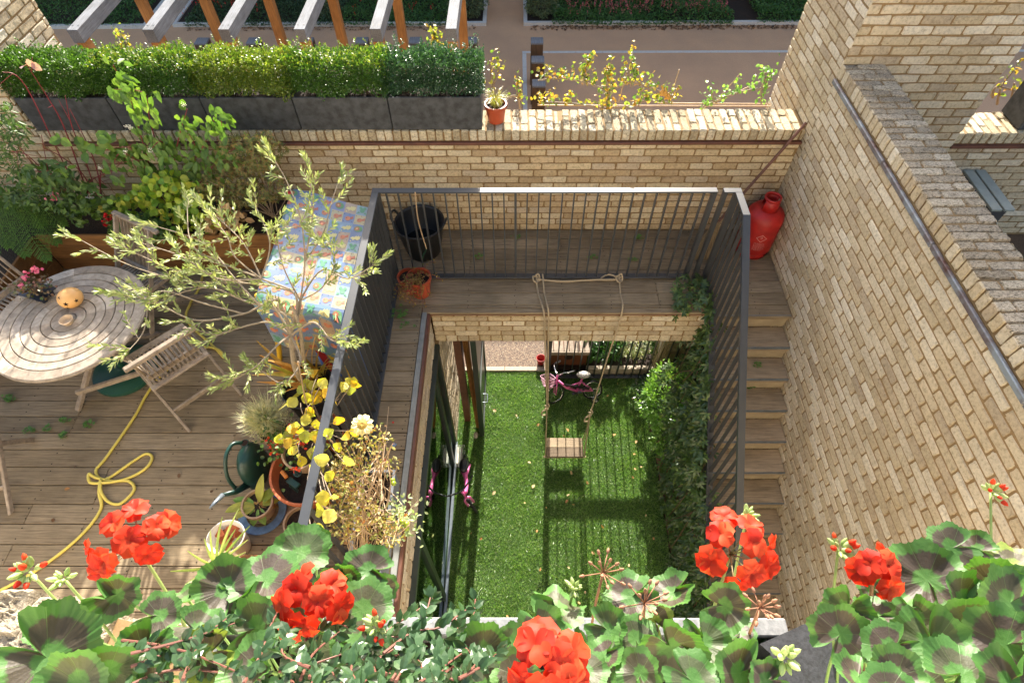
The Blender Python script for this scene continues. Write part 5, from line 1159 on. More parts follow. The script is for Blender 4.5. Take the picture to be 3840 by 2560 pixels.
for i,((u,v),lb) in enumerate(zip(WD,WL)):
    z0=0 if i not in (16,17,20) else {16:-.77,17:-.39,20:-.58}[i]; c=at(u*1.6327,v*1.6327,z=z0+.01); r=np.random.default_rng(100+i); b=MB(); n=r.integers(10,26)
    a=r.uniform(0,2*PI,n); P=c+np.stack([np.cos(a)*r.uniform(0,.045,n),np.sin(a)*r.uniform(0,.03,n),r.uniform(0,.02,n)],1); palmate(b,P,np.stack([np.cos(a),np.sin(a),np.full(n,.4)],1),np.tile([[0,0,1.]],(n,1))+r.normal(0,.2,(n,3)),np.full(n,.022)); o=b.build('weed',M['weed'],loc=tuple(c)); tag(o,'small green weed '+lb,'weed','small weeds between the boards')
litter(46,-.6,1.7,.9,4.4,ZL+.03,.045,'fallen_leaves','scattered pale dead leaves on the turf',leafmat('pale_dead_leaves',[hexc('d0a070'),hexc('c08850'),hexc('e0c8a0'),hexc('a05a30')],.2,.7),21,.6)
litter(22,-3.9,-1.3,.8,2.3,.002,.03,'fallen_leaves','few small dead leaves on the deck boards',M['deadleaf'],22,.5)
# ================================================================== PLANTS ON THE TERRACE
def pv(u,v): return u*1.6327,v*1.6327     # positions read off a 2352 px wide view of the photo
def slab(uvs,y0,y1,seed):
    r=np.random.default_rng(seed); return np.array([at(*pv(u,v),y=r.uniform(y0,y1)) for u,v in uvs])
def cloudpx(cx,cy,rx,ry,n,y0,y1,seed,power=.5):
    r=np.random.default_rng(seed); a=r.uniform(0,2*PI,n); q=r.uniform(0,1,n)**power
    lump=1+.18*np.sin(a*3+seed)+.12*np.sin(a*5+2*seed); return slab(zip(cx+rx*q*np.cos(a)*lump,cy+ry*q*np.sin(a)*lump),y0,y1,seed+1)
# raised planters
rp=thing('raised_planter','warm brown timber raised bed along the back parapet','planter',(-4,4.2,0))
b=MB()
for k in range(3): b.box(-4.46,-2.02,3.925,3.955,.002+k*.150,.148+k*.150,bev=.004)
for k in range(3): b.box(-4.49,-4.462,2.55,3.924,.002+k*.150,.148+k*.150,bev=.004)
for k in range(3): b.box(-2.05,-2.02,3.956,4.47,.002+k*.150,.148+k*.150,bev=.004)
b.build('side_boards',M['planterwood'],rp)
b=MB(); b.box(-5.9,-2.051,3.956,4.476,0,.40); b.box(-5.9,-4.491,2.5,3.955,0,.40); b.build('soil',M['soil'],rp)
M['dog']=leafmat('dogwood_green',[hexc('507030'),hexc('608036'),hexc('456228'),hexc('76903e')],.3,.55)
M['dogy']=leafmat('yellow_green_leaves',[hexc('8ba834'),hexc('a8b83c'),hexc('6f9430'),hexc('5c8630'),hexc('c2b848')],.35,.5)
M['maple']=leafmat('maple_dull_green',[hexc('66703a'),hexc('7d7a44'),hexc('8f6c44'),hexc('4f6a34'),hexc('93804c')],.3,.6)
M['darkg']=leafmat('dark_garden_green',[hexc('38501e'),hexc('486424'),hexc('5a7630'),hexc('2e441a')],.25,.5)
M['redst']=simple('dark_red_bark',hexc('7a2830'),.5)
M['twig']=simple('grey_brown_twig',hexc('8a7a68'),.8)
# dogwood
t=thing('dogwood','tall green dogwood shrub with drooping pointed leaves in front of the parapet','shrub',(-2.95,4.15,.42))
b=MB(); s=MB(); r=np.random.default_rng(41)
paths=[[(380,470),(350,400),(320,300),(300,230),(260,150)],[(390,470),(370,370),(345,280),(330,215),(262,205)],[(400,460),(400,380),(410,320),(430,250)],[(410,460),(440,380),(470,330),(500,260),(510,290)],[(400,460),(350,400),(280,350),(255,400)],[(420,470),(460,420),(500,370),(540,340)],[(380,470),(330,380),(300,340),(240,345)],[(390,440),(375,330),(345,345)],[(400,440),(450,360),(430,300)]]
for i,pth in enumerate(paths):
    yy=np.linspace(4.15,3.90+.12*r.random(),len(pth)); P=[at(*pv(*q),y=y) for q,y in zip(pth,yy)]; sp_=spline(P,9); s.tube(sp_,list(np.linspace(.006,.0025,len(sp_))),6)
    for p in sp_[6::2]:
        for k in range(4):
            o=np.array(p)+r.normal(0,.045,3); d=np.array([r.normal(0,.6),r.normal(-.35,.4),-1.+r.normal(0,.45)]); b.leaves([o],[d],[[r.normal(0,.35),-1+r.normal(0,.3),.7]],r.uniform(.06,.10),r.uniform(.034,.052),curl=.25,shape='round' if k%3 else 'leaf')
b.build('foliage',M['dog'],t); s.build('stems',M['redst'],t)
b=MB()
for q in ((300,293),(290,290),(288,348),(230,385),(345,345),(420,240)):
    c=at(*pv(*q),y=3.92); 
    for k in range(16): b.lathe([(.0001,-.004),(.004,0),(.0001,.004)],c+r.normal(0,.010,3),6)
b.build('flowers',simple('cream_tiny_flowers',hexc('ddd6c0'),.7),t)
t=thing('yellow_green_shrub','low shrub with round yellow-green leaves spilling over the planter edge','shrub',(-3.0,4.0,.42)); b=MB()
P=cloudpx(370,475,110,75,560,3.86,4.15,43); n=len(P); b.leaves(P,np.random.default_rng(1).normal(0,.7,(n,3))+[0,-.3,-.4],np.random.default_rng(2).normal(0,.4,(n,3))+[0,-.8,.9],np.random.default_rng(3).uniform(.045,.075,n),np.random.default_rng(3).uniform(.04,.062,n),shape='round'); b.build('foliage',M['dogy'],t)
t=thing('japanese_maple','dull green and bronze japanese maple in front of the parapet','shrub',(-2.3,4.15,.42)); b=MB()
P=np.concatenate([cloudpx(560,400,95,85,900,3.95,4.35,44),cloudpx(605,345,50,40,200,4.0,4.3,45),cloudpx(500,455,60,50,250,3.95,4.2,46)]); n=len(P); rr2=np.random.default_rng(5)
palmate(b,P,rr2.normal(0,.8,(n,3))+[0,-.4,-.5],rr2.normal(0,.4,(n,3))+[0,-.7,.9],rr2.uniform(.025,.042,n)); b.build('foliage',M['maple'],t)
b=MB()
for k in range(14): 
    e=P[rr2.integers(n)]; b.tube(spline([(-2.3+rr2.normal(0,.02),4.2,.42),(np.array([-2.3,4.2,.42])+e)/2+rr2.normal(0,.04,3),e],4),.004,5)
b.build('stems',M['twig'],t)
# red-stemmed dogwood twigs
t=thing('red_stemmed_dogwood','bare dark red dogwood stems fanned against the brick wall','shrub',(-3.9,4.2,.42)); b=MB(); L2=MB(); r=np.random.default_rng(47)
for pth in ([(225,475),(160,400),(60,200),(5,165)],[(210,470),(150,300),(110,225),(62,150)],[(228,468),(200,380),(165,290),(150,220)],[(235,465),(225,400),(205,340),(160,250)],[(215,475),(130,420),(60,355),(20,350)],[(200,470),(140,440),(90,395),(40,330)],[(230,470),(180,420),(120,400),(60,390)],[(225,470),(190,400),(140,360),(100,340)],[(205,475),(120,430),(110,390),(95,310)],[(235,470),(230,420),(240,385),(300,370)],[(220,470),(205,420),(260,390),(290,360)]):
    yy=np.linspace(4.15,4.0,len(pth)); P=[at(*pv(*q),y=y) for q,y in zip(pth,yy)]; q=spline(P,7); b.tube(q,list(np.linspace(.0065,.002,len(q))),6)
    for k in range(2):
        i=r.integers(5,len(q)); e=q[i]+r.normal(0,.12,3)*[1,.3,1]; b.tube([q[i],e],[.0025,.0015],5)
b.build('stems',M['redst'],t)
for (u,v) in ((185,330),(210,330),(225,320),(240,345),(250,330),(195,350),(140,320)):
    for k in range(3): L2.leaves([at(*pv(u,v),y=3.98)],[r.normal(0,1,3)+[0,0,-.5]],[[0,-1,.8]],.09,.065,shape='round')
L2.build('foliage',M['dog'],t)
L2=MB(); 
for (u,v) in ((60,150),(72,145),(62,136)): L2.leaves([at(*pv(u,v),y=4.0)],[r.normal(0,1,3)],[[0,-1,.6]],.07,.05,shape='round')
L2.build('pale_leaves',leafmat('dusty_pink_leaf',[hexc('b89098'),hexc('a07a80')],.3),t)
# fern
t=thing('fern','large green fern frond plant spreading over the left planter','fern',(-4.4,3.75,.42)); b=MB(); r=np.random.default_rng(48); base=at(*pv(20,445),z=.60)
for (u,v) in ((135,560),(110,600),(60,590),(20,570),(150,520),(-30,540),(0,480),(100,520),(-20,620)):
    tip=at(*pv(u,v),z=.42+r.uniform(0,.12)); mid=(base+tip)/2+[0,0,.16]; q=spline([base,mid,tip],16); b.tube(q,.002,4)
    for i in range(3,len(q)-1):
        d=q[i+1]-q[i-1]; d/=np.linalg.norm(d); sd=np.cross(d,[0,0,1]); sd/=np.linalg.norm(sd); f=i/len(q); ln=.12*math.sin(PI*min(1,f*.9+.12))**.8
        for s_ in (-1,1):
            e=q[i]+sd*s_*ln+d*ln*.35-[0,0,.02]; k=8; PP=np.linspace(q[i],e,k); 
            b.leaves(np.repeat(PP,2,0),np.tile([d*.9+sd*s_*.3+[0,0,.05],-d*.6+sd*s_*.5],(k,1)),np.tile([0,0,1.],(2*k,1)),.016,.008)
b.build('fronds',leafmat('fern_green',[hexc('5c8030'),hexc('70963c'),hexc('4c7028')],.4),t)
def spill(name,label,cx,cy,rx,ry,n,y0,y1,mat,L,wf,seed,shape='leaf',cat='plant'):
    P=cloudpx(cx,cy,rx,ry,n,y0,y1,seed); rr=np.random.default_rng(seed); c=P.mean(0); t=thing(name,label,cat,(c[0],c[1],.42)); b=MB(); l=rr.uniform(L*.6,L*1.2,n)
    b.leaves(P,rr.normal(0,.8,(n,3))+[0,-.2,-.1],rr.normal(0,.4,(n,3))+[0,-.6,1],l,l*wf,shape=shape); b.build('foliage',M[mat],t); return t,P
t,_=spill('leafy_perennial','dark leafy perennial with a pink flower in the corner of the bed',110,430,95,55,520,3.75,4.3,'darkg',.08,.45,51)
b=MB(); rr=np.random.default_rng(1); c=at(*pv(124,452),y=3.9); n=26; b.leaves(c+rr.normal(0,.02,(n,3)),rr.normal(0,1,(n,3)),rr.normal(0,.5,(n,3))+[0,-1,1],.022,.018,shape='round'); b.build('flowers',M['pinkpet'],t)
t,_=spill('leafy_perennial','feathery dark foliage at the far left edge beside the brick pier',20,330,38,90,520,3.9,4.3,'darkg',.06,.25,52)
t,_=spill('geranium_foliage','round green geranium leaves along the planter edge with a white flower',200,480,70,30,320,3.85,4.1,'darkg',.05,.95,53,'round')
b=MB(); c=at(*pv(205,453),y=3.95); n=22; b.leaves(c+rr.normal(0,.018,(n,3)),rr.normal(0,1,(n,3)),rr.normal(0,.5,(n,3))+[0,-1,1],.02,.02,shape='round'); b.build('flowers',M['whitepl'],t)
t,_=spill('geranium_foliage','dark round leaves below the yellow-green shrub with red geranium heads',320,535,70,38,300,3.80,4.0,'darkg',.065,.95,54,'round')
M['gerred']=leafmat('crimson_petals',[hexc('c01020'),hexc('d41a28'),hexc('a80c1c')],.3,tcol=lin(1.3,.7,.7))
b=MB(); 
for q in ((262,505),(245,510),(250,498)):
    c=at(*pv(*q),y=3.85); n=30; d=rr.normal(0,1,(n,3)); d/=np.linalg.norm(d,axis=1,keepdims=True); b.leaves(c+d*.022,d,rr.normal(0,1,(n,3)),.022,.022,shape='round')
b.build('flowers',M['gerred'],t)
M['hyd']=leafmat('withered_tan_leaves',[hexc('b89468'),hexc('c8a87c'),hexc('96704a'),hexc('d4b88c')],.25,.7)
spill('withered_hydrangea','withered tan hydrangea leaves behind the olive branches',520,520,45,40,160,3.85,4.05,'hyd',.07,.6,55,'round')
# ================================================================== OLIVE TREE
M['olive']=leafmat('olive_leaves',[hexc('8c9a58'),hexc('a0aa68'),hexc('76864c'),hexc('bcc088'),hexc('667844')],.3,.45,.4,tcol=lin(1.3,1.35,.8))
M['obark']=simple('grey_olive_bark',hexc('a0917a'),.85,nscale=30,namp=.3,bmp=.4)
ot=thing('olive_tree','spreading olive tree with pale narrow leaves reaching over the table','tree',(-1.60,2.33,.36))
b=MB(); lv=MB(); r=np.random.default_rng(61)
def bz(l): return [at(*pv(u,v),z=z) for u,v,z in l]
trunk=[np.array((-1.60,2.33,.34)),*bz([(680,850,.75),(668,770,1.05)])]
b.tube(spline(trunk,6),list(np.linspace(.024,.017,13)),10); 
b.tube(spline([np.array((-1.58,2.30,.34)),*bz([(700,840,.7),(690,760,1.05),(670,700,1.25)])],6),list(np.linspace(.018,.010,19)),8)
F0=(668,770,1.05)
BR_=[[F0,(690,690,1.2),(640,660,1.25),(560,650,1.32),(430,645,1.4),(300,610,1.45),(180,548,1.5)],
[(560,650,1.32),(470,625,1.4),(400,620,1.5),(290,570,1.55)],
[F0,(680,680,1.25),(600,640,1.35),(500,600,1.45),(440,560,1.55),(430,480,1.6)],
[(600,640,1.35),(560,560,1.5),(500,500,1.6)],
[(600,640,1.35),(620,560,1.5),(590,480,1.6)],
[(690,690,1.2),(700,600,1.4),(690,500,1.6),(660,420,1.75),(635,375,1.85)],
[(700,600,1.4),(740,540,1.5),(760,470,1.6),(775,425,1.65)],
[(700,600,1.4),(720,480,1.65),(710,410,1.8)],
[F0,(690,690,1.2),(740,620,1.3),(800,640,1.3),(855,610,1.35)],
[F0,(620,700,1.2),(560,720,1.25),(450,735,1.3),(350,690,1.35),(290,680,1.4)],
[(560,720,1.25),(480,700,1.35),(360,670,1.4),(330,760,1.35),(300,800,1.35)],
[F0,(620,740,1.15),(560,750,1.2),(500,770,1.25)],
[F0,(640,790,1.1),(590,840,1.1),(540,870,1.1)],
[F0,(720,740,1.15),(760,780,1.15),(800,785,1.2)],
[F0,(640,690,1.25),(600,700,1.3),(540,640,1.4),(470,560,1.5),(360,520,1.6)],
[F0,(650,720,1.2),(560,690,1.3),(480,660,1.4),(390,680,1.4)],
[(600,640,1.35),(540,590,1.5),(520,540,1.6),(470,480,1.65)],
[(690,690,1.2),(740,660,1.3),(770,600,1.4),(740,560,1.5)],
[F0,(690,830,1.0),(650,880,1.0),(600,850,1.05)],[(690,690,1.2),(650,610,1.4),(640,530,1.5),(690,520,1.6)],
[(600,640,1.35),(500,640,1.45),(420,590,1.55),(330,560,1.55)]]
def sprig(p,d,L_,k):
    d=np.array(d,float); d/=np.linalg.norm(d); q=spline([p,p+d*L_*.5+r.normal(0,.012,3),p+d*L_],max(2,k//2)); b.tube(q,list(np.linspace(.0028,.0012,len(q))),5)
    for i in range(1,len(q)):
        a=q[i]-q[i-1]; a/=np.linalg.norm(a)+1e-9; sd=np.cross(a,r.normal(0,1,3)); sd/=np.linalg.norm(sd)+1e-9
        P=[q[i],q[i]]; D=[a*1.2+sd*.7,a*1.2-sd*.7]; N=[r.normal(0,.4,3)+[0,-.3,1],r.normal(0,.4,3)+[0,-.3,1]]; lv.leaves(P,D,N,r.uniform(.036,.054,2),r.uniform(.010,.0145,2),fold=.12,curl=.06)
    lv.leaves([q[-1]],[a],[r.normal(0,.3,3)+[0,0,1]],.045,.011,fold=.1)
for i,l in enumerate(BR_):
    P=spline(bz(l),6); n=len(P); b.tube(P,list(np.linspace(.0095 if l[0]==F0 else .006,.0025,n)),7)
    for j in range(max(3,n//4),n):
        for _ in range(1):
            d=(P[min(j+1,n-1)]-P[j-1]); d/=np.linalg.norm(d)+1e-9; dd=d*.7+r.normal(0,.6,3); dd[2]=abs(dd[2])*.7+.2 if r.random()<.75 else dd[2]; 
            if r.random()<(.35 if j<n*.5 else .62): sprig(P[j],dd,r.uniform(.08,.21),r.integers(6,10))
    sprig(P[-1],P[-1]-P[-2]+[0,0,.002],.14,12)
b.build('branches',M['obark'],ot); lv.build('foliage',M['olive'],ot)
# dry strap leaves (crocosmia) in the tub
M['strap']=leafmat('dry_orange_straps',[hexc('c89050'),hexc('d8a868'),hexc('b07838'),hexc('a8a040'),hexc('e0bc80')],.35,.6)
t=thing('dry_strap_leaves','dry orange-tan strap leaves standing in the black tub under the olive','plant',(-1.58,2.36,.36)); b=MB(); r=np.random.default_rng(62)
for k in range(38):
    a=r.uniform(0,2*PI); el=r.uniform(.9,1.45); bs=np.array([-1.58,2.38,.34])+r.normal(0,.05,3)*[1,1,0]; bigleaf(b,bs,(math.cos(a)*math.cos(el),math.sin(a)*math.cos(el),math.sin(el)),(-math.sin(a),math.cos(a),.3),r.uniform(.3,.6),.03,r.uniform(.1,.9),.3,seg=8,maxat=.3)
b.build('strap_leaves',M['strap'],t)
# kiwi-like yellow leaved climber through the left railing
M['yel']=leafmat('yellow_autumn_leaves',[hexc('d4c43c'),hexc('b4bc48'),hexc('dcb030'),hexc('98a844'),hexc('dcd070'),hexc('c0c050')],.4,.45,.5,tcol=lin(1.3,1.3,.6))
t=thing('yellow_climber','climber with large yellow autumn leaves growing through the left railing','climber',(-1.42,2.02,.26)); b=MB(); s=MB(); r=np.random.default_rng(63)
YL=[(700,900,.7),(740,880,.8),(800,900,.95),(790,890,1.0),(720,920,.7),(755,930,.8),(700,950,.7),(680,980,.75),(700,1000,.8),(735,1010,.9),(765,1000,1.1),(790,1010,1.1),(810,990,1.05),(715,1040,.85),(690,1060,.85),(740,1040,.95),(725,1080,.95),(755,1070,1.1),(745,1100,1.1),(790,1060,1.1),(720,1150,1.05),(765,1150,1.15),(740,1140,1.15),(765,1185,1.15),(745,1190,1.1),(715,1225,1.1),(770,970,1.1),(655,1000,.7),(665,1020,.7),(640,1010,.65),(780,1030,1.1),(700,880,.65),(730,860,.75),(760,905,.9),(680,1035,.8),(805,885,1.0),(690,925,.7),(725,975,.85)]
for (u,v,z) in YL:
    for k in range(2 if z<1.05 else 1):
        c=at(*pv(u+r.normal(0,8)*k,v+r.normal(0,8)*k),z=z); bigleaf(b,c+[0,.035,0.01],(r.normal(0,.8),-1+r.normal(0,.6),r.normal(-.5,.5)),(r.normal(0,.5),-.3+r.normal(0,.4),1),r.uniform(.065,.095),r.uniform(.055,.078),.5,.3,seg=6,wav=.003)
    s.tube(spline([np.array((-1.42,2.02,.27)),at(*pv((u+720)/2,(v+980)/2),z=(z+.5)/2+.05)+r.normal(0,.02,3),at(*pv(u,v),z=z)],5),.003,5)
b.build('foliage',M['yel'],t); s.build('stems',M['twig'],t)
# small orange red geraniums among the pots
t=thing('orange_flowers','small orange-red flower clusters beside the lavender pot','flowers',(-1.72,1.9,.4)); b=MB(); r=np.random.default_rng(64); M['orf']=leafmat('orange_red_petals',[hexc('e04820'),hexc('d83818'),hexc('ec6030')],.3,tcol=lin(1.3,1,.8))
for (u,v,z) in ((618,1018,.45),(630,1025,.45),(625,1035,.45),(668,985,.55),(672,1000,.55),(695,1025,.5),(680,1075,.5),(690,1010,.55)):
    c=at(*pv(u,v),z=z)
    for k in range(10): b.leaves([c+r.normal(0,.014,3)],[r.normal(0,1,3)],[r.normal(0,.6,3)+[0,0,1]],.02,.02,shape='round')
b.build('petals',M['orf'],t)
b=MB(); P=np.array([at(*pv(650+r.normal(0,28),1020+r.normal(0,28)),z=r.uniform(.38,.52)) for _ in range(150)]); b.leaves(P,r.normal(0,1,(150,3)),r.normal(0,.4,(150,3))+[0,0,1],.03,.024,shape='round'); b.build('foliage',M['darkg'],t)
# tomato plant, dried, in the window box and over the rail
M['tom']=leafmat('withered_tomato_leaves',[hexc('bca858'),hexc('9c8848'),hexc('8a9050'),hexc('cfc48c'),hexc('8c5c38'),hexc('6c7a44'),hexc('a06840')],.35,.6)
t=thing('tomato_plant','withered yellow and brown tomato plants sprawling over the window box','plant',(-1.0,1.3,.22)); b=MB(); s=MB(); r=np.random.default_rng(65)
C=[(830,1030,45,50,.7,1.0,420),(800,1100,48,60,.6,1.0,650),(815,1180,60,50,.5,.9,700),(880,1225,50,40,.35,.6,420),(890,1065,40,14,.35,.5,90),(870,1010,35,35,.8,1.0,160),(780,1090,30,50,.8,1.05,250),(790,1200,40,50,.6,.9,250),(905,1200,30,35,.3,.45,160)]
for (cu,cv,ru,rv,z0,z1,n) in C:
    n=int(n*.42); A=r.uniform(0,2*PI,n);q=r.uniform(0,1,n)**.6; P=np.array([at(*pv(cu+ru*qq*math.cos(a),cv+rv*qq*math.sin(a)),z=r.uniform(z0,z1)) for a,qq in zip(A,q)]); l=r.uniform(.012,.036,n); b.leaves(P,r.normal(0,1,(n,3)),r.normal(0,1,(n,3))+[0,0,.6],l,l*.6,curl=.6,fold=.4)
    for k in range(9): 
        e=P[r.integers(n)]; s.tube(spline([(-1.0+r.normal(0,.04),1.3+r.normal(0,.3),.22),(e+np.array([-1.,1.3,.3]))/2+r.normal(0,.08,3),e],4),.003,5)
b.build('foliage',M['tom'],t); s.build('stems',M['cane'],t)
b=MB()
for (u,v,z) in ((935,1205,.4),(925,1200,.42),(935,1215,.38),(903,1105,.4),(905,1112,.4)): b.lathe([(max(.0001,.018*math.sin(a)),.018*(1-math.cos(a))) for a in np.linspace(0,PI,9)],at(*pv(u,v),z=z),14)
b.build('green_tomatoes',simple('unripe_tomato',hexc('8ca030'),.3),t,smooth=True)
b=MB()
for (u,v,z) in ((775,1205,.3),(882,1057,.27),(800,1065,.5)): b.lathe([(max(.0001,.014*math.sin(a)),.014*(1-math.cos(a))) for a in np.linspace(0,PI,9)],at(*pv(u,v),z=z),12)
b.build('red_tomatoes',simple('ripe_tomato',hexc('c83020'),.3),t,smooth=True)
M['palep']=leafmat('pale_grey_green_seedling',[hexc('a8b48c'),hexc('94a878'),hexc('c0c8a0')],.35)
t=thing('seedling_tuft','pale green leafy tomato shoot overhanging the fascia','plant',tuple(at(*pv(920,1160),z=.3))); b=MB(); P=np.array([at(*pv(925+r.normal(0,26),1190+r.normal(0,30)),z=r.uniform(.25,.42)) for _ in range(170)]); b.leaves(P,r.normal(0,1,(170,3)),r.normal(0,.4,(170,3))+[0,0,1],.035,.018); b.build('foliage',M['palep'],t); b=MB(); b.tube(spline([(-.95,1.35,.22),*[at(*pv(u,v),z=.33) for u,v in ((900,1240),(925,1190),(960,1150))]],5),.003,5); b.build('stem',M['twig'],t)
for i,(p,q,lb) in enumerate((((750,1000,1.1),(880,1145,.35),'upper bamboo cane slanting across the withered tomatoes'),((725,1150,1.1),(880,1245,.35),'lower bamboo cane slanting across the withered tomatoes'),((685,830,1.15),(703,925,.7),'short pale split cane in the olive tub'))):
    P=at(*pv(*p[:2]),z=p[2]);Q=at(*pv(*q[:2]),z=q[2]); b=MB(); b.tube([P,(P+Q)/2+[0,0,.004],Q],.005,8); tag(b.build('bamboo_cane',M['cane']),lb,'cane')
# ornamental sunflower
c=at(*pv(832,975),z=1.10); t=thing('sunflower','faded cream sunflower ornament on a stake by the railing','ornament',tuple(c)); nn=(CAM-c); nn/=np.linalg.norm(nn); nn=nn*.6+np.array([0,0,.6]); nn/=np.linalg.norm(nn); A=np.array(Vector(nn).to_track_quat('Z','Y').to_matrix()); M['cream']=leafmat('faded_cream_petal',[hexc('e4d8a0'),hexc('f0e8c0'),hexc('d8c888')],.2,.4); b=MB()
for k in range(13):
    a=2*PI*k/13+.1*math.sin(k*2); d=A@np.array([math.cos(a),math.sin(a),.15]); bigleaf(b,c+d*.026,d,nn,.046,.026,.5,.3,seg=5)
b.build('petals',M['cream'],t); b=MB(); b.lathe([(.0001,.010),(.012,.012),(.022,.008),(.034,.003),(.036,0)],c,26,axis=nn); b.build('disc',simple('ochre_seed_disc',hexc('b8983c'),.7,nscale=160,namp=.5,bmp=1),t); b=MB(); b.tube([c-nn*.004,c-[0,0,.85]],.004,6); b.build('stake',M['cane'],t)
# withered plant in the walkway pots
M['wth']=leafmat('withered_olive_brown',[hexc('8a7a48'),hexc('a08850'),hexc('6e6a38'),hexc('9a6a4c')],.3,.7)
t=thing('withered_plant','withered trailing plant hanging from the terracotta pots on the walkway','plant',(-.895,3.615,.2)); b=MB(); s=MB(); r=np.random.default_rng(66)
for k in range(34):
    a=r.uniform(0,2*PI) if k%2 else r.uniform(3.3,4.6); l_=r.uniform(.12,.26); c0=np.array([-.895,3.6,.2]); e=c0+[math.cos(a)*l_,math.sin(a)*l_,r.uniform(-.16,.04)]; P=spline([c0,(c0+e)/2+[0,0,.08],e],6); s.tube(P,.0015,4)
    PP=np.repeat(np.array(P[2:]),2,0)+r.normal(0,.01,(2*len(P[2:]),3)); n=len(PP); b.leaves(PP,r.normal(0,1,(n,3)),r.normal(0,.5,(n,3))+[0,0,1],r.uniform(.012,.022,n),.012,shape='round')
b.build('foliage',M['wth'],t); s.build('stems',M['redst'],t)
o=MB(); P=np.array([at(*pv(920+r.normal(0,12),730+r.normal(0,14)),z=.04) for _ in range(26)]); palmate(o,P,r.normal(0,1,(26,3))*[1,1,.2],np.tile([0,0,1.],(26,1)),np.full(26,.03)); tag(o.build('weed',M['weed']),'clump of green weed between the left railing foot and the pots','weed')
for i,(u,v,col,lb) in enumerate(((903,970,'c01818','small red bottle cap on the left walkway'),)):
    b=MB(); b.lathe([(.0001,0),(.008,0),(.008,.006),(.0001,.006)],at(*pv(u,v),z=.002),12); tag(b.build('bottle_cap',simple('red_cap',hexc(col),.4)),lb,'cap')
b=MB(); c=at(*pv(905,1022),z=.004); b.obox(c+[0,0,.004],(.010,.014,0),(.014,-.008,0),(0,0,.003),bev=.001); tag(b.build('blue_scrap',simple('blue_grey_plastic',hexc('7088a8'),.4)),'small blue-grey plastic scrap on the left walkway','scrap')
# spider plant on the left below the white pot
t=thing('spider_plant','pale striped spider plant rising above the geraniums','plant',(-1.7,.95,.5)); b=MB(); r=np.random.default_rng(67); c=at(*pv(500,1300),z=.8)
for (u,v,z) in ((530,1195,1.15),(555,1235,1.1),(405,1330,1.0),(440,1340,.95),(470,1240,1.05),(550,1265,1.05),(520,1245,1.1),(460,1255,1.0),(495,1210,1.1),(480,1350,.9),(430,1290,1.0),(545,1290,1.0)):
    e=at(*pv(u,v),z=z); d=e-c; bigleaf(b,c,d/np.linalg.norm(d)+[0,0,.25],(0,-.5,1),np.linalg.norm(d)*1.02,.013,.35,.35,seg=8,maxat=.35)
b.build('blades',leafmat('striped_pale_green',[hexc('8a9c50'),hexc('a4b070'),hexc('748c40')],.3),t)
t['category']='spider plant'; pot('plant_pot','clay pot under the spider plant','x' and tuple(c-[0,0,.26]),.10,.075,.2,'clay')
# pot with tall stand for that plant: rests on an upturned box
b=MB(); b.box(c[0]-.16,c[0]+.16,c[1]-.14,c[1]+.14,.002,c[2]-.262,bev=.008); tag(b.build('timber_crate',M['planterwood']),'timber crate carrying the spider plant pot','crate')
# ================================================================== ESPALIER PEARS BEHIND THE PARAPET
M['pear']=leafmat('pear_autumn_leaves',[hexc('ccb048'),hexc('8a9a48'),hexc('5c7c38'),hexc('d09c3c'),hexc('547436'),hexc('7c9040'),hexc('b87c40')],.4,.4,.6)
def espalier(label,px,seed,mats='pear',dens=1,loc=(1,5,ZL)):
    t=thing('espalier_pear',label,'fruit tree',loc); b=MB(); s=MB(); r=np.random.default_rng(seed)
    for pth in px:
        P=spline([at(*pv(u,v),y=4.98) for u,v in pth],8); s.tube(P,list(np.linspace(.011,.006,len(P))),7)
        for p in P[2:]:
            for k in range(int(3*dens)):
                o=np.array(p)+np.array([r.normal(0,.03),r.normal(0,.03),abs(r.normal(0,.05))]); b.leaves([o],[r.normal(0,1,3)],[r.normal(0,.6,3)+[0,0,.8]],r.uniform(.028,.045),.026,shape='round',curl=.3)
            if r.random()<.16*dens:
                h=r.uniform(.08,.2); q=[np.array(p),np.array(p)+[r.normal(0,.02),0,h]]; s.tube(q,[.003,.0015],5)
                for k in range(9): b.leaves([q[0]+(q[1]-q[0])*r.random()],[r.normal(0,1,3)],[r.normal(0,.6,3)+[0,0,.8]],r.uniform(.026,.042),.024,shape='round',curl=.3)
    b.build('foliage',M[mats],t); s.build('branches',M['twig'],t); return t
TK=[(1395,262),(1394,235),(1396,210)]
et=espalier('espaliered pear with yellow leaves trained on wires behind the coping',[TK+[(1340,190),(1290,180),(1235,185)],[(1396,210),(1450,190),(1490,200),(1555,225)],[(1395,250),(1330,240),(1270,236),(1235,240)],[(1395,248),(1450,243),(1490,230),(1540,238)],[(1340,195),(1345,160),(1352,140)],[(1450,200),(1445,165),(1450,142)],[(1396,215),(1395,180),(1400,165)]],71,dens=1.25,loc=tuple(at(*pv(1395,255),y=4.98)*[1,1,0]+[0,0,ZL]))
b=MB(); p=at(*pv(1395,262),y=4.98); b.tube([(p[0],p[1],ZL),p],.014,8); b.build('trunk',M['twig'],et)
et=espalier('pear branch with small green leaves against the right brick pier',[[(1765,175),(1750,200),(1748,240)],[(1770,200),(1700,212),(1650,230),(1610,248)],[(1760,190),(1755,170),(1775,168)],[(1640,235),(1632,205)]],72,'gl2',.8,loc=(2.3,4.98,ZL))
et=espalier('thin twiggy pear shoots with yellow leaves beside the small orange pot',[[(1135,235),(1130,190),(1125,140)],[(1130,200),(1145,165),(1140,150)],[(1140,240),(1180,220),(1200,235)],[(1195,250),(1185,190)]],73,'pear',.5,loc=(0,4.98,ZL))
et=espalier('yellow leafed twig rising above the hedge between the last two pergola rafters',[[(1005,130),(1000,100),(998,82)]],74,'pear',1.2,loc=(-.7,4.98,ZL))
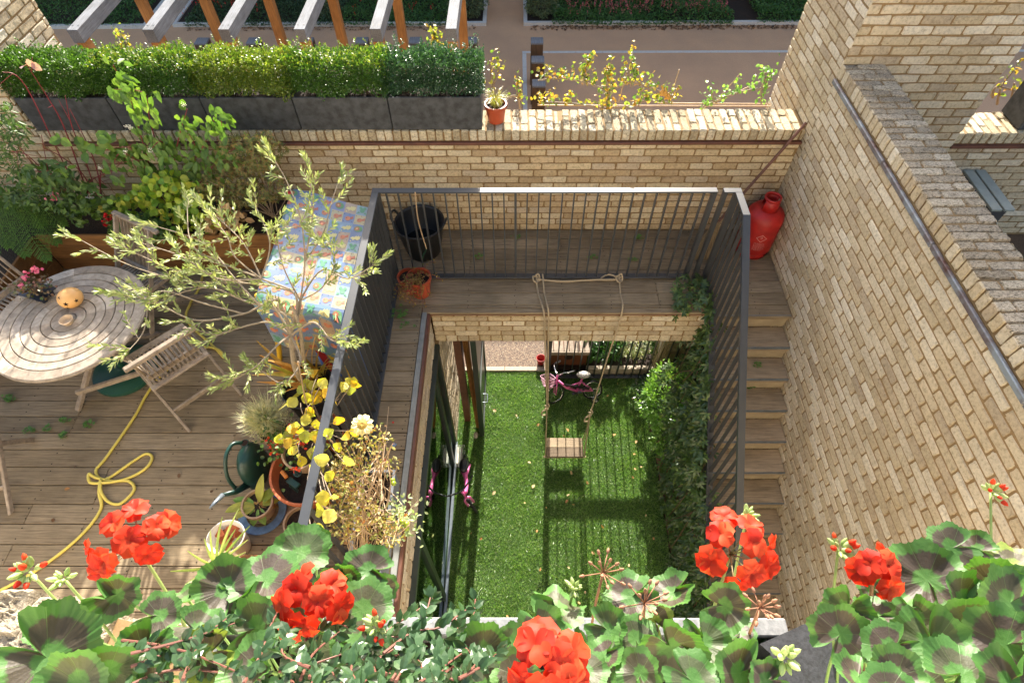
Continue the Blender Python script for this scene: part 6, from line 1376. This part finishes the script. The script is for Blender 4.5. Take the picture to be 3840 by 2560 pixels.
et=espalier('yellow leafed twig rising above the left part of the hedge',[[(295,125),(290,105),(284,88)]],75,'pear',1.1,loc=(-3.5,4.98,ZL))
et=espalier('bare twigs with few yellow leaves beside the neighbour planter',[[(2290,240),(2300,200),(2330,160)],[(2280,225),(2290,200),(2350,215)],[(2320,240),(2330,190)]],76,'pear',.45,loc=(4.3,4.98,ZL))
b=MB(); 
for v0,u0,u1 in ((242,1235,1770),(237,1510,1770)): b.tube([at(*pv(u0,v0),y=5.02),at(*pv(u1,v0+2),y=5.02)],.006,6)
for q in (((1440,165),(1420,235)),((1560,160),(1540,225)),((1700,170),(1640,238)),((1612,250),(1772,175))): b.tube([at(*pv(*q[0]),y=5.03),at(*pv(*q[1]),y=5.03)],.005,6)
tag(b.build('trellis_canes',M['cane']),'thin pale training canes behind the coping','trellis')
b=MB()
for u,v in ((1528,215),(1521,214),(1534,222)): b.lathe([(.0001,-.03),(.022,-.018),(.026,-.004),(.015,.02),(.006,.035),(.0001,.036)],at(*pv(u,v),y=4.95),14)
o=b.build('pears',simple('ripe_pear',hexc('b88838'),.5),smooth=True); tag(o,'few ripe pears hanging behind the coping','pears'); o['kind']='stuff'
# ================================================================== FOREGROUND: ledge, stones, geraniums, cotoneaster
def fdepth(v): return 1.0-(v-1250)/318*.30
M['ledge']=simple('pale_speckled_fibreclay',hexc('8b8c8c'),.6,nscale=90,c2=hexc('6a6c6e'),bmp=.3)
M['bspeck']=simple('black_speckled_fibreclay',hexc('34353a'),.55,nscale=160,c2=hexc('1c1d20'),spec=.6,bmp=.3)
t=thing('ledge_planter','grey rimmed dark planter on the balcony edge full of geraniums','planter',(0,.05,2.8))
b=MB(); rz=3.04; b.box(-.56,.49,.182,.213,2.80,rz,bev=.003); b.box(-.56,-.53,-.16,.181,2.80,rz,bev=.003); b.box(.46,.49,-.16,.181,2.80,rz,bev=.003); b.box(-.529,.459,-.16,-.13,2.80,rz,bev=.003); b.build('planter_walls',M['ledge'],t)
b=MB(); b.box(-.529,.459,-.129,.181,2.80,2.97); b.build('soil',M['soil'],t)
# black speckled tapered trough on the right
pts=[at(*pv(u,v),z=3.09) for u,v in ((1745,1478),(1890,1413),(1990,1500),(2040,1600),(1760,1640),(1770,1500))]
b=MB(); V=[tuple(p) for p in pts]+[(p[0],p[1],p[2]-.22) for p in pts]; n=len(pts); b.add(V,[tuple(range(n))[::-1],tuple(range(n,2*n))]+[(i,(i+1)%n,n+(i+1)%n,n+i) for i in range(n)]); 
tag(b.build('black_trough',M['bspeck']),'black speckled trough corner between the geranium clumps','planter')
c0=at(*pv(2180,1520),z=3.02); b=MB(); b.box(c0[0]-.08,c0[0]+.75,-.16,.16,2.80,3.04,bev=.006); t=thing('ledge_planter','black planter under the right-hand geranium clump','planter',(c0[0],0,2.8)); b.build('planter_walls',M['bspeck'],t)
b=MB(); b.box(.491,2.54,-.25,.10,2.75,2.93,bev=.01); b.box(-2.2,-.561,-.25,.16,2.75,3.0,bev=.01); tag(b.build('parapet_ledge',M['ledge']),'stone ledge of the balcony carrying the planters','ledge')
# rough stones at the bottom left
M['stone']=brickmat('rough_buff_stone',[hexc('b8ae9c'),hexc('a89c86'),hexc('c6bca8')],crack=.6)
def stone(px,z,rad,seed,label):
    r=np.random.default_rng(seed); c=at(*pv(*px),z=z); b=MB(); n=22; m=9; V=[];F=[]
    ph=r.uniform(0,6); 
    for j in range(m+1):
        f=j/m
        for k in range(n):
            a=2*PI*k/n; sq=1/max(abs(math.cos(a)),abs(math.sin(a)))**.75; lump=1+.08*math.sin(3*a+ph)+.05*math.sin(7*a+2*ph)+r.normal(0,.02)
            rr=rad*f*sq*lump; V.append((c[0]+rr*math.cos(a),c[1]+rr*math.sin(a)*.8,z+r.normal(0,.0018)+.006*math.sin(rr*60+ph)-(.10 if j==m else 0)-(.008 if j==m-1 else 0)))
    for j in range(m):
        for k in range(n): F.append((j*n+k,(j+1)*n+k,(j+1)*n+(k+1)%n,j*n+(k+1)%n))
    b.add(V,F); tag(b.build('parapet_stone',M['stone'],loc=tuple(c),smooth=False),label,'stone','rough stones topping the balcony wall')
for i,(px,z,rad,lb) in enumerate((((5,1405),3.10,.052,'rough stone at the left picture edge nearest the hose'),((115,1425),3.10,.058,'rough stone beneath the tall geranium bud'),((30,1500),3.10,.062,'large rough stone in the lower left corner'),((210,1440),3.09,.035,'small rough stone behind the left geranium leaves'),((325,1462),3.08,.045,'rough stone showing between the left geranium leaves'),((-40,1560),3.10,.07,'rough stone cut by the lower left corner'))): stone(px,z,rad,200+i,lb)
b=MB(); P=[at(*pv(u,v),z=3.075) for u,v in ((-120,1375),(120,1385),(470,1465),(470,1640),(-120,1640))]; V=[tuple(p) for p in P]+[(p[0],p[1],2.75) for p in P]; n=5; b.add(V,[tuple(range(n))[::-1],tuple(range(n,2*n))]+[(i,(i+1)%n,n+(i+1)%n,n+i) for i in range(n)]); tag(b.build('stone_bedding',M['mortar']),'sandy mortar bed under the rough stones','mortar')
# --- geranium leaf material with its zonal band and veins
def zonal():
    m,n,l,p=newmat('zonal_geranium_leaf'); p.inputs['Roughness'].default_value=.5; p.inputs['Specular IOR Level'].default_value=.45
    a=n.new('ShaderNodeAttribute'); a.attribute_name='leafco'; sp=n.new('ShaderNodeSeparateXYZ'); l.new(a.outputs['Vector'],sp.inputs[0])
    def mt(op,x,y=None,z=None):
        q=n.new('ShaderNodeMath'); q.operation=op
        for i,v in enumerate((x,y,z)):
            if v is None: continue
            if isinstance(v,(int,float)): q.inputs[i].default_value=v
            else: l.new(v,q.inputs[i])
        return q.outputs[0]
    t=noise(n,l,38,4); t2=noise(n,l,160,3)
    rho=mt('ADD',sp.outputs[0],mt('MULTIPLY',mt('SUBTRACT',t.outputs[0],.5),.55))
    # scalloped zone edge between the veins
    sc=mt('MULTIPLY',mt('ABSOLUTE',mt('SINE',mt('MULTIPLY',sp.outputs[1],4.0))),.10)
    rz=mt('ADD',rho,sc)
    band=ramp(n,[(.36,lin(0,0,0)),(.44,lin(1,1,1)),(.76,lin(1,1,1)),(.82,lin(0,0,0))]); l.new(rz,band.inputs[0])
    amt=mt('MULTIPLY',band.outputs[0],mt('MULTIPLY_ADD',sp.outputs[2],.35,.62))
    g=ramp(n,[(0,hexc('567e3e')),(.45,hexc('466e32')),(.9,hexc('68904a')),(.97,hexc('989c44'))]); l.new(island(n),g.inputs[0])
    gg=mixc(n,l,t2.outputs[0],g.outputs[0],hexc('456c34'))
    c=mixc(n,l,amt,gg,hexc('4a3d38'))
    vein=mt('ABSOLUTE',mt('SINE',mt('MULTIPLY',sp.outputs[1],4.0))); vr=ramp(n,[(.0,lin(1,1,1)),(.07,lin(0,0,0))]); l.new(vein,vr.inputs[0])
    vf=mt('MULTIPLY',vr.outputs[0],.38); c2=mixc(n,l,vf,c,hexc('7c9c5c')); l.new(c2,p.inputs['Base Color'])
    tr=n.new('ShaderNodeBsdfTranslucent'); l.new(mixc(n,l,1.0,c2,lin(1.5,1.7,.5),'MULTIPLY'),tr.inputs[0]); ms=n.new('ShaderNodeMixShader'); ms.inputs[0].default_value=.26; l.new(p.outputs[0],ms.inputs[1]); l.new(tr.outputs[0],ms.inputs[2]); l.new(ms.outputs[0],n['Material Output'].inputs[0])
    ad=mt('ADD',mt('MULTIPLY',vr.outputs[0],-.5),t2.outputs[0]); bump(n,l,ad,.5,.0016,p); return m
M['zonal']=zonal()
class LeafSet(MB):
    def __init__(s): super().__init__(); s.at=[]
    def gleaf(s,c,nrm,R,rot,seed,cup=.22,ruf=.10,zone=.8):
        r=np.random.default_rng(seed); c=np.array(c,float); A=np.array(Vector(nrm).to_track_quat('Z','Y').to_matrix()); nr,ns=9,108
        ph=r.uniform(0,6.28,4); V=[];AT=[]
        for j in range(nr+1):
            rho=j/nr
            for k in range(ns):
                th=2*PI*k/ns; d=abs(((th+PI)%(2*PI))-PI)   # notch at th=0
                out=1-.78*math.exp(-(d/.20)**2)
                out*=1+.060*math.cos(8*th+PI)+.026*math.cos(36*th)+.03*math.sin(2*th+ph[0])
                rr=R*rho*out
                z=R*(cup*rho**2*(1+.5*math.sin(th+ph[1]))+ruf*rho**2.2*math.sin(4*th+ph[2])+ruf*.35*rho**3*math.sin(8*th+ph[3])-.18*rho**3*max(0,math.cos(th*1.0+ph[1])))
                x,y=rr*math.cos(th+rot),rr*math.sin(th+rot); V.append(c+A@np.array([x,y,z])); AT.append((rho,th,zone))
        F=[]
        for j in range(nr):
            for k in range(ns):
                if j==0: 
                    F.append((0,ns+k,ns+(k+1)%ns)); continue
                F.append((j*ns+k,(j+1)*ns+k,(j+1)*ns+(k+1)%ns,j*ns+(k+1)%ns))
        s.add(V,F); s.at+=AT
    def finish(s,name,mat,parent):
        o=s.build(name,mat,parent,smooth=True); at_=o.data.attributes.new('leafco','FLOAT_VECTOR','POINT'); at_.data.foreach_set('vector',np.array(s.at).ravel()); return o
M['gstem']=leafmat('geranium_stem',[hexc('8a9a58'),hexc('7a7a48'),hexc('96684c')],.1); M['gstemg']=simple('green_petiole',hexc('88a85c'),.5)
M['pet']=leafmat('vermilion_petals',[hexc('d84a2a'),hexc('c83420'),hexc('e4643a'),hexc('b82c1e'),hexc('dc5030')],.38,.55,.25,tcol=lin(1.35,.75,.5),nz=60)
M['budg']=leafmat('pale_green_buds',[hexc('a8bc78'),hexc('98ac68'),hexc('c0cc94')],.2)
def clump(label,leaves_,heads,buds,seed,root):
    t=thing('geranium',label,'geranium',tuple(root)); r=np.random.default_rng(seed); LS=LeafSet(); st=MB()
    for i,q in enumerate(leaves_):
        u,v,sz=q[:3]; tt=fdepth(v)+(q[3] if len(q)>3 else 0)
        c=at(*pv(u,v),t=tt); R=sz*1.6327*tt/FPX/2*(.88 if len(q)<4 else .70)
        vd=(CAM-c)/np.linalg.norm(CAM-c); nrm=np.array([r.normal(0,.45),r.normal(.05,.42),.75])+vd*.4; nrm/=np.linalg.norm(nrm)
        LS.gleaf(c,nrm,R,r.uniform(0,6.28),seed*100+i,cup=r.uniform(.1,.5),ruf=r.uniform(.06,.17),zone=r.choice([.1,.45,.7,.9,1.0]))
        e=np.array([root[0]+(c[0]-root[0])*.45+r.normal(0,.03),root[1]+.02,root[2]]); st.tube(spline([e,(e+c)/2+[0,.02,.0],c-nrm*.002],5),.0022,6)
    LS.finish('foliage',M['zonal'],t); st.build('petioles',M['gstemg'],t,smooth=True)
    for (u,v,sz,ns) in heads:
        tt=fdepth(v)-.08; c=at(*pv(u,v),t=tt); Rh=sz*1.6327*tt/FPX/2; b=MB(); s2=MB(); hub=c-np.array([0,-.0,Rh*.45])
        gold=PI*(3-math.sqrt(5))
        for k in range(ns):
            f=(k+.5)/ns; el=math.acos(1-1.05*f); a=k*gold+r.normal(0,.2); d=np.array([math.sin(el)*math.cos(a),math.sin(el)*math.sin(a),math.cos(el)]); fc=hub+d*Rh*.84*np.array([1,1,.62])+r.normal(0,.003,3)
            dn=d*.9+np.array([0,-.45,.45])+r.normal(0,.15,3); dn/=np.linalg.norm(dn); A=np.array(Vector(dn).to_track_quat('Z','Y').to_matrix()); a0=r.uniform(0,6.28); pl=r.uniform(.020,.025)
            for j in range(5):
                aa=a0+2*PI*j/5+r.normal(0,.08); dd=A@np.array([math.cos(aa),math.sin(aa),.28+r.normal(0,.1)])
                # broad obovate petal grid
                dd/=np.linalg.norm(dd); T=np.cross(dd,dn); T/=np.linalg.norm(T); N2=np.cross(T,dd); V=[];F=[]; m=7; w_=pl*1.22
                for i2 in range(m):
                    f2=i2/(m-1); w=w_*.5*(math.sin(min(1,f2*1.02+.10)**1.35*PI*.80))**.75*1.05; zz=-.35*pl*f2*f2+.10*pl*math.sin(f2*3)
                    for q2 in (-1,-.5,0,.5,1): V.append(fc+dd*pl*f2+T*w*q2+N2*(zz+.18*w*abs(q2)+.05*pl*math.sin(q2*4+a0+j)*f2))
                for i2 in range(m-1):
                    for q2 in range(4): F.append((i2*5+q2,i2*5+q2+1,(i2+1)*5+q2+1,(i2+1)*5+q2))
                b.add(V,F)
            s2.tube([hub-[0,0,Rh*.35],fc],.0011,5)
        base=np.array([root[0]+(c[0]-root[0])*.6,root[1]+.03,root[2]]); s2.tube(spline([hub-[0,0,Rh*.35],(hub+base)/2+r.normal(0,.01,3),base],6),.0028,8)
        fh=b.build('flower_head',M['pet'],t,smooth=True); s2.build('flower_stalk',M['gstem'],fh,smooth=True)
    for (u,v,sz,kind) in buds:
        tt=fdepth(v)-.04; c=at(*pv(u,v),t=tt); Rh=sz*1.6327*tt/FPX/2; b=MB(); n=11 if kind!='dry' else 12; tips=MB()
        for k in range(n):
            a=k*2.4; el=r.uniform(.15,1.35) if kind!='dry' else r.uniform(.3,1.5); d=np.array([math.sin(el)*math.cos(a),math.sin(el)*math.sin(a),math.cos(el)*.9])
            p0=c+d*Rh*.25; L_=Rh*r.uniform(.6,.95)
            if kind=='dry': b.tube([c,c+d*Rh*.95],.0009,5); b.lathe([(.0001,-.003),(.0028,0),(.002,.005),(.0001,.007)],c+d*Rh*.95,7,axis=d)
            else:
                b.lathe([(.0001,0),(L_*.17,L_*.25),(L_*.22,L_*.5),(L_*.12,L_*.85),(.0001,L_)],p0,8,axis=d)
                if kind=='red' and k%2==0: tips.lathe([(.0001,L_*.55),(L_*.2,L_*.7),(L_*.16,L_*1.0),(.0001,L_*1.2)],p0,8,axis=d)
        base=np.array([root[0]+(c[0]-root[0])*.75,root[1]+.02,root[2]]); b.tube(spline([c,(c+base)/2+r.normal(0,.012,3),base],6),.0022,7)
        bc2=b.build('bud_cluster' if kind!='dry' else 'dried_head',M['budg'] if kind!='dry' else M['drystalk'],t,smooth=True)
        if tips.n: tips.build('red_tips',M['pet'],bc2,smooth=True)
M['drystalk']=simple('dry_brown_stalk',hexc('a8785c'),.8,nscale=60,namp=.3)
LA=[(268,1365,150,.02),(365,1412,125),(110,1510,250),(130,1435,130),(520,1350,150),(610,1330,180),(690,1270,150),(845,1310,130),(590,1440,170),(585,1530,170),(450,1445,130),(835,1400,160),(765,1345,100),(790,1330,95),(330,1500,150),(670,1420,120),(250,1540,170),(480,1500,150),(720,1500,150,.08),(180,1570,190),(540,1410,150,.05),(930,1560,130,.1),(820,1480,120,.1),(720,1250,110,.02),(510,1390,130,.04),(430,1375,110,.05),(880,1350,100,.05),(350,1570,150,.05)]
clump('left-hand geranium with three-tone leaves and two red flower heads above the deck',LA,[(275,1232,190,9),(705,1378,175,8)],[(68,1312,90,'red'),(148,1330,62,'g'),(868,1440,80,'red')],301,(-.30,.03,3.0))
LB=[(1110,1500,155),(1280,1395,150),(1240,1445,140),(1450,1370,140),(1545,1362,125),(1395,1445,120),(1460,1465,120),(1540,1485,180),(1665,1390,125),(1615,1475,140),(1700,1545,170),(1470,1545,125),(1345,1540,120),(1185,1550,130),(1390,1505,110),(1590,1565,160),(1760,1560,110),(1500,1420,130,.06),(1420,1560,150,.05),(1640,1545,150,.05),(1180,1470,110,.07),(1060,1560,130,.05),(1700,1450,100,.06),(1320,1480,120,.06)]
clump('middle geranium with one tall red head and one cut by the bottom edge',LB,[(1700,1250,190,9),(1262,1525,175,8)],[(1318,1352,50,'g'),(1800,1508,85,'g'),(1385,1315,100,'dry'),(1480,1385,110,'dry'),(1745,1395,75,'dry'),(1715,1185,60,'g')],302,(.17,.03,3.0))
LC=[(1930,1455,150),(1945,1400,130),(2015,1415,130),(2045,1490,140),(2130,1330,195),(2210,1375,150),(2280,1345,150),(2185,1258,130),(2240,1262,100),(2320,1385,190),(2140,1480,185),(2225,1440,170),(2310,1480,200),(2060,1550,140),(1970,1555,130),(2210,1550,190),(2320,1570,190),(2330,1300,130),(2100,1420,150,.05),(2260,1500,170,.06),(1985,1480,110,.05),(2130,1570,160,.05),(2180,1400,160,.07),(2040,1590,150),(2390,1540,180),(2300,1420,160,.06),(2000,1350,80,.05),(2390,1360,150,.04)]
clump('right-hand geranium against the tall brick wall with a small red flower head',LC,[(2025,1303,95,5)],[(1925,1262,85,'red'),(2275,1130,60,'red')],303,(.62,.0,3.0))
# cotoneaster sprays
M['coto']=leafmat('cotoneaster_glossy_leaves',[lin(.03,.07,.025),lin(.045,.095,.035),lin(.07,.13,.06)],.15,.30,.5)
t=thing('cotoneaster','small-leaved glossy cotoneaster sprays between the geranium clumps','shrub',(-.1,.05,2.97)); b=MB(); s=MB(); r=np.random.default_rng(81)
PA=[[(280,1470),(360,1480),(440,1500),(540,1540)],[(300,1530),(380,1500),(450,1470),(520,1420)],[(420,1560),(440,1510),(470,1460)],[(300,1500),(420,1470),(540,1430)],[(560,1568),(600,1500),(620,1440),(640,1400)],[(690,1560),(720,1500),(780,1450)],[(780,1570),(830,1500),(900,1440),(960,1400),(1000,1370)],[(900,1560),(950,1480),(975,1420),(990,1365)],[(960,1570),(1010,1500),(1050,1450),(1040,1400)],[(1000,1560),(1075,1500),(1085,1440),(1092,1375)],[(850,1580),(880,1540),(960,1530),(1060,1540)],[(640,1540),(740,1540),(850,1510),(960,1500)],[(280,1580),(380,1540),(480,1540),(600,1560)],[(880,1500),(950,1450),(1010,1440),(1070,1400)],[(790,1530),(860,1470),(930,1460)],[(1000,1540),(1040,1480),(1110,1460)],[(700,1470),(760,1430),(800,1440)],[(920,1590),(990,1550),(1060,1500)],[(740,1590),(800,1560),(900,1570)],[(1050,1590),(1080,1540),(1130,1520)]]
for k in range(26):
    u0=r.uniform(650,1080); v0=r.uniform(1530,1620); PA.append([(u0,v0),(u0+r.normal(0,30),v0-30),(u0+r.normal(0,60),v0-r.uniform(50,85))])
for pth in PA:
    dt=r.uniform(-.05,.04); P=spline([at(*pv(u,v),t=fdepth(v)+dt-.01) for u,v in pth],5); s.tube(P,list(np.linspace(.0022,.0010,len(P))),6)
    for i in range(1,len(P)):
        a=P[i]-P[i-1]; a/=np.linalg.norm(a)+1e-9
        for k in range(2):
            sd=np.cross(a,r.normal(0,1,3)); sd/=np.linalg.norm(sd)+1e-9; b.leaves([P[i]],[a*.5+sd],[r.normal(0,.45,3)+[0,-.2,1]],r.uniform(.014,.020),r.uniform(.008,.0115),fold=.18,curl=.15,shape='round')
    b.leaves([P[-1]],[P[-1]-P[-2]],[[0,0,1]],.014,.007,shape='round')
    q=P[0]; 
b.build('foliage',M['coto'],t); s.build('stems',simple('red_brown_twig',hexc('6e4438'),.6),t)
# dark fill foliage low in the planters so no soil gap shows
for i,(x0,x1,y0,y1,n,lb) in enumerate(((-.52,.55,-.12,.17,900,'dense shaded cotoneaster leaves filling the middle planter'),(.45,1.3,-.14,.15,500,'dense shaded leaves low in the right planter'))):
    P=np.stack([r.uniform(x0,x1,n),r.uniform(y0,y1,n),r.uniform(3.0,3.08,n)],1); b=MB(); b.leaves(P,r.normal(0,1,(n,3)),r.normal(0,.4,(n,3))+[0,0,1],.02,.011,shape='round'); tag(stuff(b.build('low_foliage',M['coto'])),lb,'foliage')
# two red lantern fruits
t=thing('red_lantern_fruit','two small red lantern-shaped fruits on a twig above the geranium','fruit',tuple(at(*pv(728,1278),z=1.6))); 
for (u,v,rr3) in ((714,1290,.020),(733,1272,.014)):
    b=MB(); c=at(*pv(u,v),t=1.25); b.lathe([(max(.0001,rr3*math.sin(a)),rr3*(1-math.cos(a))) for a in np.linspace(0,PI,11)],c,16); b.build('fruit',simple('bright_red_husk',hexc('c83428'),.35,nscale=90,namp=.4),t,smooth=True)
b=MB(); b.tube([at(*pv(690,1285),t=1.25),at(*pv(733,1268),t=1.25)],.0015,5); b.build('twig',M['cane'],t)
